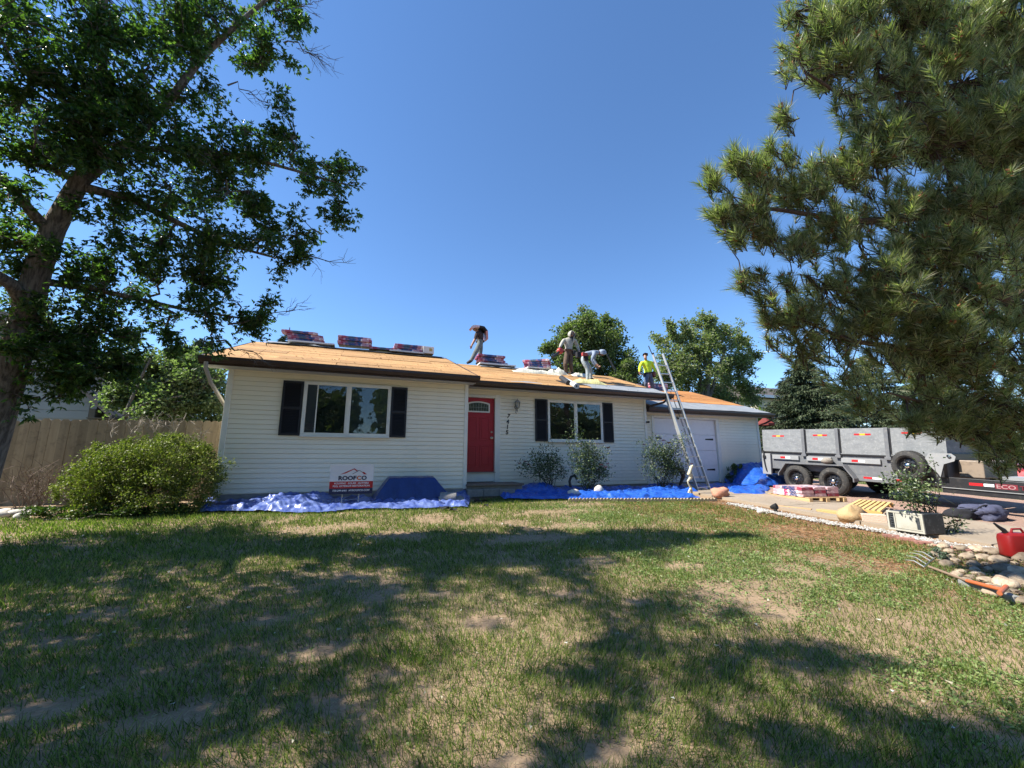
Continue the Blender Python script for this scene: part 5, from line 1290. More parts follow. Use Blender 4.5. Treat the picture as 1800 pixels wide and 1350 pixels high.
# ================================================================ TARPS
def tarpmat(name, c1, c2):
    return mat(name, c1, 0.32, var=(7, c2, 0.5), bump=(22, 0.35), spec=0.6)
m_tarp = tarpmat('blue_tarp', (0.008, 0.055, 0.34), (0.03, 0.13, 0.52))
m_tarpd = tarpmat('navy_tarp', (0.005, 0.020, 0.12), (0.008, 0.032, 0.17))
m_tarps = tarpmat('silvery_blue_tarp', (0.02, 0.05, 0.27), (0.17, 0.23, 0.46))
def ridged(x, y, s, o=4):
    t = 0; a = 0.5; n = 0
    for k in range(o):
        v = 1 - np.abs(2 * vnoise(x * 2 ** k + 3.1 * k, y * 2 ** k + 1.7 * k, s + 13 * k) - 1); t = t + a * v * v; n += a; a *= 0.5
    return t / n
def tarp(name, label, quad, nx, ny, amp, m, seed, freq=(2.0, 4.0), hfun=None, edge=0.09, edgewob=0.07, group=None):
    """crumpled cloth over the four ground corners of quad (front left, front right, back right, back left)"""
    q = [np.array(p, float)[:2] for p in quad]
    U, Vv = np.meshgrid(np.linspace(0, 1, nx), np.linspace(0, 1, ny))
    X = (1 - Vv) * ((1 - U) * q[0][0] + U * q[1][0]) + Vv * ((1 - U) * q[3][0] + U * q[2][0])
    Y = (1 - Vv) * ((1 - U) * q[0][1] + U * q[1][1]) + Vv * ((1 - U) * q[3][1] + U * q[2][1])
    Y = Y + edgewob * (fbm(X * 1.7, X * 0 + seed, seed, 3) - 0.5) * 4 * (1 - Vv) + 0.03 * (vnoise(X * 9, Y * 9, seed + 3) - 0.5)
    X = X + 0.05 * (vnoise(X * 6, Y * 6, seed + 9) - 0.5)
    E_ = np.minimum(np.minimum(U * abs(q[1][0] - q[0][0]), (1 - U) * abs(q[1][0] - q[0][0])), np.minimum(Vv, 1 - Vv) * 1.0)
    ed = np.clip(E_ / edge, 0, 1)
    wx = X * freq[0] + 0.9 * fbm(X * 2, Y * 2, seed + 50, 3); wy = Y * freq[1] + 1.2 * fbm(X * 1.6, Y * 1.6, seed + 60, 3)
    tri = lambda u: np.abs(2 * (u - np.floor(u)) - 1)
    w1 = fbm(X * 1.3, Y * 1.6, seed + 70, 3); w2 = fbm(X * 2.3 + 9, Y * 2.1, seed + 80, 3)
    H = 0.46 * tri(0.9 * X + 1.1 * Y + 2.4 * w1) + 0.30 * tri(-1.3 * X + 2.2 * Y + 2.6 * w2) + 0.24 * tri(3.1 * X - 2.1 * Y + 2.2 * w1 - 1.5 * w2)
    H = H * (0.35 + 1.1 * fbm(X * 0.8 + seed, Y * 1.1, seed + 90, 2)) + 0.12 * tri(6.2 * X + 4.1 * Y + 3.0 * w2)
    H = amp * H * (0.2 + 0.8 * ed)
    if hfun is not None: H = H + hfun(X, Y, U, Vv)
    Z = gz(Y) + 0.03 + H
    V = np.stack([X, Y, Z], -1).reshape(-1, 3)
    i = np.arange(nx - 1)[None, :] + nx * np.arange(ny - 1)[:, None]
    F = np.stack([i, i + 1, i + 1 + nx, i + nx], -1).reshape(-1, 4)
    c = V.mean(0); o = np_obj(name, V, F, m, loc=(c[0], c[1], float(gz(c[1]))), smooth=True)
    return tag(o, label, 'tarp', group)
G_ = at_g
tarp('tarp', 'crumpled silvery-blue tarp in the sun below the left window, left of the yard sign',
     [G_(346, 903), G_(590, 903), G_(590, 872), G_(362, 880)], 260, 80, 0.17, m_tarps, 3, (2.6, 5.0), hfun=lambda X, Y, U, V: 0.06 * np.exp(-((X + 1.1) / 0.55) ** 2) * np.sin(np.pi * V))
tarp('tarp', 'crumpled blue tarp running from behind the yard sign to the grey felt roll',
     [G_(575, 902), G_(822, 893), G_(826, 872), G_(575, 874)], 260, 80, 0.15, m_tarps, 5, (2.8, 5.5))
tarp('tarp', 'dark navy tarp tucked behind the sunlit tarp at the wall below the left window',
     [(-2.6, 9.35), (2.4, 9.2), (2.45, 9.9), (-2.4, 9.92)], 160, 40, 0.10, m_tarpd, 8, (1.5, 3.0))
def mound(px0, px1, pt0, pt1, pyb, pyt, Y0, dy):
    a = at_y(px0, pyb, Y0); b_ = at_y(px1, pyb, Y0); t0 = at_y(pt0, pyt, Y0 + dy / 2); t1 = at_y(pt1, pyt, Y0 + dy / 2)
    return a, b_, t0, t1
a, b_, t0, t1 = mound(652, 796, 684, 762, 872, 839, 9.35, 0.5)
def mh(X, Y, U, V):
    l = np.clip((X - a[0]) / (t0[0] - a[0]), 0, 1); r = np.clip((b_[0] - X) / (b_[0] - t1[0]), 0, 1); f = np.clip(V / 0.34, 0, 1)
    return (t0[2] - gz(9.5) - 0.05) * np.minimum(np.minimum(l, r), f ** 0.8)
tarp('tarp', 'smooth navy tarp draped over a flat-topped mound right of the yard sign',
     [(a[0], 9.25), (b_[0], 9.25), (b_[0], 9.88), (a[0], 9.88)], 120, 50, 0.03, m_tarpd, 12, (2.0, 2.5), hfun=mh, edgewob=0.01)
f0 = G_(850, 878); f1 = G_(985, 874); f2 = G_(1110, 877); f3 = G_(1232, 882)
tarp('tarp', 'bright blue crumpled tarp along the flower bed between door step and ladder',
     [(3.35, 9.3), (8.35, 8.35), (8.45, 9.35), (3.45, 10.25)], 320, 80, 0.15, m_tarp, 21, (2.2, 4.5), edgewob=0.10)
tarp('tarp', 'dark blue tarp lying flat in the shade at the wall behind the rose bushes',
     [(4.0, 9.9), (9.2, 9.25), (9.2, 10.45), (4.0, 10.62)], 240, 60, 0.17, m_tarp, 27, (1.4, 2.6), hfun=lambda X, Y, U, V: 0.16 * np.exp(-((X - 4.65) / 0.5) ** 2) * np.sin(np.pi * V))
c0 = at_y(1300, 816, 10.5); c1 = at_y(1336, 818, 10.5)
tarp('tarp', 'tall heap covered by a blue tarp against the garage wall behind the trailer',
     [(11.9, 9.75), (14.3, 9.75), (14.2, 11.05), (12.2, 11.05)], 130, 70, 0.11, m_tarp, 33, (1.6, 2.2),
     hfun=lambda X, Y, U, V: (c0[2] - 0.72) * np.clip((X - 12.15) / 0.75, 0, 1) ** 0.8 * np.clip((14.5 - X) / 0.4, 0, 1) * np.clip((Y - 9.75) / 0.85, 0, 1) ** 0.75)
tarp('tarp', 'sunlit crumpled blue tarp end spilling onto the driveway beside the shingle pallet',
     [G_(1293, 872), G_(1350, 872), (12.9, 9.9), (10.9, 10.1)], 120, 60, 0.17, m_tarp, 39, (2.6, 2.6))
tarp('tarp', 'flat dark blue tarp strip in the shade before the garage door',
     [(9.95, 9.5), (12.3, 9.4), (12.4, 10.9), (10.0, 10.9)], 90, 40, 0.07, m_tarp, 43, (1.8, 2.4))

# ================================================================ YARD SIGN
m_sign = mat('sign_plastic', (0.70, 0.72, 0.74), 0.35, var=(3, (0.64, 0.66, 0.70), 0.3))
m_sred = mat('sign_red', (0.42, 0.012, 0.018), 0.4); m_snavy = mat('sign_navy', (0.010, 0.016, 0.06), 0.4)
m_sora = mat('sign_orange', (0.55, 0.13, 0.04), 0.4); m_wht = mat('sign_lettering', (0.75, 0.75, 0.75), 0.5)
sy = 9.0
tl = at_y(581.5, 816.5, sy); tr_ = at_y(657.5, 817.5, sy); bl2 = at_y(578, 869.5, sy); br2 = at_y(654.5, 869.5, sy)
sw, shh = 0.5 * ((tr_[0] - tl[0]) + (br2[0] - bl2[0])), tl[2] - bl2[2]; sx = 0.5 * (tl[0] + tr_[0]); sz = bl2[2]
sign = thing('yard_sign', 'white, red and navy roofing company yard sign on a wire stake in the lawn', 'yard sign', (sx, sy, float(gz(sy))))
b = B(); b.mm((sx - sw / 2, sy, sz), (sx + sw / 2, sy + 0.006, sz + shh)); brd = b.obj('sign_board', m_sign, sign)
zr0, zr1 = sz + shh * 0.195, sz + shh * 0.425
b = B(); b.mm((sx - sw / 2, sy - 0.0015, zr0), (sx + sw / 2, sy - 0.0002, zr1)); b.obj('red_band', m_sred, brd)
b = B(); b.mm((sx - sw / 2, sy - 0.0015, sz), (sx + sw / 2, sy - 0.0002, zr0 - 0.0005)); b.obj('navy_band', m_snavy, brd)
def sgn(txt, x, z, size, m, sxx=1.0, **k):
    text_obj('lettering', txt, size, m, face_s(x, sy - 0.003, z, (sxx, 1)), brd, extrude=0.0008, **k)
S_ = shh
sgn('ROOF', sx - sw * 0.105, sz + S_ * 0.475, S_ * 0.19, m_snavy, 1.12, offset=0.0045, align='CENTER')
sgn('C', sx + sw * 0.165, sz + S_ * 0.475, S_ * 0.19, m_sora, 1.12, offset=0.0045)
sgn('O', sx + sw * 0.285, sz + S_ * 0.475, S_ * 0.19, m_snavy, 1.12, offset=0.0045)
sgn('ROOFING · SOLAR · GUTTERS', sx, sz + S_ * 0.335, S_ * 0.083, m_wht, 1.0, offset=0.0012, shear=0.15)
sgn('FULL EXTERIOR RESTORATION', sx, sz + S_ * 0.245, S_ * 0.083, m_wht, 1.02, offset=0.0012, shear=0.15)
sgn('720-299-6461  MYROOFCO.COM', sx, sz + S_ * 0.095, S_ * 0.083, m_wht, 1.0, offset=0.0012, shear=0.15)
def lp(u, v): return (sx + (u - 0.5) * sw, sy - 0.0025, sz + v * S_)
b = B()
b.prism([lp(.22, .66), lp(.545, .865), lp(.535, .83), lp(.36, .70)], (0, -0.001, 0)); b.prism([lp(.535, .83), lp(.545, .865), lp(.63, .78), lp(.605, .765)], (0, -0.001, 0))
b.prism([lp(.72, .74), lp(.775, .74), lp(.84, .66), lp(.78, .655)], (0, -0.001, 0)); b.obj('roof_emblem', m_sred, brd)
b = B(); b.prism([lp(.50, .675), lp(.65, .80), lp(.66, .785), (lp(.52, .675))], (0, -0.001, 0)); b.prism([lp(.65, .80), lp(.665, .80), lp(.74, .735), lp(.72, .735)], (0, -0.001, 0))
b.obj('roof_emblem', m_snavy, brd)
b = B(); g0 = float(gz(sy))
for o_ in (-0.155, 0.155): b.tube([(sx + o_ - 0.01, sy + 0.003, g0 - 0.05), (sx + o_, sy + 0.003, sz + 0.12)], 0.004, 6)
b.tube([(sx - 0.155, sy + 0.003, sz - 0.10), (sx + 0.155, sy + 0.003, sz - 0.10)], 0.004, 6)
b.obj('wire_stake', m_metal, sign)

# ================================================================ THINGS BESIDE THE HOUSE
m_roll = mat('felt_roll', (0.15, 0.15, 0.15), 0.9, var=(9, (0.3, 0.29, 0.28), 0.5), bump=(30, 0.5))
p = at_g(788, 887)
T = thing('felt_roll', 'torn grey roll of old roofing felt standing tilted on the tarp end near the step', 'felt roll', (p[0], p[1], p[2]))
b = B(); ax = Vector((0.96, -0.28, 0)); c = Vector((p[0] - 0.16, p[1] + 0.1, p[2] + 0.13))
b.lathe(c, ax, [(0.045, 0.0), (0.125, 0.0), (0.13, 0.02), (0.128, 0.33), (0.12, 0.35), (0.05, 0.35), (0.045, 0.0)], 20); b.obj('roll', m_roll, T, smooth=True)
b = B(); n_ = 8
P = [(p[0] - 0.22 + 0.07 * i, p[1] + 0.02 - 0.05 * j, p[2] + 0.05 + 0.12 * max(0, 1 - j / 3) + 0.02 * math.sin(i * 2.1 + j)) for j in range(6) for i in range(9)]
b.add(P, [(j * 9 + i, j * 9 + i + 1, (j + 1) * 9 + i + 1, (j + 1) * 9 + i) for j in range(5) for i in range(8)]); b.obj('loose_flap', m_roll, T, smooth=True)
scr = [(845, 884, 0.16), (812, 893, 0.12), (780, 897, 0.14), (797, 899, 0.09), (735, 866, .09), (690, 869, .08), (854, 892, .06)]
for i, (px, py, r_) in enumerate(scr):
    p = at_g(px, py); b = B(); k = 7
    P = [(p[0], p[1], p[2] + 0.05)] + [(p[0] + r_ * math.cos(6.28 * j / k) * random.uniform(.6, 1.2), p[1] + r_ * 0.8 * math.sin(6.28 * j / k) * random.uniform(.6, 1.2), p[2] + random.uniform(0.01, 0.08)) for j in range(k)]
    P2 = [(a_[0], a_[1], a_[2] + 0.006) for a_ in P]
    F = []
    for j in range(k): F += [(0, 1 + j, 1 + (j + 1) % k), (k + 1, k + 2 + (j + 1) % k, k + 2 + j), (1 + j, k + 2 + j, k + 2 + (j + 1) % k, 1 + (j + 1) % k)]
    b.add(P + P2, F); o = b.obj('shingle_scrap', m_feltd)
    tag(o, ['curled black shingle scrap alone on the grass in front of the step', 'torn black shingle scrap on the grass just right of the felt roll', 'flat dark shingle scrap on the grass in front of the felt roll', 'small dark shingle piece between felt roll and step', 'small dark scrap lying on the tarp at the foot of the navy mound', 'tiny dark scrap on the tarp beside the sign', 'smallest dark scrap on the bare soil in front of the step'][i], 'shingle scrap', 'shingle scraps dropped on the lawn')

m_stone = mat('field_stone', (0.34, 0.27, 0.19), 0.9, var=(7, (0.16, 0.11, 0.075), 0.8), bump=(18, 0.8), rnd=0.45, dirt=(5, (0.12, 0.085, 0.06), 0.7))
m_wstone = mat('white_stone', (0.66, 0.62, 0.56), 0.9, var=(6, (0.5, 0.45, 0.38), 0.5), bump=(14, 0.8))
m_pstone = mat('pink_sandstone', (0.55, 0.27, 0.18), 0.9, var=(5, (0.42, 0.19, 0.12), 0.5), bump=(14, 0.7))
def rock(c, r, m, seed, name='rock', label=None, cat='rock', group=None, sharp=0.25, sub=2):
    bm_v = []; rr = np.random.default_rng(seed)
    b = B(); b.ball((0, 0, 0), 1, 14, 9); V = np.array(b.v)
    o1 = rr.uniform(0, 50, 3)
    nz = fbm(V[:, 0] * 1.3 + o1[0] + V[:, 2], V[:, 1] * 1.3 + o1[1] - V[:, 2] * .7, seed, 3) - 0.5
    nz = nz + 0.45 * (fbm(V[:, 0] * 3.1 + o1[0] - V[:, 2] * 2, V[:, 1] * 3.1 + V[:, 2] * 2.3, seed + 5, 3) - 0.5)
    V = V * (1 + sharp * 2 * nz)[:, None]; ang = rr.uniform(-0.3, 0.3) 
    V = V * np.array(r); ca, sa = math.cos(ang), math.sin(ang)
    V = np.stack([V[:, 0] * ca - V[:, 1] * sa, V[:, 0] * sa + V[:, 1] * ca, V[:, 2]], -1) + np.array(c)
    b.v = [tuple(v) for v in V]; o = b.obj(name, m, smooth='all')
    tag(o, label, cat, group); return o
for px, py, r_, lb in ((1008, 872, (0.20, 0.11, 0.10), 'flat pale stone on the front edge of the bright blue tarp'),
                       (1053, 869, (0.13, 0.11, 0.13), 'round white stone holding down the bright blue tarp'),):
    p = at_g(px, py + 3); rock((p[0], p[1], p[2] + r_[2] * 1.1), r_, m_wstone, px, 'stone', lb, 'stone')
p = at_g(1268, 876); rock((p[0], p[1], p[2] + 0.13), (0.27, 0.17, 0.17), m_pstone, 5, 'stone', 'jagged salmon-pink rock at the corner between the tarp and the driveway', 'stone', None, 0.6)
p = at_g(1337, 902); rock((p[0], p[1], p[2] + 0.03), (0.08, 0.06, 0.055), m_wstone, 15, 'stone', 'small white stone on the lawn beside the black spotlight', 'stone')
p = at_g(992, 877); b = B(); b.box((p[0], p[1], p[2] + 0.03), (0.24, 0.12, 0.07)); tag(b.obj('brick', mat('old_red_brick', (0.42, 0.2, 0.14), 0.9, bump=(40, .5)), bevel=0.005), 'single faded red brick at the left end of the scalloped edging', 'brick')

# scalloped concrete edging, one block after another
m_edge = mat('edging_concrete', (0.34, 0.285, 0.20), 0.9, var=(14, (0.26, 0.21, 0.14), 0.4), bump=(60, 0.4), rnd=0.1)
e0 = at_g(1000, 882); e1 = at_g(1214, 882); e2 = at_g(1262, 882)
def edging(p, q):
    L = math.hypot(q[0] - p[0], q[1] - p[1]); n = max(1, int(L / 0.31)); ang = math.atan2(q[1] - p[1], q[0] - p[0])
    for k in range(n):
        t_ = (k + 0.5) / n; c = Vector((p[0] + (q[0] - p[0]) * t_, p[1] + (q[1] - p[1]) * t_, 0)); c.z = float(gz(c.y)) - 0.02
        P = []; w = L / n - 0.012; sc_ = 4
        for j in range(sc_ * 5 + 1):
            u = j / (sc_ * 5); P.append((-w / 2 + w * u, 0, 0.075 + 0.032 * abs(math.sin(math.pi * sc_ * u))))
        P = [(-w / 2, 0, 0)] + P + [(w / 2, 0, 0)]; P = P[::-1]
        Mx = Matrix.Translation(c) @ Matrix.Rotation(ang + random.uniform(-0.03, 0.03), 4, 'Z')
        b = B(); b.prism([Mx @ Vector(a_) for a_ in P], Mx.to_3x3() @ Vector((0, 0.055, 0)))
        o = b.obj('edging_block', m_edge); EDG.append(o)
        tag(o, ['leftmost', 'second', 'third', 'fourth', 'fifth', 'sixth', 'seventh', 'eighth', 'ninth', 'tenth', 'eleventh', 'twelfth', 'thirteenth', 'fourteenth', 'fifteenth'][len(EDG) - 1] + ' scalloped edging block along the flower bed, counting from the door side', 'edging', 'scalloped edging blocks along the flower bed')
EDG = []
edging(e0, e1); edging(e1, e2)

m_cream = mat('cream_ornament', (0.62, 0.58, 0.40), 0.6, var=(10, (0.5, 0.46, 0.30), 0.4))
p = at_g(1213, 871); Yo = p[1]
o_ = thing('garden_ornament', 'pale cream twisted standing ornament at the foot of the ladder', 'garden ornament', tuple(p))
b = B(); b.tube([at_y(1208, 871, Yo), at_y(1212, 862, Yo), at_y(1215, 857, Yo)], [0.022, 0.025, 0.03], 8); b.tube([at_y(1216, 872, Yo), at_y(1216, 863, Yo), at_y(1214, 856, Yo)], [0.022, 0.026, 0.03], 8)
b.obj('leg', m_cream, o_, smooth=True)
b = B(); b.tube([at_y(1215, 858, Yo), at_y(1210, 850, Yo), at_y(1209, 846, Yo), at_y(1214, 840, Yo), at_y(1214, 835, Yo), at_y(1210, 832, Yo)], [0.03, 0.022, 0.028, 0.045, 0.062, 0.045], 10); b.obj('body', m_cream, o_, smooth=True)
b = B(); b.tube([at_y(1211, 834, Yo), at_y(1213, 827, Yo), at_y(1215, 821, Yo), at_y(1218, 818, Yo)], [0.05, 0.04, 0.045, 0.02], 10); b.obj('neck', m_cream, o_, smooth=True)
p = at_g(1196, 864); Yo = p[1]
o_ = thing('garden_statue', 'dark bent figure-like ornament standing in the rose shade left of the ladder', 'garden ornament', tuple(p))
b = B(); b.tube([at_y(1193, 863, Yo), at_y(1196, 850, Yo), at_y(1201, 838, Yo), at_y(1198, 828, Yo), at_y(1190, 822, Yo)], [0.03, 0.035, 0.06, 0.07, 0.05], 9); b.obj('body', m_black, o_, smooth=True)
b = B(); b.tube([at_y(1201, 838, Yo), at_y(1203, 830, Yo), at_y(1199, 824, Yo)], [0.03, 0.04, 0.03], 8); b.obj('head', m_black, o_, smooth=True)
p = at_g(1157, 862, 0.05); Yo = p[1] + 0.3
T = thing('solar_light', 'small black solar stake light leaning in the shade by the wall', 'garden light', (p[0], Yo, float(gz(Yo))))
a = at_y(1157.5, 858, Yo); c = at_y(1154.5, 842, Yo)
b = B(); b.cyl(a, c, 0.016, 8); b.obj('stake', m_black, T); b = B(); b.lathe(Vector(c) - Vector((0, 0, 0.0)), (0, 0, 1), [(0.02, 0), (0.055, 0.02), (0.06, 0.045), (0, 0.06)], 12); b.obj('lamp_head', m_black, T, smooth=True)
b = B(); Yo = 9.9; b.tube([at_y(1003, 856, Yo), at_y(1001, 846, Yo), at_y(1004, 838, Yo), at_y(1010, 836, Yo), at_y(1015, 842, Yo)], 0.035, 10)
tag(b.obj('drain_hose', m_black, smooth=True), 'dark corrugated drain hose arching out of the tall rose bush', 'hose')

# small spotlight on the lawn edge
p = at_g(1364, 903); T = thing('spotlight', 'small black garden spotlight tipped over at the lawn edge', 'garden light', tuple(p))
b = B(); b.box((p[0], p[1], p[2] + 0.05), (0.05, 0.05, 0.10)); b.obj('bracket', m_black, T)
b = B(); b.lathe((p[0], p[1] + 0.05, p[2] + 0.13), (0.3, -1, 0.35), [(0.03, -0.05), (0.05, 0.0), (0.065, 0.08), (0.055, 0.085), (0, 0.06)], 12); b.obj('lamp_head', m_black, T, smooth=True)

# ================================================================ DRIVEWAY THINGS
def shingle_mat(name, bands, rest):
    m = bpy.data.materials.new(name); m.use_nodes = True; nt = m.node_tree; N = nt.nodes; L = nt.links; bs = N['Principled BSDF']
    bs.inputs['Roughness'].default_value = 0.3
    tc = N.new('ShaderNodeTexCoord'); sp = N.new('ShaderNodeSeparateXYZ'); L.new(tc.outputs['Object'], sp.inputs[0])
    mr = N.new('ShaderNodeMapRange'); mr.inputs['From Min'].default_value = -0.5; mr.inputs['From Max'].default_value = 0.5
    L.new(sp.outputs['X'], mr.inputs['Value'])
    cr = N.new('ShaderNodeValToRGB'); cr.color_ramp.interpolation = 'CONSTANT'; e = cr.color_ramp.elements
    for i, (pos, c) in enumerate(bands):
        if i < 2: e[i].position = pos; e[i].color = (*c, 1)
        else: k = e.new(pos); k.color = (*c, 1)
    L.new(mr.outputs[0], cr.inputs[0])
    no = N.new('ShaderNodeTexNoise'); no.inputs['Scale'].default_value = 9; no.inputs['Detail'].default_value = 3
    mp = N.new('ShaderNodeMapping'); mp.inputs['Scale'].default_value = (1.2, 2, 5); L.new(tc.outputs['Object'], mp.inputs[0]); L.new(mp.outputs[0], no.inputs['Vector'])
    rp = N.new('ShaderNodeMapRange'); rp.inputs['From Min'].default_value = 0.50; rp.inputs['From Max'].default_value = 0.56; L.new(no.outputs['Fac'], rp.inputs['Value'])
    mul = N.new('ShaderNodeMath'); mul.operation = 'MULTIPLY'; mul.inputs[1].default_value = 0.75; L.new(rp.outputs[0], mul.inputs[0])
    mx = N.new('ShaderNodeMix'); mx.data_type = 'RGBA'; L.new(mul.outputs[0], mx.inputs['Factor']); L.new(cr.outputs[0], mx.inputs['A']); mx.inputs['B'].default_value = (*rest, 1)
    # white on the top face
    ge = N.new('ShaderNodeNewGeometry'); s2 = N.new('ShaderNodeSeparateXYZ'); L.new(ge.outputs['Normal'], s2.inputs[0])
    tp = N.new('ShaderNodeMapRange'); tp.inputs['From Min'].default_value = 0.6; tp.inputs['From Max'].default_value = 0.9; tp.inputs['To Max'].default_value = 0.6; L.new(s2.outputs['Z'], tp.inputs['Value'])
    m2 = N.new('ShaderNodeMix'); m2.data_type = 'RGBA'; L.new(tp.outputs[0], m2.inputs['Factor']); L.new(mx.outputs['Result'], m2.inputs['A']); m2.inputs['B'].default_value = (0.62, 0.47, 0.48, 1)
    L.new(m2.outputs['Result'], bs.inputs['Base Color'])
    b = N.new('ShaderNodeBump'); b.inputs['Strength'].default_value = 0.5; b.inputs['Distance'].default_value = 0.01
    n2 = N.new('ShaderNodeTexNoise'); n2.inputs['Scale'].default_value = 14; L.new(tc.outputs['Object'], n2.inputs['Vector']); L.new(n2.outputs['Fac'], b.inputs['Height']); L.new(b.outputs[0], bs.inputs['Normal'])
    return m
PK = (0.50, 0.29, 0.32); RD = (0.30, 0.03, 0.055); BLU = (0.015, 0.05, 0.16); WH = (0.66, 0.6, 0.6); TL = (0.05, 0.10, 0.13)
m_sh1 = shingle_mat('bundle_wrap_blue', [(0.0, RD), (0.14, PK), (0.2, BLU), (0.66, WH), (0.7, PK), (0.9, RD)], (0.30, 0.16, 0.2))
m_sh2 = shingle_mat('bundle_wrap_teal', [(0.0, PK), (0.1, RD), (0.24, TL), (0.55, BLU), (0.74, PK), (0.86, WH)], (0.36, 0.12, 0.15))
m_sh3 = shingle_mat('bundle_wrap_pink', [(0.0, PK), (0.12, WH), (0.18, BLU), (0.42, WH), (0.48, (0.5, 0.04, 0.12)), (0.6, WH), (0.8, PK)], (0.66, 0.48, 0.5))
def bundle_mesh(m):
    b = B(); nx, nz_ = 10, 3; Lx, Ly, Lz = 1.0, 0.335, 0.074; rr = np.random.default_rng(int(m.name_full.__hash__() % 1000) if False else 4)
    P = []; F = []
    prof = [(-.5, .0), (-.5, .0), (-.5, .5), (-.47, 1.0), (0, 1.06), (.47, 1.0), (.5, .5), (.5, .0), (0, 0)][1:]
    n = len(prof)
    for i in range(nx + 1):
        t = i / nx; sx_ = -Lx / 2 + Lx * t; e = 0.94 if i in (0, nx) else 1.0 + 0.02 * rr.normal()
        for (u, w) in prof: P.append((sx_, u * Ly * e, w * Lz * e + 0.003 * rr.normal() * (w > 0)))
    for i in range(nx):
        for k in range(n): F.append((i * n + k, i * n + (k + 1) % n, (i + 1) * n + (k + 1) % n, (i + 1) * n + k))
    F.append(tuple(reversed(range(n)))); F.append(tuple(nx * n + k for k in range(n)))
    b.add(P, F); me = bpy.data.meshes.new('shingle_bundle'); me.from_pydata(b.v, [], b.f); me.materials.append(m); me.update()
    me.polygons.foreach_set('use_smooth', [True] * len(me.polygons)); me.set_sharp_from_angle(angle=R(50)); return me
BME = [bundle_mesh(m) for m in (m_sh1, m_sh2, m_sh3)]
ORD = ['bottom', 'second', 'third', 'fourth', 'fifth', 'sixth']
def bundle(M_, k, label, group):
    o = bpy.data.objects.new('shingle_bundle', BME[k]); COL.objects.link(o); o.matrix_world = M_; WM[o.name] = M_.copy()
    return tag(o, label, 'shingle bundle', group)
def stack(where, px, pyb, Y, z, n, ks, group, skew=0.0, extra=0, rotz=0.0):
    x = at_y(px, pyb, Y)[0]
    for k in range(n):
        M_ = Matrix.Translation((x + skew * k + random.uniform(-0.05, 0.05), Y + random.uniform(-0.02, 0.02), z + 0.078 * k)) @ Matrix.Rotation(rotz + random.uniform(-0.05, 0.05), 4, 'Z')
        pos = 'top' if k == n - 1 and n > 1 and not extra else (ORD[k] if k == 0 or k > 1 else 'second')
        if k == 2 and pos != 'top': pos = 'third'
        if k == 3 and pos != 'top': pos = 'fourth'
        bundle(M_, ks[k % len(ks)], ('%s shingle bundle %s' % (pos if n > 1 else 'lone', where)), group)
GRP = 'shingle bundles stacked on the roof'
board_m = mat('bare_board', (0.55, 0.38, 0.2), 0.8, stretch=(1, 5, 5), var=(5, (0.42, 0.27, 0.13), 0.5), rnd=0.1)
def shim(px, Y, z, w, lb):
    x = at_y(px, 610, Y)[0]; b = B(); b.mm((x - w / 2, Y - 0.2, z - 0.045), (x + w / 2, Y + 0.2, z - 0.003)); tag(b.obj('foam_board', mat('white_foam', (0.7, 0.7, 0.68), 0.6)), lb, 'board')
zl, zm_ = LR[1] + 0.10, MR[1] + 0.08
stack('in the leftmost ridge stack', 541, 606, 13.62, zl, 3, [0, 1, 0], GRP, -0.05, 1)
bundle(Matrix.Translation((at_y(527, 600, 13.62)[0], 13.6, zl + 0.234)), 1, 'short overhanging shingle bundle crowning the leftmost ridge stack', GRP)
stack('in the second, squarest stack on the left ridge', 624, 611, 13.62, zl, 4, [0, 1, 0, 1], GRP)
stack('lying tilted between the second and third ridge stacks', 676, 618, 13.62, zl - 0.04, 1, [1], GRP)
stack('in the ridge stack beside the white carton', 715, 621, 13.62, zl - 0.02, 3, [0, 1, 1], GRP, 0.02)
shim(548, 13.60, zl, 1.3, 'white board under the shingle stack nearest the left end of the ridge'); shim(715, 13.60, zl - 0.02, 1.1, 'pale board under the third ridge stack')
stack('in the stack at the feet of the walking roofer', 866, 642, 13.55, zm_, 3, [1, 0, 0], GRP, -0.05, 1)
bundle(Matrix.Translation((at_y(862, 630, 13.55)[0], 13.5, zm_ + 0.234)), 0, 'top shingle bundle in the stack at the feet of the walking roofer', GRP)
stack('in the stack left of the roofer with the red blower', 945, 649, 13.55, zm_, 4, [1, 0, 0, 1], GRP, -0.02, rotz=-0.5)
shim(873, 13.52, zm_, 1.35, 'white board under the shingle stack at the walking roofer'); shim(950, 13.52, zm_, 1.2, 'white board under the stack left of the blower roofer')
p = at_y(752, 622, 13.55); b = B(); b.box((p[0], 13.55, p[2] + 0.10), (0.36, 0.3, 0.24)); CT = b.obj('carton', mat('white_carton', (0.7, 0.7, 0.68), 0.7), bevel=0.004); tag(CT, 'small white carton on the ridge right of the third shingle stack', 'box')
b = B(); b.mm((p[0] + 0.02, 13.399, p[2] + 0.06), (p[0] + 0.12, 13.4, p[2] + 0.16)); b.obj('box_label', mat('gold_label', (0.45, 0.36, 0.12), 0.6), CT)
# stacks beyond the middle roof, on the garage roof
gs = (GR[1] - GE[1]) / (GR[0] - GE[0])
for where, px, Y, n, ks in (('in the pale pile left of the man in yellow', 1108, 15.2, 4, [2, 0, 2, 2]), ('in the pile behind the legs of the man in yellow', 1154, 14.5, 4, [0, 0, 2, 1])):
    zz = at_y(px, 686, Y)[2]; stack(where, px, 680, Y, zz - 0.02, n, ks, GRP)

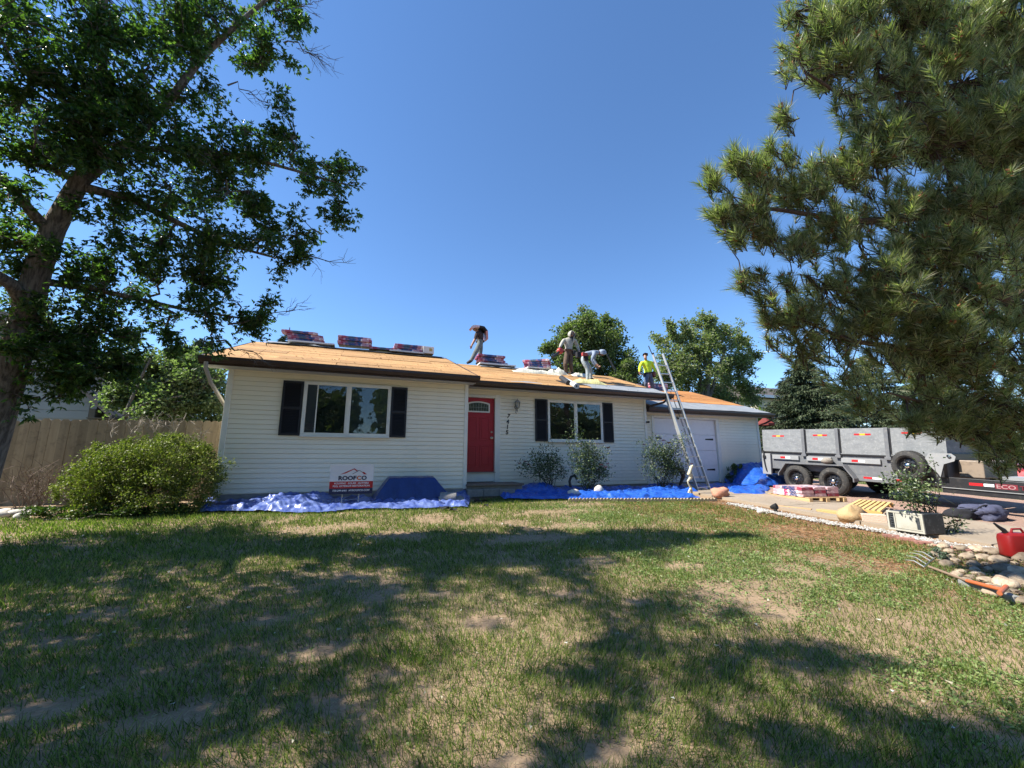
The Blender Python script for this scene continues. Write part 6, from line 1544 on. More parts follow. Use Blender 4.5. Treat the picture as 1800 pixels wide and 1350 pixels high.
# underlay rolls and heaps on the middle roof
m_clothw = mat('cream_synthetic_wrap', (0.62, 0.58, 0.42), 0.6, var=(6, (0.7, 0.68, 0.58), 0.5), bump=(12, 0.6))
def heap(name, label, cat, px0, px1, Yh, m, h, seed, w=0.18):
    a = at_y(px0, 660, Yh); c = at_y(px1, 662, Yh)
    n, k = 60, 14; V = []
    for j in range(k):
        for i in range(n):
            t = i / (n - 1); u = j / (k - 1) - 0.5
            x = a[0] + (c[0] - a[0]) * t; y = a[1] + (c[1] - a[1]) * t + u * 2 * w * (0.7 + 0.6 * vnoise(x * 2.5, 0.0, seed)); pr = max(0, 1 - (2 * u) ** 2)
            z = slope_pt(ME, MR, min(y, 13.6)) + 0.01 + h * pr * (0.35 + 0.9 * float(ridged(np.array(x * 3.0), np.array(y * 4.0), seed))) * min(1, 4 * t + .1, 4 * (1 - t) + .1)
            V.append((x, y, z))
    F = [(j * n + i, j * n + i + 1, (j + 1) * n + i + 1, (j + 1) * n + i) for j in range(k - 1) for i in range(n - 1)]
    cc = np.mean(V, 0); o = np_obj(name, V, F, m, loc=tuple(cc), smooth=True); return tag(o, label, cat)
heap('crumpled_wrap', 'long crumpled cream plastic wrap on the roof left of the standing roofer', 'plastic wrap', 900, 985, 12.75, m_clothw, 0.15, 3, 0.14)
heap('crumpled_wrap', 'bunched cream plastic wrap at the feet of the standing roofer', 'plastic wrap', 962, 998, 13.0, m_clothw, 0.22, 6, 0.16)
heap('crumpled_wrap', 'pale plastic wrap between the two working roofers', 'plastic wrap', 1004, 1042, 12.9, m_clothw, 0.12, 9, 0.14)
heap('crumpled_wrap', 'yellowish crumpled wrap around the shoes of the bending roofer', 'plastic wrap', 1008, 1062, 11.35, mat('yellow_wrap', (0.62, 0.56, 0.24), 0.6, bump=(12, .6)), 0.16, 12, 0.16)
ra = at_roof(992, 671, ME[0], ME[1], 0.345); rb = at_roof(1014, 683, ME[0], ME[1], 0.345)
ra[2] += 0.07; rb[2] += 0.07; T = thing('underlay_roll', 'half-unrolled pale blue-grey roll of roof underlay on the roof in front of the bending roofer', 'underlay roll', tuple(ra))
m_rollb = mat('pale_blue_roll', (0.38, 0.44, 0.46), 0.6, var=(9, (0.5, 0.54, 0.55), 0.4))
b = B(); d = Vector(rb) - Vector(ra); b.lathe(Vector(ra), d, [(0.03, 0), (0.08, 0), (0.082, d.length), (0.03, d.length), (0.03, 0)], 16); b.obj('roll', m_rollb, T, smooth=True)
ra2 = at_roof(987, 668, ME[0], ME[1], 0.345); ra2[2] += 0.075
b = B(); d2 = Vector(at_roof(1000, 678, ME[0], ME[1], 0.345)) + Vector((0, 0, 0.07)) - Vector(ra2); b.lathe(Vector(ra2), d2, [(0.0, 0), (0.085, 0), (0.086, d2.length), (0.0, d2.length)], 14); tag(b.obj('black_roll', m_feltd, smooth=True), 'short black felt roll beside the pale underlay roll', 'underlay roll')

# pallet of shingles on the driveway
A3 = at_g(1350, 872); C3 = at_g(1424, 887); B3 = at_g(1469, 885)
u = Vector((A3[0] - C3[0], A3[1] - C3[1], 0)); La = u.length; u.normalize(); v = Vector((-u.y, u.x, 0)); 
if v.dot(Vector((B3[0] - C3[0], B3[1] - C3[1], 0))) < 0: v = -v
Lb = 1.02
def PM(su, sv, z, rot=0.0):
    """frame on the pallet: x along its long side"""
    c = Vector((C3[0], C3[1], 0)) + u * su + v * sv
    return Matrix.Translation((c.x, c.y, float(gz(C3[1])) + 0.055 + z)) @ Matrix.Rotation(math.atan2(u.y, u.x) + rot, 4, 'Z')
pal = thing('shingle_pallet', 'low wooden pallet under the pink shingle bundles on the driveway', 'pallet', M=PM(La / 2, Lb / 2, 0))
for k in range(3):
    b = B(); b.box((0, -0.46 + 0.46 * k, 0.045), (La, 0.09, 0.09)); b.obj('bearer', board_m, pal, local=True, bevel=0.003)
for k in range(7):
    b = B(); b.box((-La / 2 + 0.07 + (La - 0.14) * k / 6, 0, 0.1), (0.10, 1.02, 0.02)); b.obj('deck_board', board_m, pal, local=True)
PG = 'shingle bundles stacked on the driveway pallet'
wh = ['next to the lawn', 'in the middle', 'next to the trailer']
for lay in range(4):
    for r_ in range(3):
        for e in range(2 if La > 1.6 else 1):
            if lay == 3 and (e == 0 or r_ == 2): continue
            su = (0.5 if e == 0 else La - 0.5) if La > 1.6 else La / 2
            bundle(PM(su, 0.17 + 0.34 * r_, 0.112 + 0.078 * lay, random.uniform(-0.03, 0.03)), [2, 2, 0][(lay + r_) % 3],
                   '%s-layer pink-wrapped shingle bundle on the driveway pallet, %s, %s end' % (['bottom', 'second', 'third', 'top'][lay], wh[r_], 'near' if e == 0 else 'house'), PG)

# slatted pallet, timbers, rock, white box at the lawn edge
P_ = [at_g(1487, 905), at_g(1553, 915), at_g(1572, 897), at_g(1512, 891)]
P_ = [Vector(p) for p in P_]
sp_ = thing('slatted_pallet', 'yellowish slatted pallet lying on the driveway between the sandstone boulder and white box', 'pallet', tuple(P_[0]))
hp = 0.10
for k in range(7):
    t0_ = k / 7 + 0.012; t1_ = (k + 1) / 7 - 0.045
    q = [P_[0].lerp(P_[1], t0_), P_[0].lerp(P_[1], t1_), P_[3].lerp(P_[2], t1_), P_[3].lerp(P_[2], t0_)]
    b = B(); b.prism([(a_.x, a_.y, float(gz(a_.y)) + 0.06 + hp) for a_ in q], (0, 0, 0.02)); b.obj('slat', mat('yellow_pine', (0.62, 0.44, 0.17), 0.8, stretch=(4, 1, 4), var=(5, (0.5, 0.33, 0.12), 0.5), rnd=0.12), sp_)
for (a_, c_) in ((P_[0], P_[1]), (P_[3], P_[2])):
    b = B(); b.beam((a_.x, a_.y, float(gz(a_.y)) + 0.06 + hp / 2), (c_.x, c_.y, float(gz(c_.y)) + 0.06 + hp / 2), 0.045, hp); b.obj('bearer', mat('orange_pine', (0.52, 0.28, 0.09), 0.8), sp_)
b = B(); a_ = at_g(1362, 893); c_ = at_g(1500, 909); b.beam((a_[0], a_[1], a_[2] + 0.03), ((a_[0] + c_[0]) / 2, (a_[1] + c_[1]) / 2, float(gz((a_[1] + c_[1]) / 2)) + 0.04), 0.16, 0.07)
tag(b.obj('timber', mat('sandy_timber', (0.50, 0.33, 0.17), 0.9, stretch=(1, 3, 3), var=(4, (0.4, 0.25, 0.12), 0.5)), bevel=0.006), 'old sandy landscape timber at the lawn edge behind the spotlight', 'timber')
p = at_g(1440, 903); q = at_g(1478, 909); b = B(); b.beam((p[0], p[1], p[2] + 0.05), (q[0], q[1], q[2] + 0.06), 0.22, 0.10); tag(b.obj('timber', mat('cut_timber', (0.46, 0.30, 0.12), 0.85, bump=(30, .3)), bevel=0.006), 'short thick timber end in front of the shingle pallet', 'timber')
p = at_g(1500, 917); rock((p[0], p[1], p[2] + 0.12), (0.24, 0.17, 0.17), mat('sandstone_boulder', (0.52, 0.36, 0.19), 0.9, var=(6, (0.38, 0.25, 0.12), .5), bump=(14, 0.8)), 77, 'boulder', 'craggy tan sandstone boulder at the lawn edge left of the white box', 'boulder', None, 0.6)
p = at_g(1537, 922); b = B(); b.box((p[0], p[1], p[2] + 0.10), (0.36, 0.16, 0.18), Matrix.Rotation(-0.9, 3, 'Z')); tag(b.obj('paver', mat('pink_paver', (0.58, 0.42, 0.33), 0.9, bump=(40, 0.4)), bevel=0.008), 'pinkish block paver between the sandstone boulder and the white box', 'paver')
# small stones of the white gravel strip: too many to count
E0 = [at_g(1285, 888), at_g(1350, 902), at_g(1400, 912), at_g(1470, 925), at_g(1540, 936), at_g(1600, 948), at_g(1680, 965), at_g(1740, 968)]
vv = []; ff = []; n0 = 0
for i in range(len(E0) - 1):
    a_, c_ = E0[i], E0[i + 1]; L = np.linalg.norm(c_ - a_)
    for _ in range(int(620 * L)):
        t_ = random.random(); p = a_ + (c_ - a_) * t_; px_ = p[0] + random.gauss(0.06, 0.09); py_ = p[1] + random.gauss(0.02, 0.07); r_ = random.uniform(0.010, 0.026); z_ = float(gz(py_)) + 0.035 + random.uniform(0, 0.012)
        a0 = random.uniform(0, 6)
        vv += [(px_ + r_ * math.cos(a0 + k * 1.57) * random.uniform(.7, 1.2), py_ + r_ * math.sin(a0 + k * 1.57) * random.uniform(.7, 1.2), z_ - r_ * 0.3) for k in range(4)] + [(px_ + random.gauss(0, r_ * .25), py_ + random.gauss(0, r_ * .25), z_ + r_ * 0.42)]
        ff += [(n0 + k, n0 + (k + 1) % 4, n0 + 4) for k in range(4)]; n0 += 5
gr = np_obj('white_gravel', vv, ff, leafmat('white_pebbles', [(0.22, 0.19, 0.16), (0.36, 0.34, 0.31), (0.50, 0.49, 0.46), (0.17, 0.13, 0.10)], 0.0, 0.8), loc=tuple(E0[0])); tag(gr, 'strip of white gravel between the lawn and the driveway', 'gravel', kind='stuff')
ORDB = ['first', 'second', 'third', 'fourth', 'fifth', 'sixth']
for k in range(12):   # dark red edging bricks along the strip
    t_ = k / 12.0; i = min(int(t_ * 5) + 2, 6); a_, c_ = E0[i], E0[i + 1]; f_ = t_ * 5 - int(t_ * 5); p = a_ + (c_ - a_) * f_
    if 5 < k: 
        b = B(); b.box((p[0] - 0.2, p[1] - 0.08, float(gz(p[1])) + 0.02), (0.21, 0.09, 0.05), Matrix.Rotation(-1.0 + random.uniform(-.2, .2), 3, 'Z'))
        tag(b.obj('edging_brick', mat('mauve_brick', (0.30, 0.14, 0.11), 0.9, bump=(40, .5), rnd=0.2), bevel=0.005), ORDB[k - 6] + ' dull red brick counted from the house, half sunk beside the white gravel', 'brick', 'dull red bricks edging the white gravel')

# white enamel box (old air-conditioner case)
fl_ = at_g(1563, 934); fr_ = at_g(1628, 948); bl_p = at_g(1590, 922)
ux = Vector((fr_[0] - fl_[0], fr_[1] - fl_[1], 0)); wbx = ux.length; ux.normalize(); uy = Vector((-ux.y, ux.x, 0))
if uy.x < 0: uy = -uy
zb = float(gz(fl_[1])) + 0.04
Mbx = Matrix(((ux.x, uy.x, 0, fl_[0]), (ux.y, uy.y, 0, fl_[1]), (0, 0, 1, zb), (0, 0, 0, 1)))
m_enam = mat('dirty_white_enamel', (0.46, 0.45, 0.39), 0.5, var=(4, (0.36, 0.34, 0.28), 0.4), dirt=(7, (0.3, 0.27, 0.2), 0.6)); m_charc = mat('charcoal_lid', (0.035, 0.04, 0.045), 0.5, dirt=(12, (.3, .3, .3), .4))
ac = thing('window_air_conditioner', 'grimy white air-conditioner case with a charcoal top sitting on the gravel at the driveway edge', 'air conditioner', M=Mbx)
hb, db = 0.315, 0.42
b = B(); b.mm((0, 0.03, 0), (wbx, db, hb)); b.obj('case', m_charc, ac, local=True, bevel=0.008)
b = B(); b.mm((0, 0, 0), (wbx, 0.028, 0.03)); b.mm((0, 0, hb - 0.03), (wbx, 0.028, hb)); b.mm((0, -0.001, 0.03), (0.03, 0.028, hb - 0.03)); b.mm((wbx - 0.03, -0.001, 0.03), (wbx, 0.028, hb - 0.03)); b.mm((wbx * 0.20, -0.001, 0.03), (wbx * 0.235, 0.028, hb - 0.03))
fr = b.obj('front_frame', m_enam, ac, local=True, bevel=0.004)
b = B(); b.mm((wbx * 0.24, 0.006, 0.035), (wbx - 0.035, 0.026, hb - 0.035)); b.obj('front_panel', m_enam, ac, local=True, bevel=0.006)
b = B()
for k in range(6): b.mm((0.04, 0.012, 0.045 + k * 0.04), (wbx * 0.19, 0.022, 0.065 + k * 0.04))
b.obj('grille', m_charc, ac, local=True)
b = B(); b.mm((wbx - 0.10, 0.002, 0.06), (wbx - 0.05, 0.0055, hb - 0.07)); b.obj('handle_recess', m_charc, ac, local=True)

# backpack / jacket heap on the gravel
p = at_g(1690, 913); q = at_g(1765, 917)
T = thing('work_bag', 'slumped navy and black work bag lying on the gravel in front of the trailer tongue', 'bag', tuple(p))
m_navyc = mat('navy_cloth', (0.045, 0.05, 0.095), 0.9, var=(7, (0.075, 0.08, 0.13), 0.5), bump=(18, 0.6)); m_blk = mat('black_cloth', (0.012, 0.012, 0.016), 0.9, bump=(18, .6))
pc_ = (Vector(p) + Vector(q)) / 2
def lump(c, r, m, nm, seed, par):
    b = B(); b.ball((0, 0, 0), 1, 22, 14); V = np.array(b.v); nz = ridged(V[:, 0] * 1.6 + seed, V[:, 1] * 1.6 + V[:, 2] * 2.2, seed, 3) - 0.4
    V = V * (1 + 0.55 * nz)[:, None] * np.array(r) + np.array(c); b.v = [tuple(v_) for v_ in V]; return b.obj(nm, m, par, smooth='all')
lump((pc_.x + 0.12, pc_.y - 0.05, pc_.z + 0.13), (0.40, 0.25, 0.17), m_navyc, 'main_compartment', 3, T); lump((pc_.x - 0.38, pc_.y + 0.18, pc_.z + 0.10), (0.26, 0.2, 0.13), m_blk, 'side_pocket', 5, T)
lump((pc_.x + 0.02, pc_.y + 0.1, pc_.z + 0.22), (0.34, 0.2, 0.09), m_navyc, 'flap', 8, T)
b = B(); b.tube([(pc_.x - 0.3, pc_.y, pc_.z + 0.2), (pc_.x - 0.1, pc_.y - 0.1, pc_.z + 0.31), (pc_.x + 0.2, pc_.y - 0.1, pc_.z + 0.30), (pc_.x + 0.42, pc_.y - 0.12, pc_.z + 0.12), (pc_.x + 0.5, pc_.y - 0.2, pc_.z + 0.01)], 0.018, 8); b.obj('strap', m_blk, T, smooth=True)

# red petrol can
p = at_g(1790, 985); m_can = mat('red_plastic', (0.22, 0.008, 0.008), 0.4, var=(3, (0.18, 0.007, 0.007), .3))
T = thing('petrol_can', 'red plastic petrol can with a black spout at the right edge by the rocks', 'petrol can', tuple(p)); w_, d_, h_ = 0.34, 0.22, 0.30
Mz = Matrix.Translation((p[0] + 0.05, p[1], p[2] + 0.05)) @ Matrix.Rotation(-0.5, 4, 'Z')
b = B(); P = []
for (s_, z_) in ((0.94, 0), (1, 0.02), (1, 0.22), (0.93, 0.27), (0.6, 0.30)):
    for k in range(16):
        a_ = 2 * math.pi * k / 16; cx_ = abs(math.cos(a_)) ** 0.45 * (1 if math.cos(a_) > 0 else -1); cy_ = abs(math.sin(a_)) ** 0.45 * (1 if math.sin(a_) > 0 else -1)
        P.append(Mz @ Vector((cx_ * w_ / 2 * s_, cy_ * d_ / 2 * s_, z_)))
F = [(i * 16 + k, i * 16 + (k + 1) % 16, (i + 1) * 16 + (k + 1) % 16, (i + 1) * 16 + k) for i in range(4) for k in range(16)] + [tuple(reversed(range(16))), tuple(64 + k for k in range(16))]
b.add(P, F); b.obj('tank', m_can, T, smooth=True)
b = B(); b.tube([Mz @ Vector(a_) for a_ in ((-0.1, 0, 0.29), (-0.12, 0, 0.33), (-0.17, 0, 0.37), (-0.22, 0, 0.42))], [0.03, 0.028, 0.02, 0.012], 10); b.obj('spout', m_black, T, smooth=True)
b = B(); b.tube([Mz @ Vector(a_) for a_ in ((-0.04, 0, 0.29), (-0.02, 0, 0.345), (0.08, 0, 0.35), (0.12, 0, 0.28))], 0.014, 8); b.obj('handle', m_can, T, smooth=True)
b = B(); pb_ = Mz @ Vector((0.35, -0.05, 0)); b.box((pb_.x, pb_.y, pb_.z + 0.2), (0.22, 0.2, 0.42)); tag(b.obj('black_jug', m_black, bevel=0.03), 'black plastic jug standing beside the red petrol can at the right edge', 'jug')

# river rocks
RG = 'river rocks heaped beside the driveway'
spots_ = [(1664, 993, .14), (1690, 1006, .12), (1712, 994, .13), (1740, 1001, .12), (1766, 1004, .14), (1790, 1008, .14), (1700, 980, .13), (1728, 982, .12), (1755, 987, .13), (1782, 990, .12), (1672, 976, .12), (1645, 975, .12), (1700, 1023, .12), (1735, 1022, .15), (1768, 1030, .15), (1797, 1030, .14), (1775, 1050, .15), (1800, 1058, .16), (1745, 1044, .12),
          (1660, 962, .12), (1690, 965, .12), (1718, 967, .12), (1745, 972, .13), (1640, 958, .10), (1720, 1010, .10), (1800, 985, .13), (1830, 1000, .15), (1840, 1040, .16), (1850, 1075, .16), (1820, 975, .14), (1682, 1012, .09), (1755, 1014, .10), (1677, 985, .1), (1716, 1003, .11), (1752, 996, .1), (1778, 1016, .12), (1722, 1032, .1), (1760, 1040, .11), (1785, 1042, .12), (1708, 1015, .09), (1706, 972, .1), (1733, 992, .1), (1772, 994, .1), (1650, 966, .09), (1668, 969, .1), (1742, 1030, .1), (1790, 1020, .12)]
ORDN = ['first', 'second', 'third', 'fourth', 'fifth', 'sixth', 'seventh', 'eighth', 'ninth', 'tenth', 'eleventh', 'twelfth', 'thirteenth', 'fourteenth']
rows_ = [(0, 970, 'back row'), (970, 984, 'second row'), (984, 998, 'third row'), (998, 1012, 'fourth row'), (1012, 1028, 'fifth row'), (1028, 1040, 'sixth row'), (1040, 1200, 'front row')]
rlab = {}
for a_, c_, nm_ in rows_:
    ids = sorted([k for k, q in enumerate(spots_) if a_ <= q[1] < c_], key=lambda k: spots_[k][0])
    for n_, k in enumerate(ids): rlab[k] = '%s river rock from the left in the %s of the heap beside the driveway' % (ORDN[n_], nm_)
for k, (px, py, r_) in enumerate(spots_):
    p = at_g(px, py + 4); rr_ = r_ * random.uniform(0.42, 0.85)
    rock((p[0], p[1], p[2] + rr_ * 0.42), (rr_ * random.uniform(1.0, 1.5), rr_ * random.uniform(0.7, 0.95), rr_ * random.uniform(0.5, 0.7)), m_stone, 200 + k, 'river_rock', rlab[k], 'rock', RG, 0.3)
p = at_g(1655, 986); bush('low_bush', 'tiny grey-green weed clump at the left end of the river rocks', 'weeds', tuple(p), [((p[0], p[1], p[2] + 0.08), (0.13, 0.1, 0.08)), ((p[0] + 0.15, p[1] + 0.1, p[2] + 0.06), (0.1, 0.08, 0.06))], 500, leafmat('sage_leaves', [(0.06, 0.09, 0.06), (0.12, 0.16, 0.10)], 0.15), 0.035, 0.5, 3)
a_ = at_g(1690, 1030); c_ = at_g(1790, 1062); b = B(); b.beam((a_[0], a_[1], a_[2] + 0.03), (c_[0], c_[1], c_[2] + 0.03), 0.07, 0.08); tag(b.obj('edging_strip', mat('grey_edging', (0.22, 0.22, 0.21), 0.9, bump=(30, .3)), bevel=0.006), 'grey landscape edging strip between the lawn and the river rocks', 'edging')

# pitchfork lying on the lawn
m_orange = mat('orange_painted_wood', (0.42, 0.10, 0.03), 0.5, dirt=(8, (.25, .15, .1), .5)); m_ash_h = mat('ash_handle', (0.22, 0.15, 0.10), 0.7)
h1 = Vector(at_g(1700, 1021, 0.09)); h2 = Vector(at_g(1762, 1037, 0.12)); hb_ = Vector(at_g(1633, 996, 0.05))
pf = thing('pitchfork', 'five-tine garden fork with an orange handle lying on the needle-strewn lawn', 'garden fork', tuple(hb_))
b = B(); b.cyl(hb_, h1, 0.014, 10); b.obj('handle', m_ash_h, pf, smooth=True); b = B(); b.cyl(h1, h2, 0.019, 10); b.obj('handle_sleeve', m_orange, pf, smooth=True)
g1 = Vector(at_g(1757, 1043, 0.12)); g2 = Vector(at_g(1769, 1031, 0.13)); b = B(); b.cyl(g1, g2, 0.02, 10); b.obj('grip', m_orange, pf, smooth=True)
tipsp = [(1592, 990), (1594, 982.5), (1600, 977), (1607, 973.5)]; roots_ = [(1626, 1003), (1630, 998), (1637, 992), (1643, 988)]
b = B(); b.tube([Vector(at_g(*r_)) + Vector((0, 0, 0.04)) for r_ in roots_], 0.008, 6); b.obj('cross_bar', m_metal, pf)
m_tine = mat('worn_steel', (0.62, 0.62, 0.60), 0.35, metal=0.6)
for t_, r_ in zip(tipsp, roots_):
    a_ = Vector(at_g(*r_)) + Vector((0, 0, 0.04)); c_ = Vector(at_g(*t_)) + Vector((0, 0, 0.04)); b = B(); b.tube([a_, a_.lerp(c_, 0.5) + Vector((0, 0, 0.03)), c_], [0.006, 0.0065, 0.003], 6); b.obj('tine', m_tine, pf, smooth=True)
# pale rocks at the fence foot
for k, (px, py, r_) in enumerate(((10, 905, .13), (28, 907, .12), (46, 904, .15), (60, 906, .10), (-5, 911, .14), (36, 913, .10))):
    p = at_g(px, py); rock((p[0], p[1], p[2] + 0.04), (r_, r_ * 0.7, 0.07), m_wstone, 300 + k, 'border_rock', ['second pale border rock from the tree at the fence foot', 'third pale border rock from the tree at the fence foot', 'largest pale border rock at the fence foot', 'farthest right pale border rock at the fence foot', 'pale border rock nearest the tree at the fence foot', 'lowest pale border rock in front of the largest one'][k], 'rock', 'pale border rocks at the fence foot', 0.12)

# ================================================================ LADDER
lad = thing('extension_ladder', 'long aluminium extension ladder leaning on the gutter corner beside the garage', 'ladder', tuple(at_g(1240, 868)))
m_alu = mat('aluminium', (0.60, 0.60, 0.58), 0.38, metal=0.55, var=(8, (0.5, 0.5, 0.49), .3))
SL = 0.235
def lad_pt(px, py, off=0.0):
    d = ray(px, py); y0, z0 = 9.48 + off, 0.57; t = (y0 - SL * z0 + SL * EYE[2]) / (d[1] - SL * d[2]); return Vector(EYE + d * t)
bl0, br0 = lad_pt(1231, 868), lad_pt(1256, 866); tl0, tr0 = lad_pt(1147.5, 622), lad_pt(1163.5, 624)
# straight rails: the base section (lower) behind, the fly section (upper) in front
def rail(a_, c_, w=0.035, h=0.075, nm='rail'):
    b = B(); b.beam(a_, c_, w, h, (0, -1, 0.2)); return b.obj(nm, m_alu, lad)
dv = (tl0 - bl0).normalized(); wv = (br0 - bl0).normalized(); wl_ = 0.43
brA = bl0 + wv * wl_; trA = tl0 + wv * wl_
bk = Vector((0, 0.055, -0.013))
rail(bl0 + bk, bl0.lerp(tl0, 0.66) + bk); rail(brA + bk + wv * 0.04, brA.lerp(trA, 0.66) + bk + wv * 0.04)
rail(bl0.lerp(tl0, 0.20), tl0); rail(brA.lerp(trA, 0.20), trA)
Ltot = (tl0 - bl0).length; nr = int(Ltot / 0.305)
for k in range(1, nr + 1):
    a_ = bl0 + dv * (0.305 * k - 0.12); c_ = brA + dv * (0.305 * k - 0.12)
    if k / nr < 0.2: a_ = a_ + bk; c_ = c_ + bk + wv * 0.03
    b = B(); b.beam(a_, c_, 0.034, 0.03); b.obj('rung', m_alu, lad)
for q in (bl0 + bk, brA + bk + wv * 0.04):
    b = B(); b.box(q + Vector((0, 0, -0.02)), (0.07, 0.12, 0.03)); b.box(q + Vector((0, 0, 0.04)), (0.05, 0.05, 0.12)); b.obj('foot', m_black, lad)
for q in (tl0, trA):
    b = B(); b.box(q + Vector((0, 0, 0.01)), (0.042, 0.085, 0.04)); b.obj('end_cap', m_black if q is tl0 else m_alu, lad)
b = B(); mid = bl0.lerp(brA, 0.5)
b.tube([mid + dv * 0.4 + Vector((0, 0.03, 0)), mid + dv * 2.0 + Vector((0.02, 0.02, 0)), mid + dv * 4.2 + Vector((0, 0.03, 0))], 0.006, 5); b.tube([mid + dv * 0.4 + Vector((0.05, 0.03, 0)), mid + dv * 2.2 + Vector((0.05, 0.02, 0)), mid + dv * 3.1 + Vector((0.03, 0.03, 0))], 0.006, 5)
b.obj('rope', m_blk, lad)
b = B(); pu = lad_pt(1190, 735); b.lathe(pu + Vector((0, -0.03, 0)), (1, 0, 0), [(0.0, -0.02), (0.045, -0.02), (0.03, 0.0), (0.045, 0.02), (0, 0.02)], 12); b.obj('pulley', m_black, lad)
b = B(); tp_ = lad_pt(1146, 622); b.beam(tp_, lad_pt(1140, 608), 0.03, 0.03); b.obj('stabiliser_tip', m_black, lad)

# ================================================================ THE DUMP TRAILER
m_ply = mat('grey_painted_plywood', (0.17, 0.18, 0.19), 0.75, var=(3.5, (0.235, 0.245, 0.25), 0.6), stretch=(1, 1, 2.4), dirt=(16, (0.42, 0.42, 0.42), 0.5), rnd=0.06, bump=(25, 0.3))
m_steel = mat('grey_trailer_steel', (0.125, 0.13, 0.14), 0.45, var=(3, (0.16, 0.165, 0.175), 0.4), dirt=(12, (0.26, 0.24, 0.21), 0.5))
m_steel2 = mat('pale_trailer_steel', (0.27, 0.275, 0.28), 0.5, dirt=(10, (0.4, 0.38, 0.34), 0.4))
m_dsteel = mat('black_trailer_steel', (0.018, 0.018, 0.02), 0.4, dirt=(9, (0.08, 0.07, 0.06), 0.5))
m_tyre = mat('tyre_rubber', (0.032, 0.031, 0.030), 0.85, dirt=(14, (0.13, 0.115, 0.095), 0.8), bump=(40, 0.3))
m_rim = mat('black_rim', (0.02, 0.02, 0.022), 0.3); m_chrome = mat('chrome', (0.75, 0.75, 0.75), 0.12, metal=1.0)
m_rtape = mat('red_reflector', (0.50, 0.015, 0.02), 0.35); m_wtape = mat('white_reflector', (0.72, 0.74, 0.74), 0.35); m_ytape = mat('yellow_reflector', (0.80, 0.42, 0.03), 0.35)
TY = 7.7; Mt = Matrix.Translation((13.0, TY, float(gz(TY)) + 0.03)) @ Matrix.Rotation(math.atan(0.052), 4, 'X')
tr = thing('dump_trailer', 'long grey tandem-axle dump trailer with raised plywood sides parked beside the garage', 'trailer', M=Mt)
WX = 2.02
def tb(name, m, parent=tr, bevel=0.0, smooth=False, *shapes):
    b = B()
    for s_ in shapes: b.mm(*s_)
    return b.obj(name, m, parent, local=True, bevel=bevel, smooth=smooth)
def Ly(Y): return Y - TY
ya, yb_ = Ly(5.47), Ly(10.12)
# steel tub
body = tb('tub', m_steel, tr, 0.006, False, ((0.02, ya + 0.04, 0.62), (WX - 0.02, yb_ - 0.03, 1.13)))
for (a_, c_) in ((Ly(5.7), Ly(6.55)), (Ly(6.78), Ly(7.72)), (Ly(7.98), Ly(8.68)), (Ly(8.92), Ly(9.78))):
    tb('side_rail', m_steel2, body, 0.008, False, ((-0.035, a_, 0.93), (0.019, c_, 1.06)))
tb('top_rail', m_dsteel, body, 0.005, False, ((-0.02, ya, 1.131), (0.06, yb_, 1.175)), ((WX - 0.06, ya, 1.131), (WX + 0.02, yb_, 1.175)))
# plywood extension sides
cuts = [Ly(5.45), Ly(6.60), Ly(7.78), Ly(8.74), Ly(10.12)]
ply = tb('plywood_sides', m_ply, tr, 0.0, False, ((WX - 0.05, ya, 1.12), (WX - 0.03, yb_, 1.88)))
for i in range(4):
    for xx in (-0.006, WX - 0.024):
        b = B(); b.mm((xx, cuts[i] + 0.01, 1.13), (xx + 0.022, cuts[i + 1] - 0.01, 1.885 + 0.006 * (i % 2))); b.obj('plywood_panel', m_ply, ply, local=True)
b = B(); b.mm((0.02, ya - 0.004, 1.2), (WX - 0.03, ya + 0.018, 1.93)); b.obj('plywood_panel', m_ply, ply, local=True)
b = B(); b.mm((0.02, yb_ - 0.02, 1.1), (WX - 0.03, yb_, 1.87)); b.obj('plywood_panel', m_ply, ply, local=True)
for c_ in cuts[1:4]:
    b = B(); b.mm((-0.045, c_ - 0.045, 1.07), (-0.008, c_ + 0.045, 1.90)); b.obj('stake_post', m_steel, tr, local=True, bevel=0.004)
    b = B(); b.mm((-0.06, c_ - 0.07, 1.06), (-0.009, c_ + 0.07, 1.135)); b.obj('stake_pocket', m_steel, tr, local=True, bevel=0.004)
    b = B(); b.mm((-0.012, c_ - 0.085, 1.2), (-0.0075, c_ - 0.055, 1.88)); b.obj('painted_post_shadow', m_dsteel, tr, local=True)  # dark strip painted in as the post's shadow on the plywood
for c_, hh in ((Ly(9.55), 1.68), (Ly(8.25), 1.70), (Ly(7.15), 1.72), (Ly(6.08), 1.755)):
    b = B(); w1, w2 = 0.085, 0.2
    for (s0, s1, m_) in ((-w2 - 0.0, -w1 * .8, m_rtape), (-w1 * .78, w1 * .78, m_ytape), (w1 * .8, w2, m_rtape)):
        b = B(); b.mm((-0.0085, c_ + s0, hh - 0.022), (-0.0065, c_ + s1, hh + 0.022)); b.obj('reflector', m_, tr, local=True)
for c_, hh in ((Ly(9.35), 0.995), (Ly(8.35), 0.995), (Ly(7.30), 0.995)):
    b = B(); b.mm((-0.038, c_ - 0.01, hh - 0.03), (-0.036, c_ + 0.15, hh + 0.03)); b.obj('reflector', m_rtape, tr, local=True)
    b = B(); b.mm((-0.038, c_ - 0.17, hh - 0.03), (-0.036, c_ - 0.012, hh + 0.03)); b.obj('reflector', m_wtape, tr, local=True)
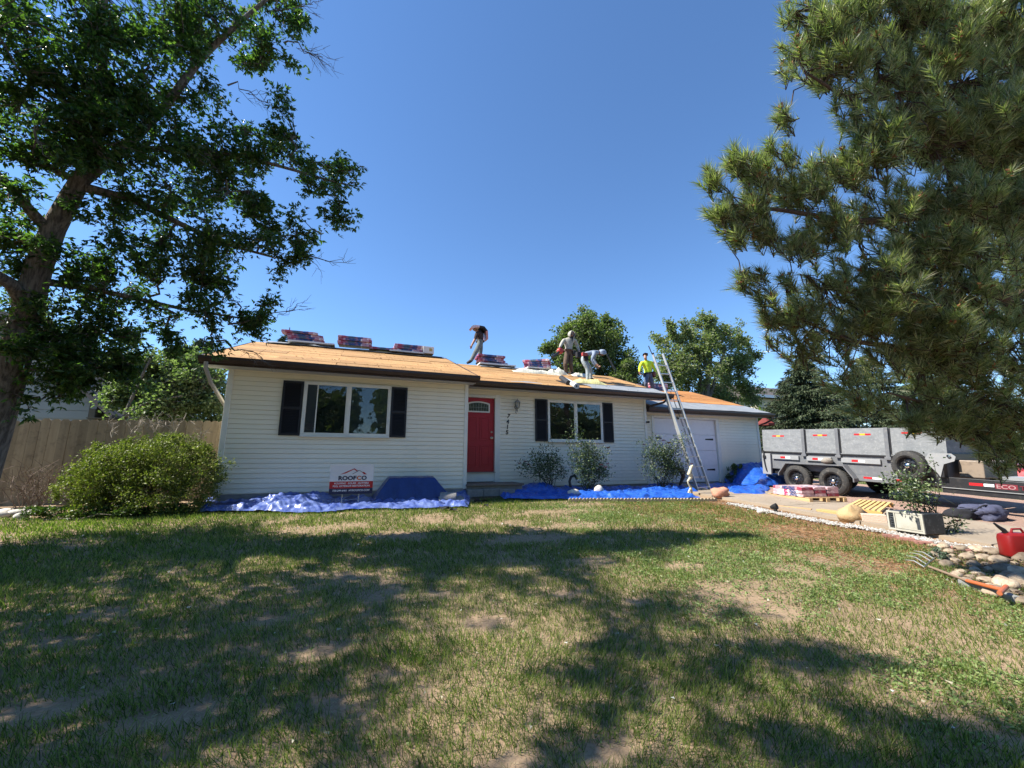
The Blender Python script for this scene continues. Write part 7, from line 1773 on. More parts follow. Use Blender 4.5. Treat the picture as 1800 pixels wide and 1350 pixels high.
# rear post and gate
b = B(); b.mm((-0.05, Ly(9.84), 0.42), (0.02, Ly(10.14), 1.10)); b.obj('rear_post', m_steel2, tr, local=True, bevel=0.006)
b = B(); b.mm((0.03, Ly(10.121), 0.55), (WX - 0.03, Ly(10.17), 1.18)); b.obj('tailgate', m_steel, tr, local=True, bevel=0.006)
b = B(); b.tube([(-0.07, Ly(10.05), 1.2), (-0.08, Ly(10.05), 0.9), (-0.075, Ly(10.02), 0.7), (-0.07, Ly(9.98), 0.52)], 0.018, 8); b.mm((-0.09, Ly(9.99), 0.95), (-0.051, Ly(10.08), 1.03)); b.obj('gate_latch', m_dsteel, tr, local=True)
b = B(); b.cyl((0.03, Ly(10.05), 0.0), (0.03, Ly(10.05), 0.5), 0.022, 8); b.box((0.03, Ly(10.05), 0.0), (0.1, 0.1, 0.02)); b.obj('stand_leg', m_steel2, tr, local=True)
# chassis
for xx in (0.10, WX - 0.18):
    b = B(); b.mm((xx, Ly(3.1), 0.44), (xx + 0.08, Ly(10.0), 0.617)); b.obj('chassis_rail', m_dsteel, tr, local=True, bevel=0.004)
b = B(); b.mm((0.0, Ly(5.9), 0.46), (0.05, Ly(7.42), 0.618)); b.obj('side_step_rail', m_steel, tr, local=True, bevel=0.004)
b = B(); b.mm((-0.02, Ly(2.9), 0.49), (0.09, Ly(5.95), 0.72)); ton = b.obj('tongue_rail', m_dsteel, tr, local=True, bevel=0.006)
b = B(); b.mm((-0.03, Ly(2.9), 0.474), (0.09, Ly(5.62), 0.4895)); b.obj('rail_lip', m_steel2, ton, local=True)
b = B(); b.mm((-0.0, Ly(2.9), 0.36), (0.09, Ly(5.62), 0.473)); b.obj('lower_rail', m_dsteel, ton, local=True)
b = B(); b.mm((WX - 0.1, Ly(2.9), 0.45), (WX, Ly(5.9), 0.72)); b.mm((0.1, Ly(3.0), 0.5), (WX - .1, Ly(3.1), 0.66)); b.mm((0.1, Ly(4.4), 0.5), (WX - .1, Ly(4.5), 0.66)); b.obj('tongue_crossmember', m_dsteel, tr, local=True)
for k, yy in enumerate((Ly(8.94), Ly(7.90))):
    b = B(); b.cyl((0.2, yy, 0.40), (WX - 0.2, yy, 0.40), 0.045, 10); b.obj('axle', m_dsteel, tr, local=True)
# fender
for sx_ in (0, 1):
    xo = -0.20 if sx_ == 0 else WX; P = [(Ly(9.50), 0.42), (Ly(9.50), 0.50), (Ly(9.24), 0.845), (Ly(7.58), 0.865), (Ly(7.34), 0.52), (Ly(7.34), 0.42)]
    Q = [(Ly(7.37), 0.42), (Ly(7.37), 0.52), (Ly(7.60), 0.835), (Ly(9.23), 0.815), (Ly(9.47), 0.50), (Ly(9.47), 0.42)]
    b = B(); n = 6
    V = [(xo, a_, c_) for a_, c_ in P] + [(xo, a_, c_) for a_, c_ in Q[::-1]] + [(xo + 0.2, a_, c_) for a_, c_ in P] + [(xo + 0.2, a_, c_) for a_, c_ in Q[::-1]]
    F = []
    for i in range(5): F += [(i, i + 1, 7 + i, 6 + i), (12 + i, 18 + i, 19 + i, 13 + i), (i, 12 + i, 13 + i, i + 1), (6 + i, 7 + i, 19 + i, 18 + i)]
    b.add(V, F)
    b.mm((xo - 0.0, Ly(7.6), 0.80), (xo + 0.006, Ly(9.22), 0.855)) if False else None
    b.obj('fender', m_steel, tr, local=True)
# wheels
def wheel(M_, name, parent, r=0.392, w=0.23):
    b = B(); ax = (1, 0, 0)
    prof = [(r * 0.60, 0.015), (r * 0.70, -0.012), (r * 0.90, 0.004), (r * 0.97, 0.03), (r, 0.05), (r, w - 0.05), (r * 0.97, w - 0.03), (r * 0.9, w), (r * 0.6, w), (r * 0.6, 0.015)]
    b.lathe((0, 0, 0), ax, prof, 40)
    b.v = [tuple(M_ @ Vector(p_)) for p_ in b.v]; ty = b.obj(name, m_tyre, parent, local=True, smooth=True)
    t = B(); 
    for k in range(44):
        a_ = 2 * math.pi * k / 44; d_ = Vector((0, math.cos(a_), math.sin(a_))); s_ = Vector((0, -math.sin(a_), math.cos(a_)))
        for (x0_, x1_) in ((0.045, 0.08), (0.095, 0.135), (0.15, 0.185)):
            P = [Vector((x0_, 0, 0)) + d_ * r + s_ * -0.017, Vector((x1_, 0, 0)) + d_ * r + s_ * -0.017, Vector((x1_, 0, 0)) + d_ * r + s_ * 0.017, Vector((x0_, 0, 0)) + d_ * r + s_ * 0.017]
            P += [p_ + d_ * 0.009 for p_ in P]; t.add([M_ @ p_ for p_ in P], [(4, 5, 6, 7), (0, 1, 5, 4), (1, 2, 6, 5), (2, 3, 7, 6), (3, 0, 4, 7)])
    to = t.obj('tread', m_tyre, ty, local=True); to['kind'] = 'stuff'
    b = B(); b.lathe((0, 0, 0), ax, [(r * 0.615, 0.012), (r * 0.60, 0.0), (r * 0.57, 0.01), (r * 0.54, 0.07), (r * 0.50, 0.085), (r * 0.30, 0.06), (r * 0.18, 0.055)], 32)
    for k in range(8):
        a_ = 2 * math.pi * (k + 0.5) / 8; c_ = Vector((0.056, math.cos(a_) * r * 0.40, math.sin(a_) * r * 0.40)); b.box(c_ + Vector((0.012, 0, 0)), (0.03, 0.03, 0.03), Matrix.Rotation(a_, 3, 'X'))
    b.v = [tuple(M_ @ Vector(p_)) for p_ in b.v]; b.obj('rim', m_rim, ty, local=True, smooth=True)
    b = B(); b.lathe((0, 0, 0), ax, [(0.0, -0.005), (0.045, 0.0), (0.06, 0.015), (0.062, 0.055)], 16)
    for k in range(8):
        a_ = 2 * math.pi * k / 8; c_ = Vector((0.03, math.cos(a_) * r * 0.27, math.sin(a_) * r * 0.27)); b.cyl(c_, c_ + Vector((0.03, 0, 0)), 0.016, 6)
    b.v = [tuple(M_ @ Vector(p_)) for p_ in b.v]; b.obj('hub', m_chrome, ty, local=True, smooth=True)
    return ty
for yy in (Ly(8.94), Ly(7.90)):
    wheel(Matrix.Translation((-0.19, yy, 0.385)), 'wheel', tr)
    wheel(Matrix.Translation((WX + 0.19, yy, 0.385)) @ Matrix.Rotation(math.pi, 4, 'Z'), 'wheel', tr)
wheel(Matrix.Translation((-0.26, Ly(6.13), 0.945)) @ Matrix.Rotation(-0.12, 4, 'Z'), 'spare_wheel', tr, 0.36)
b = B(); b.mm((-0.05, Ly(6.05), 0.85), (0.04, Ly(6.2), 1.02)); b.obj('spare_bracket', m_steel, tr, local=True)
# hinge plate, front box
hp_ = [(Ly(5.72), 1.27), (Ly(5.33), 1.27), (Ly(5.26), 1.20), (Ly(5.29), 1.10), (Ly(5.48), 1.02), (Ly(5.545), 0.78), (Ly(5.56), 0.72), (Ly(5.60), 0.80), (Ly(5.84), 1.10)]
b = B(); b.prism([(-0.16, a_, c_) for a_, c_ in hp_], (0.014, 0, 0)); hg = b.obj('hinge_plate', m_steel2, tr, local=True)
b = B(); b.lathe((-0.16, Ly(5.37), 1.21), (-1, 0, 0), [(0.035, 0), (0.035, 0.03), (0, 0.032)], 12); b.obj('hinge_pin', m_chrome, hg, local=True)
b = B(); b.mm((-0.14, Ly(5.5), 0.72), (0.02, Ly(5.62), 1.2)); b.obj('hinge_arm', m_dsteel, tr, local=True)
b = B(); b.mm((0.25, Ly(4.98), 0.73), (1.75, Ly(5.40), 1.12)); b.obj('tool_box', mat('tan_box_painted_shade', (0.26, 0.20, 0.15), 0.5, dirt=(3, (.03, .03, .03), .8)), tr, local=True, bevel=0.02)  # near-black blotches put cast shadows into the tan colour
b = B(); b.mm((0.0, Ly(5.40), 1.125), (WX, Ly(5.46), 1.26)); b.obj('bulkhead_rail', m_dsteel, tr, local=True)
b = B(); b.mm((0.2, Ly(3.6), 0.73), (0.9, Ly(4.7), 0.80)); b.obj('battery_tray', m_steel2, tr, local=True)
# tapes and the maker's lettering on the tongue
yy = Ly(5.05)
b = B(); b.mm((-0.0225, yy - 0.12, 0.575), (-0.0205, yy + 0.10, 0.635)); b.obj('reflector', m_rtape, tr, local=True)
b = B(); b.mm((-0.0225, yy - 0.29, 0.575), (-0.0205, yy - 0.13, 0.635)); b.obj('reflector', m_wtape, tr, local=True)
b = B(); b.mm((-0.0025, Ly(6.3), 0.53), (-0.0005, Ly(6.5), 0.58)); b.obj('reflector', m_rtape, tr, local=True)
b = B(); b.mm((-0.0025, Ly(5.98), 0.53), (-0.0005, Ly(6.29), 0.58)); b.obj('reflector', m_wtape, tr, local=True)
b = B(); b.mm((-0.0025, Ly(7.02), 0.53), (-0.0005, Ly(7.22), 0.58)); b.obj('reflector', m_rtape, tr, local=True)
b = B(); b.mm((-0.0025, Ly(6.8), 0.53), (-0.0005, Ly(7.01), 0.58)); b.obj('reflector', m_wtape, tr, local=True)
def side_text(body_, size, yl, z, m, sxx=1.0, **k):
    Mx = Matrix(((0, 0, -1, -0.0215), (-1, 0, 0, yl), (0, 1, 0, z), (0, 0, 0, 1))) @ Matrix.Diagonal((sxx, 1, 1, 1))
    text_obj('lettering', body_, size, m, Mt @ Mx, tr, extrude=0.001, **k)
m_dred = mat('maroon_decal', (0.17, 0.02, 0.03), 0.4); m_pkd = mat('grey_pink_decal', (0.36, 0.24, 0.24), 0.4)
b = B(); b.mm((-0.0222, Ly(4.42), 0.545), (-0.0205, Ly(4.745), 0.655)); b.obj('decal', m_dred, tr, local=True)
side_text('ECO', 0.115, Ly(4.735), 0.557, m_pkd, 1.25, align='LEFT', offset=0.001)
side_text('TRAILERS', 0.115, Ly(4.39), 0.557, m_dred, 1.15, align='LEFT', offset=0.004)
side_text('TRAILERS', 0.100, Ly(4.385), 0.560, m_pkd, 1.28, align='LEFT', offset=-0.001)
# a stone lying on the fender
rock(tuple(Mt @ Vector((-0.11, Ly(8.02) + 0.02, 0.96))), (0.13, 0.15, 0.095), mat('speckled_stone', (0.30, 0.26, 0.22), 0.9, var=(30, (0.18, 0.16, 0.13), 0.5), bump=(30, .5)), 99, 'stone', 'speckled stone sitting on top of the trailer fender', 'stone')
# red machine half seen beyond the tongue
p = at_y(1790, 845, 4.9)
T = thing('red_vehicle', 'red off-road machine mostly hidden at the right edge behind the trailer tongue', 'vehicle', (19.5, 6.3, 0.4))
vx, vy = 18.6, 5.9
b = B(); P = [(0, 0.55), (0.1, 0.8), (0.7, 0.95), (1.6, 0.98), (2.0, 0.8), (2.0, 0.5), (0, 0.45)]
b.prism([(vx + a_, vy, 0.4 + c_) for a_, c_ in P], (0, 1.0, 0)); b.obj('body', mat('red_paint', (0.42, 0.02, 0.02), 0.25, coat=0.5), T, bevel=0.05)
b = B()
for xx in (vx + 0.35, vx + 1.7):
    for yy in (vy - 0.15, vy + 0.95): b.lathe((xx, yy, 0.65), (0, 1, 0), [(0.12, 0), (0.28, 0), (0.3, 0.04), (0.3, 0.16), (0.28, 0.2), (0.12, 0.2)], 20)
    wv_ = b.obj('wheel', m_tyre, T, smooth=True); b = B()
b = B(); b.lathe((vx + 0.12, vy - 0.02, 1.12), (0, -1, 0), [(0.0, 0.05), (0.1, 0.03), (0.12, 0.0)], 14); b.obj('headlight', m_wht, T)

# dropped bits: roofing crumbs on the decks, debris on the driveway
def crumbs(name, label, n, fn, smin, smax, ml):
    vv = []; ff = []; n0 = 0
    for _ in range(n):
        x, y, z = fn(); s_ = random.uniform(smin, smax); a = random.uniform(0, 6.28); e = random.uniform(0.3, 1.0)
        c, d = math.cos(a) * s_, math.sin(a) * s_
        vv += [(x - c, y - d, z), (x + d * e, y - c * e, z + random.uniform(0, s_ * .4)), (x + c, y + d, z + 0.002), (x - d * e, y + c * e, z + random.uniform(0, s_ * .3))]; ff += [(n0, n0 + 1, n0 + 2, n0 + 3)]; n0 += 4
    o = np_obj(name, vv, ff, ml, loc=vv[0]); return tag(o, label, 'debris', kind='stuff')
m_crumb = leafmat('roofing_crumbs', [(0.03, 0.028, 0.026), (0.12, 0.09, 0.06), (0.3, 0.24, 0.17), (0.06, 0.05, 0.045)], 0.0, 0.9)
def rf_pt():
    if random.random() < 0.5: x = random.uniform(-2.8, 2.6); y = random.uniform(9.6, 13.5); return x, y, slope_pt(LE, LR, y, 0.024)
    if random.random() < 0.6: x = random.uniform(2.9, 9.3); y = random.uniform(10.4, 13.5); return x, y, slope_pt(ME, MR, y, 0.024)
    x = random.uniform(9.5, 14.4); y = random.uniform(11.9, 14.5); return x, y, slope_pt(GE, GR, y, 0.024)
crumbs('roof_debris', 'torn felt crumbs and nails scattered over the bare roof boards', 420, rf_pt, 0.008, 0.028, m_crumb)
crumbs('driveway_debris', 'dirt clods and roofing crumbs scattered over the driveway', 700, lambda: (lambda x, y: (x, y, float(gz(y)) + 0.064))(random.uniform(8.95, 11.3), random.uniform(2.5, 10.8)), 0.005, 0.018, leafmat('driveway_dirt', [(0.22, 0.15, 0.10), (0.32, 0.2, 0.12), (0.1, 0.08, 0.06), (0.42, 0.34, 0.26)], 0.0, 0.9))
crumbs('rock_bed_litter', 'soil and dry leaves filling the gaps between the river rocks', 4200, lambda: (lambda p: (p[0] + random.gauss(0, 0.1), p[1] + random.gauss(0, 0.08), p[2] + random.uniform(0.01, 0.05)))(at_g(*random.choice(spots_)[:2])), 0.008, 0.03, leafmat('bed_litter', [(0.10, 0.065, 0.04), (0.2, 0.12, 0.07), (0.05, 0.035, 0.025), (0.28, 0.19, 0.11)], 0.0, 0.9))
# ================================================================ THE ROOFERS
m_skin = mat('skin', (0.30, 0.155, 0.095), 0.55)
m_boot = mat('dark_boots', (0.02, 0.017, 0.015), 0.7)
def cloth(name, c, c2): return mat(name, c, 0.9, var=(9, c2, 0.4), bump=(14, 0.7))
def person(label, J, R_, links, zones, mats_, root='pelvis', hands=(), voxel=None):
    """J: joints {name: point}; R_: {name: radius}; links: pairs; zones: {material index: [pairs]}"""
    names = list(J); idx = {n: i for i, n in enumerate(names)}
    V = [Vector(J[n]) for n in names]; Rd = [R_[n] for n in names]; E_ = [(idx[a], idx[c]) for a, c in links]
    seg = [(Vector(J[a]), Vector(J[c]), z) for z, prs in zones.items() for a, c in prs]
    for (wr, hd, zsk) in hands:
        w_, h_ = Vector(J[wr]), Vector(J[hd]); d = (h_ - w_).normalized(); s_ = d.cross(Vector((0, 1, 0)))
        if s_.length < 0.1: s_ = d.cross(Vector((1, 0, 0)))
        s_.normalize(); n_ = d.cross(s_)
        for k, (off, ln) in enumerate(((-0.03, 0.065), (-0.011, 0.078), (0.010, 0.072), (0.03, 0.056))):
            a = h_ + s_ * off + d * 0.012; m1 = a + d * ln * 0.5 + n_ * 0.008; t = a + d * ln + n_ * 0.035
            for p in (a, m1, t): V.append(p); Rd.append(0.0095)
            n0 = len(V); E_ += [(idx[hd], n0 - 3), (n0 - 3, n0 - 2), (n0 - 2, n0 - 1)]; seg.append((a, t, zsk))
        a = h_ - d * 0.03 + s_ * -0.035; t = a + (d * 0.6 - s_ * 0.7).normalized() * 0.05
        for p in (a, t): V.append(p); Rd.append(0.011)
        n0 = len(V); E_ += [(idx[hd], n0 - 2), (n0 - 2, n0 - 1)]; seg.append((a, t, zsk))
    me = bpy.data.meshes.new('body'); base = Vector(J['base']) if 'base' in J else Vector(J[root])
    me.from_pydata([tuple(v - base) for v in V], E_, [])
    o = bpy.data.objects.new('skeleton', me); COL.objects.link(o)
    md = o.modifiers.new('skin', 'SKIN'); md.use_smooth_shade = True; md.branch_smoothing = 0.6
    for i, v in enumerate(me.skin_vertices[0].data):
        r = Rd[i]; v.radius = r if hasattr(r, '__len__') else (r, r)
    me.skin_vertices[0].data[idx[root]].use_root = True
    sd = o.modifiers.new('sub', 'SUBSURF'); sd.levels = 2; sd.render_levels = 2
    dg = bpy.context.evaluated_depsgraph_get(); m2 = bpy.data.meshes.new_from_object(o.evaluated_get(dg))
    bpy.data.objects.remove(o)
    T = thing('person', label, 'person', tuple(base))
    m2.name = 'body'; m2.materials.clear()
    for m in mats_: m2.materials.append(m)
    mi = []
    for p in m2.polygons:
        c = p.center + base; best = 1e9; bz = 0
        for a, b_, z in seg:
            ab = b_ - a; t = max(0, min(1, (c - a).dot(ab) / max(ab.length_squared, 1e-9))); dd = (c - (a + ab * t)).length
            if dd < best: best = dd; bz = z
        mi.append(bz)
    m2.polygons.foreach_set('material_index', mi); m2.polygons.foreach_set('use_smooth', [True] * len(mi)); m2.update()
    b = bpy.data.objects.new('body', m2); link(b, T)
    return T
def px(pts, Y0):
    J = {}
    for n, (x, y, dy) in pts.items(): J[n] = tuple(at_y(x, y, Y0 + dy))
    return J
RR = dict(pelvis=(.15, .125), waist=(.135, .115), chest=(.165, .125), neckb=(.085, .08), neck=.058, jaw=.072, head=(.092, .098), crown=.07, nose=.018,
          sL=.072, eL=.052, wL=.038, hL=(.042, .022), sR=.072, eR=.052, wR=.038, hR=(.042, .022),
          pL=.105, kL=.078, aL=.062, tL=(.048, .035), pR=.105, kR=.078, aR=.062, tR=(.048, .035), heL=.045, heR=.045)
LK = [('pelvis', 'waist'), ('waist', 'chest'), ('chest', 'neckb'), ('neckb', 'neck'), ('neck', 'jaw'), ('jaw', 'head'), ('head', 'crown'), ('jaw', 'nose'),
      ('chest', 'sL'), ('sL', 'eL'), ('eL', 'wL'), ('wL', 'hL'), ('chest', 'sR'), ('sR', 'eR'), ('eR', 'wR'), ('wR', 'hR'),
      ('pelvis', 'pL'), ('pL', 'kL'), ('kL', 'aL'), ('aL', 'tL'), ('pelvis', 'pR'), ('pR', 'kR'), ('kR', 'aR'), ('aR', 'tR')]
def zones(bare_arms=False):
    z = {0: [('neck', 'jaw'), ('jaw', 'head'), ('head', 'crown'), ('jaw', 'nose'), ('wL', 'hL'), ('wR', 'hR')],
         1: [('waist', 'chest'), ('chest', 'neckb'), ('chest', 'sL'), ('chest', 'sR'), ('sL', 'eL'), ('sR', 'eR')],
         2: [('pelvis', 'pL'), ('pL', 'kL'), ('kL', 'aL'), ('pelvis', 'pR'), ('pR', 'kR'), ('kR', 'aR')], 3: [('aL', 'tL'), ('aR', 'tR')]}
    (z[0] if bare_arms else z[1]).extend([('eL', 'wL'), ('eR', 'wR')]); return z
def hood(T, J, m, name='hood', r=0.135, cover=0.62, fwd=(0, -1, 0)):
    """an open-fronted hood round the head"""
    c = (Vector(J['head']) + Vector(J['jaw'])) / 2; upv = (Vector(J['crown']) - Vector(J['neck'])).normalized(); f = Vector(fwd).normalized(); f = (f - upv * f.dot(upv)).normalized(); s = upv.cross(f)
    b = B(); P = []; F = []; nu, nv = 18, 9
    for j in range(nv + 1):
        th = math.pi * (0.02 + 0.78 * j / nv)
        for i in range(nu + 1):
            ph = (0.29 + 1.42 * i / nu) * math.pi     # gap towards f
            rr = r * (1.0 + 0.10 * math.sin(5 * ph) * math.sin(th)) * (1 if j < nv - 1 else 0.85)
            P.append(c + upv * (math.cos(th) * r * 1.18) + (f * math.cos(ph) + s * math.sin(ph)) * math.sin(th) * rr * 1.02)
    for j in range(nv):
        for i in range(nu): a = j * (nu + 1) + i; F.append((a, a + 1, a + nu + 2, a + nu + 1))
    b.add(P, F); o = b.obj(name, m, T, smooth='all'); sd = o.modifiers.new('thick', 'SOLIDIFY'); sd.thickness = 0.012; return o
def cap(T, J, m, fwd, brim=True):
    c = Vector(J['head']); upv = (Vector(J['crown']) - Vector(J['jaw'])).normalized(); f = Vector(fwd); f = (f - upv * f.dot(upv)).normalized(); s = upv.cross(f)
    b = B(); P = []; F = []; nu, nv = 16, 5
    for j in range(nv + 1):
        th = 0.5 * math.pi * j / nv
        for i in range(nu):
            ph = 2 * math.pi * i / nu; P.append(c + upv * (0.03 + math.cos(th) * 0.105) + (f * math.cos(ph) * 1.08 + s * math.sin(ph)) * math.sin(th) * 0.112)
    for j in range(nv):
        for i in range(nu): a = j * nu + i; e = j * nu + (i + 1) % nu; F.append((a, a + nu, e + nu, e))
    b.add(P, F)
    if brim:
        Q = [c + upv * 0.035 + f * 0.10 + s * -0.08, c + upv * 0.025 + f * 0.19 + s * -0.05, c + upv * 0.025 + f * 0.19 + s * 0.05, c + upv * 0.035 + f * 0.10 + s * 0.08]
        b.add(Q + [q - upv * 0.01 for q in Q], [(0, 1, 2, 3), (7, 6, 5, 4), (0, 4, 5, 1), (1, 5, 6, 2), (2, 6, 7, 3), (3, 7, 4, 0)])
    return b.obj('cap', m, T, smooth='all')
def belt(T, J, m, r=(0.165, 0.14), pouches=()):
    c = Vector(J['pelvis']).lerp(Vector(J['waist']), 0.45); upv = (Vector(J['chest']) - Vector(J['pelvis'])).normalized()
    x = Vector((1, 0, 0)); x = (x - upv * x.dot(upv)).normalized(); y = upv.cross(x); b = B(); n = 24; P = []; F = []
    for h_ in (-0.025, 0.025):
        for k in range(n): a = 2 * math.pi * k / n; P.append(c + upv * h_ + x * math.cos(a) * r[0] + y * math.sin(a) * r[1])
    for k in range(n): F.append((k, (k + 1) % n, n + (k + 1) % n, n + k))
    b.add(P, F); o = b.obj('tool_belt', m, T); sd = o.modifiers.new('thick', 'SOLIDIFY'); sd.thickness = 0.008
    for (a, mm_, sz_) in pouches:
        q = c + x * math.cos(a) * (r[0] + 0.04) + y * math.sin(a) * (r[1] + 0.04) - upv * 0.07
        bb = B(); bb.box(q, sz_); bb.obj('pouch', mm_, o, bevel=0.015)
    return o
FW = Vector((-0.35, -0.94, 0))      # towards the viewer

R1 = dict(RR); R1.update(chest=(.20, .16), waist=(.165, .14), pelvis=(.17, .14), neckb=(.13, .11), pL=.12, pR=.12, kL=.09, kR=.09, aL=.072, aR=.072, sL=.085, sR=.085)
# walking roofer carrying a bundle on his shoulders
J = px(dict(pelvis=(844, 603, 0), waist=(844.2, 597, 0), chest=(842.8, 587.5, 0), neckb=(840.5, 583, 0), neck=(838.0, 581.5, 0), jaw=(835.3, 580.3, 0), head=(833.8, 577.8, 0), crown=(833.2, 574.6, 0), nose=(831.5, 580, -.02),
            sL=(838.5, 585.5, -.18), eL=(835.0, 596.5, -.24), wL=(829.8, 606, -.22), hL=(828.2, 610, -.22), sR=(846, 584, .17), eR=(851.5, 580.5, .22), wR=(848, 577, .12), hR=(845, 575.4, .05),
            pL=(843.5, 605.5, -.09), kL=(836.2, 618.5, -.12), aL=(827.4, 635, -.12), tL=(820, 638.6, -.14), pR=(845, 605.5, .09), kR=(844.3, 618.5, .10), aR=(841.5, 636, .10), tR=(836.5, 640.5, .10)), 14.0)
P1 = person('roofer in dark shirt striding along the ridge, shingle bundle across his shoulders', J, R1, LK, zones(True), [m_skin, cloth('dark_brown_shirt', (0.045, 0.025, 0.02), (0.03, 0.018, 0.015)), cloth('grey_green_trousers', (0.11, 0.13, 0.125), (0.16, 0.18, 0.17)), m_boot], hands=(('wL', 'hL', 0), ('wR', 'hR', 0)))
cap(P1, J, m_boot, (-0.9, -0.3, -0.2)); belt(P1, J, m_boot)
# the bundle he carries, sagging over head and back
b = B(); pts = [at_y(828.5, 580.0, 13.95), at_y(833.5, 576.8, 13.95), at_y(841, 577.8, 13.98), at_y(848, 579.0, 14.0), at_y(852, 584, 14.03), at_y(852.6, 598, 14.05)]
pts = [Vector(p) for p in pts]; W_ = 0.17; P = []
for i, p in enumerate(pts):
    t = (pts[min(i + 1, 5)] - pts[max(i - 1, 0)]).normalized(); n_ = t.cross(Vector((0, 1, 0))).normalized(); n_ = n_ if n_.z > 0 or i > 3 else -n_
    for (a, c) in ((-W_, 0), (W_, 0), (W_, 0.075), (-W_, 0.075)): P.append(p + Vector((0, a, 0)) + n_ * c)
F = []
for i in range(5):
    for k in range(4): F.append((i * 4 + k, i * 4 + (k + 1) % 4, i * 4 + 4 + (k + 1) % 4, i * 4 + 4 + k))
F += [(3, 2, 1, 0), (20, 21, 22, 23)]
b.add(P, F); b.m = [0] * len(F); b.m[:8] = [1] * 8; b.m[8:16] = [2] * 8
o = b.obj('carried_bundle', [mat('salmon_wrap', (0.55, 0.22, 0.17), 0.35), mat('pink_white_wrap', (0.68, 0.5, 0.5), 0.35), m_blk]); tag(o, 'sagging red and white shingle bundle carried across the walking roofer\'s shoulders', 'shingle bundle')

# standing roofer with the blower
J = px(dict(pelvis=(999.3, 620, 0), waist=(999.6, 612, 0), chest=(1000.6, 600, 0), neckb=(1001.8, 594.3, -.03), neck=(1003.2, 591.6, -.07), jaw=(1005.0, 590.2, -.12), head=(1005.3, 586.2, -.10), crown=(1005.2, 582.3, -.06), nose=(1006.8, 589.4, -.22),
            sL=(991.3, 597.2, -.02), eL=(986.3, 606.0, -.10), wL=(983.8, 611.2, -.26), hL=(983.6, 613.8, -.32), sR=(1010.5, 597.5, .02), eR=(1015.0, 608.5, .02), wR=(1018.2, 616.8, -.10), hR=(1019.0, 620.0, -.14),
            pL=(996.6, 623, 0), kL=(993.6, 640, -.10), aL=(995.5, 656.0, .02), tL=(994.5, 659.8, -.16), pR=(1002.4, 623, 0), kR=(1003.2, 640, -.08), aR=(1005.0, 656.5, .02), tR=(1007.0, 660.0, -.16)), 13.15)
m_hood = cloth('pale_grey_hoodie', (0.40, 0.38, 0.32), (0.33, 0.31, 0.26)); m_brp = cloth('brown_work_trousers', (0.115, 0.075, 0.05), (0.075, 0.05, 0.035))
R2 = dict(RR); R2.update(waist=(.165, .14), chest=(.185, .14), pelvis=(.165, .14), sL=.085, sR=.085, eL=.066, eR=.066, pL=.115, pR=.115, kL=.088, kR=.088, aL=.075, aR=.075)
P2 = person('standing roofer in pale grey hoodie and brown trousers, looking down, red blower in hand', J, R2, LK, zones(), [m_skin, m_hood, m_brp, m_boot], hands=(('wL', 'hL', 0), ('wR', 'hR', 0)))
hood(P2, J, m_hood, r=0.128, fwd=(0.12, -0.95, -0.3)); belt(P2, J, mat('brown_leather', (0.12, 0.05, 0.025), 0.7), (0.185, 0.16), [(0.1, m_boot, (0.12, 0.12, 0.2)), (-0.7, m_boot, (0.13, 0.1, 0.17))])
b = B(); nk = Vector(J['neckb']); b.prism([nk + Vector((-0.05, -0.16, 0.02)), nk + Vector((0.05, -0.16, 0.02)), nk + Vector((0.0, -0.18, -0.22))], (0, -0.008, 0)); b.obj('scarf', m_blk, P2)
hb2 = Vector(J['hL'])
T = thing('leaf_blower', 'red handheld blower with a black nozzle held by the hooded standing roofer', 'leaf blower', tuple(hb2))
bc = Vector(at_y(984.3, 617, 12.8))
b = B(); b.ball(bc, (0.13, 0.10, 0.115), 14, 10); b.lathe(bc + Vector((0, -0.09, 0)), (0, -1, 0), [(0.09, 0), (0.085, 0.03), (0.0, 0.035)], 16); b.obj('engine_housing', mat('red_casing', (0.42, 0.035, 0.02), 0.4), T, smooth=True)
b = B(); b.tube([bc + Vector((-0.03, 0, 0.08)), bc + Vector((0.0, 0, 0.16)), bc + Vector((0.09, 0, 0.15)), bc + Vector((0.11, 0, 0.06))], 0.016, 8); b.obj('handle', m_black, T, smooth=True)
b = B(); b.tube([bc, Vector(at_y(979.5, 621.5, 12.7)), Vector(at_y(971.5, 627.5, 12.6))], [0.05, 0.045, 0.052], 12); b.obj('nozzle', m_black, T, smooth=True)

# bending roofer
J = px(dict(pelvis=(1023.5, 629.0, 0), waist=(1029.5, 622.5, 0), chest=(1042.5, 619.2, 0), neckb=(1050.0, 619.0, 0), neck=(1053.5, 619.2, 0), jaw=(1057.0, 621.8, 0), head=(1060.2, 619.5, 0), crown=(1063.2, 618.2, 0), nose=(1059.5, 625.3, 0),
            sL=(1045.0, 621.5, -.19), eL=(1039.3, 633.0, -.24), wL=(1045.5, 641.5, -.28), hL=(1049.2, 644.8, -.28), sR=(1046.5, 621.5, .18), eR=(1043.5, 632.0, .25), wR=(1048.5, 640.0, .2), hR=(1052.0, 643.0, .15),
            pL=(1023.5, 632.5, -.09), kL=(1033.2, 648, -.12), aL=(1032.6, 668.0, -.12), tL=(1039.5, 672.8, -.16), pR=(1026, 632.0, .09), kR=(1037.8, 647.5, .10), aR=(1038.3, 665.5, .12), tR=(1045.2, 669.5, .06)), 11.85)
m_bl = cloth('grey_blue_shirt', (0.26, 0.30, 0.38), (0.20, 0.24, 0.31)); m_pj = cloth('pale_worn_jeans', (0.34, 0.39, 0.41), (0.26, 0.30, 0.33))
P3 = person('roofer in a grey-blue hooded shirt and pale jeans bent double over the roof edge', J, RR, LK, zones(), [m_skin, m_bl, m_pj, m_boot], hands=(('wL', 'hL', 0), ('wR', 'hR', 0)))
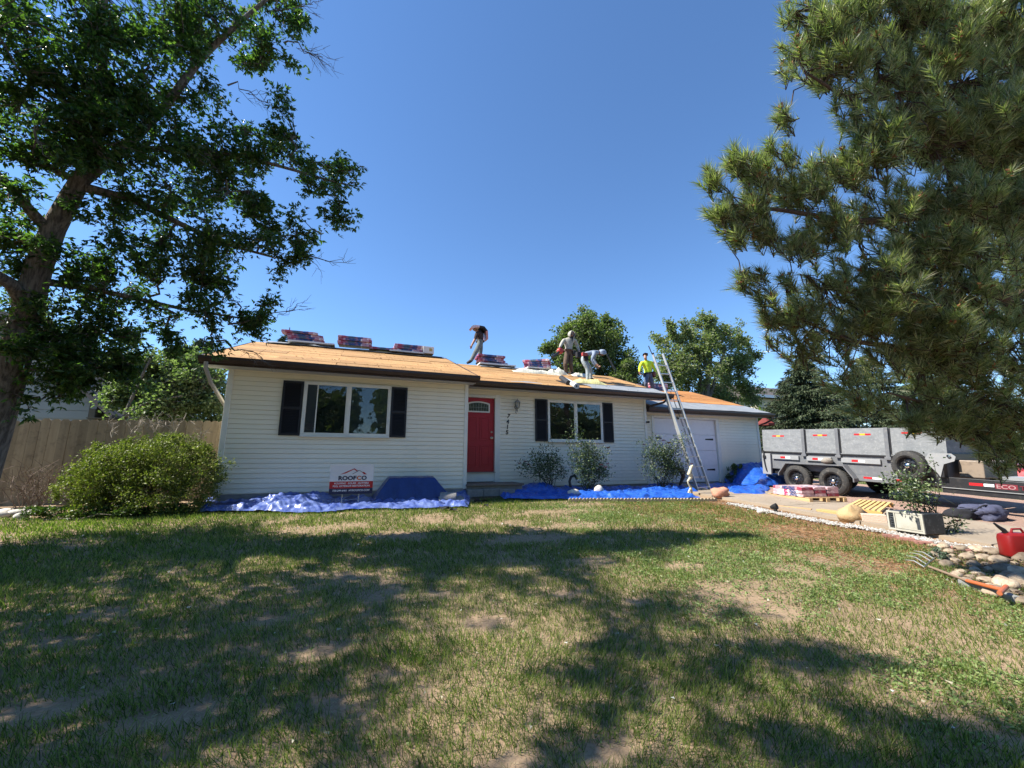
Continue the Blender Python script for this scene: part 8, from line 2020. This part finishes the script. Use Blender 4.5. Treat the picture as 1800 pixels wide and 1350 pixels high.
hood(P3, J, m_bl, r=0.122, fwd=(0.1, 0, -1))
belt(P3, J, m_blk, (0.16, 0.15), [(2.2, m_blk, (0.17, 0.14, 0.2)), (-1.8, mat('red_pouch', (0.35, 0.04, 0.03), 0.6), (0.2, 0.1, 0.12)), (-1.2, m_blk, (0.16, 0.1, 0.2))])

# roofer in yellow
pf_ = at_roof(1143, 690, GE[0], GE[1], gs); YP = float(pf_[1])
J = px(dict(pelvis=(1139.6, 659.5, 0), waist=(1139.0, 651.5, 0), chest=(1137.0, 639.5, -.02), neckb=(1135.6, 634.0, -.05), neck=(1134.9, 631.6, -.08), jaw=(1134.3, 629.3, -.12), head=(1134.2, 625.4, -.10), crown=(1134.4, 622.6, -.08), nose=(1134.1, 629.5, -.22),
            sL=(1128.6, 636.2, 0), eL=(1124.8, 645.5, -.02), wL=(1124.0, 653.5, -.08), hL=(1124.8, 656.3, -.10), sR=(1144.6, 636.2, .02), eR=(1149.3, 645.5, .02), wR=(1151.0, 654, -.05), hR=(1151.6, 657.0, -.08),
            pL=(1136.8, 662, 0), kL=(1134.9, 673.5, -.10), aL=(1137.2, 685.5, 0), tL=(1136.8, 689.3, -.16), pR=(1142.6, 662, 0), kR=(1146.2, 673.5, -.08), aR=(1147.3, 686.0, 0), tR=(1148.5, 689.8, -.16)), YP)
m_yel = cloth('neon_yellow_shirt', (0.52, 0.72, 0.02), (0.62, 0.78, 0.06)); m_jean = cloth('dark_blue_jeans', (0.035, 0.055, 0.10), (0.12, 0.16, 0.22))
R4 = dict(RR); R4.update(waist=(.165, .135), chest=(.19, .14), pelvis=(.17, .14), sL=.085, sR=.085, eL=.064, eR=.064, kL=.09, kR=.09, pL=.12, pR=.12)
P4 = person('roofer in neon yellow shirt, black cap and jeans standing beside the ladder top', J, R4, LK, zones(), [m_skin, m_yel, m_jean, m_boot], hands=(('wL', 'hL', 0), ('wR', 'hR', 0)))
cap(P4, J, m_blk, FW, True); belt(P4, J, m_blk, (0.19, 0.16), [(-0.2, m_blk, (0.12, 0.14, 0.24)), (3.2, m_blk, (0.08, 0.1, 0.16)), (-0.5, mat('brown_pouch', (0.12, 0.04, 0.03), 0.6), (0.1, 0.1, 0.16))])
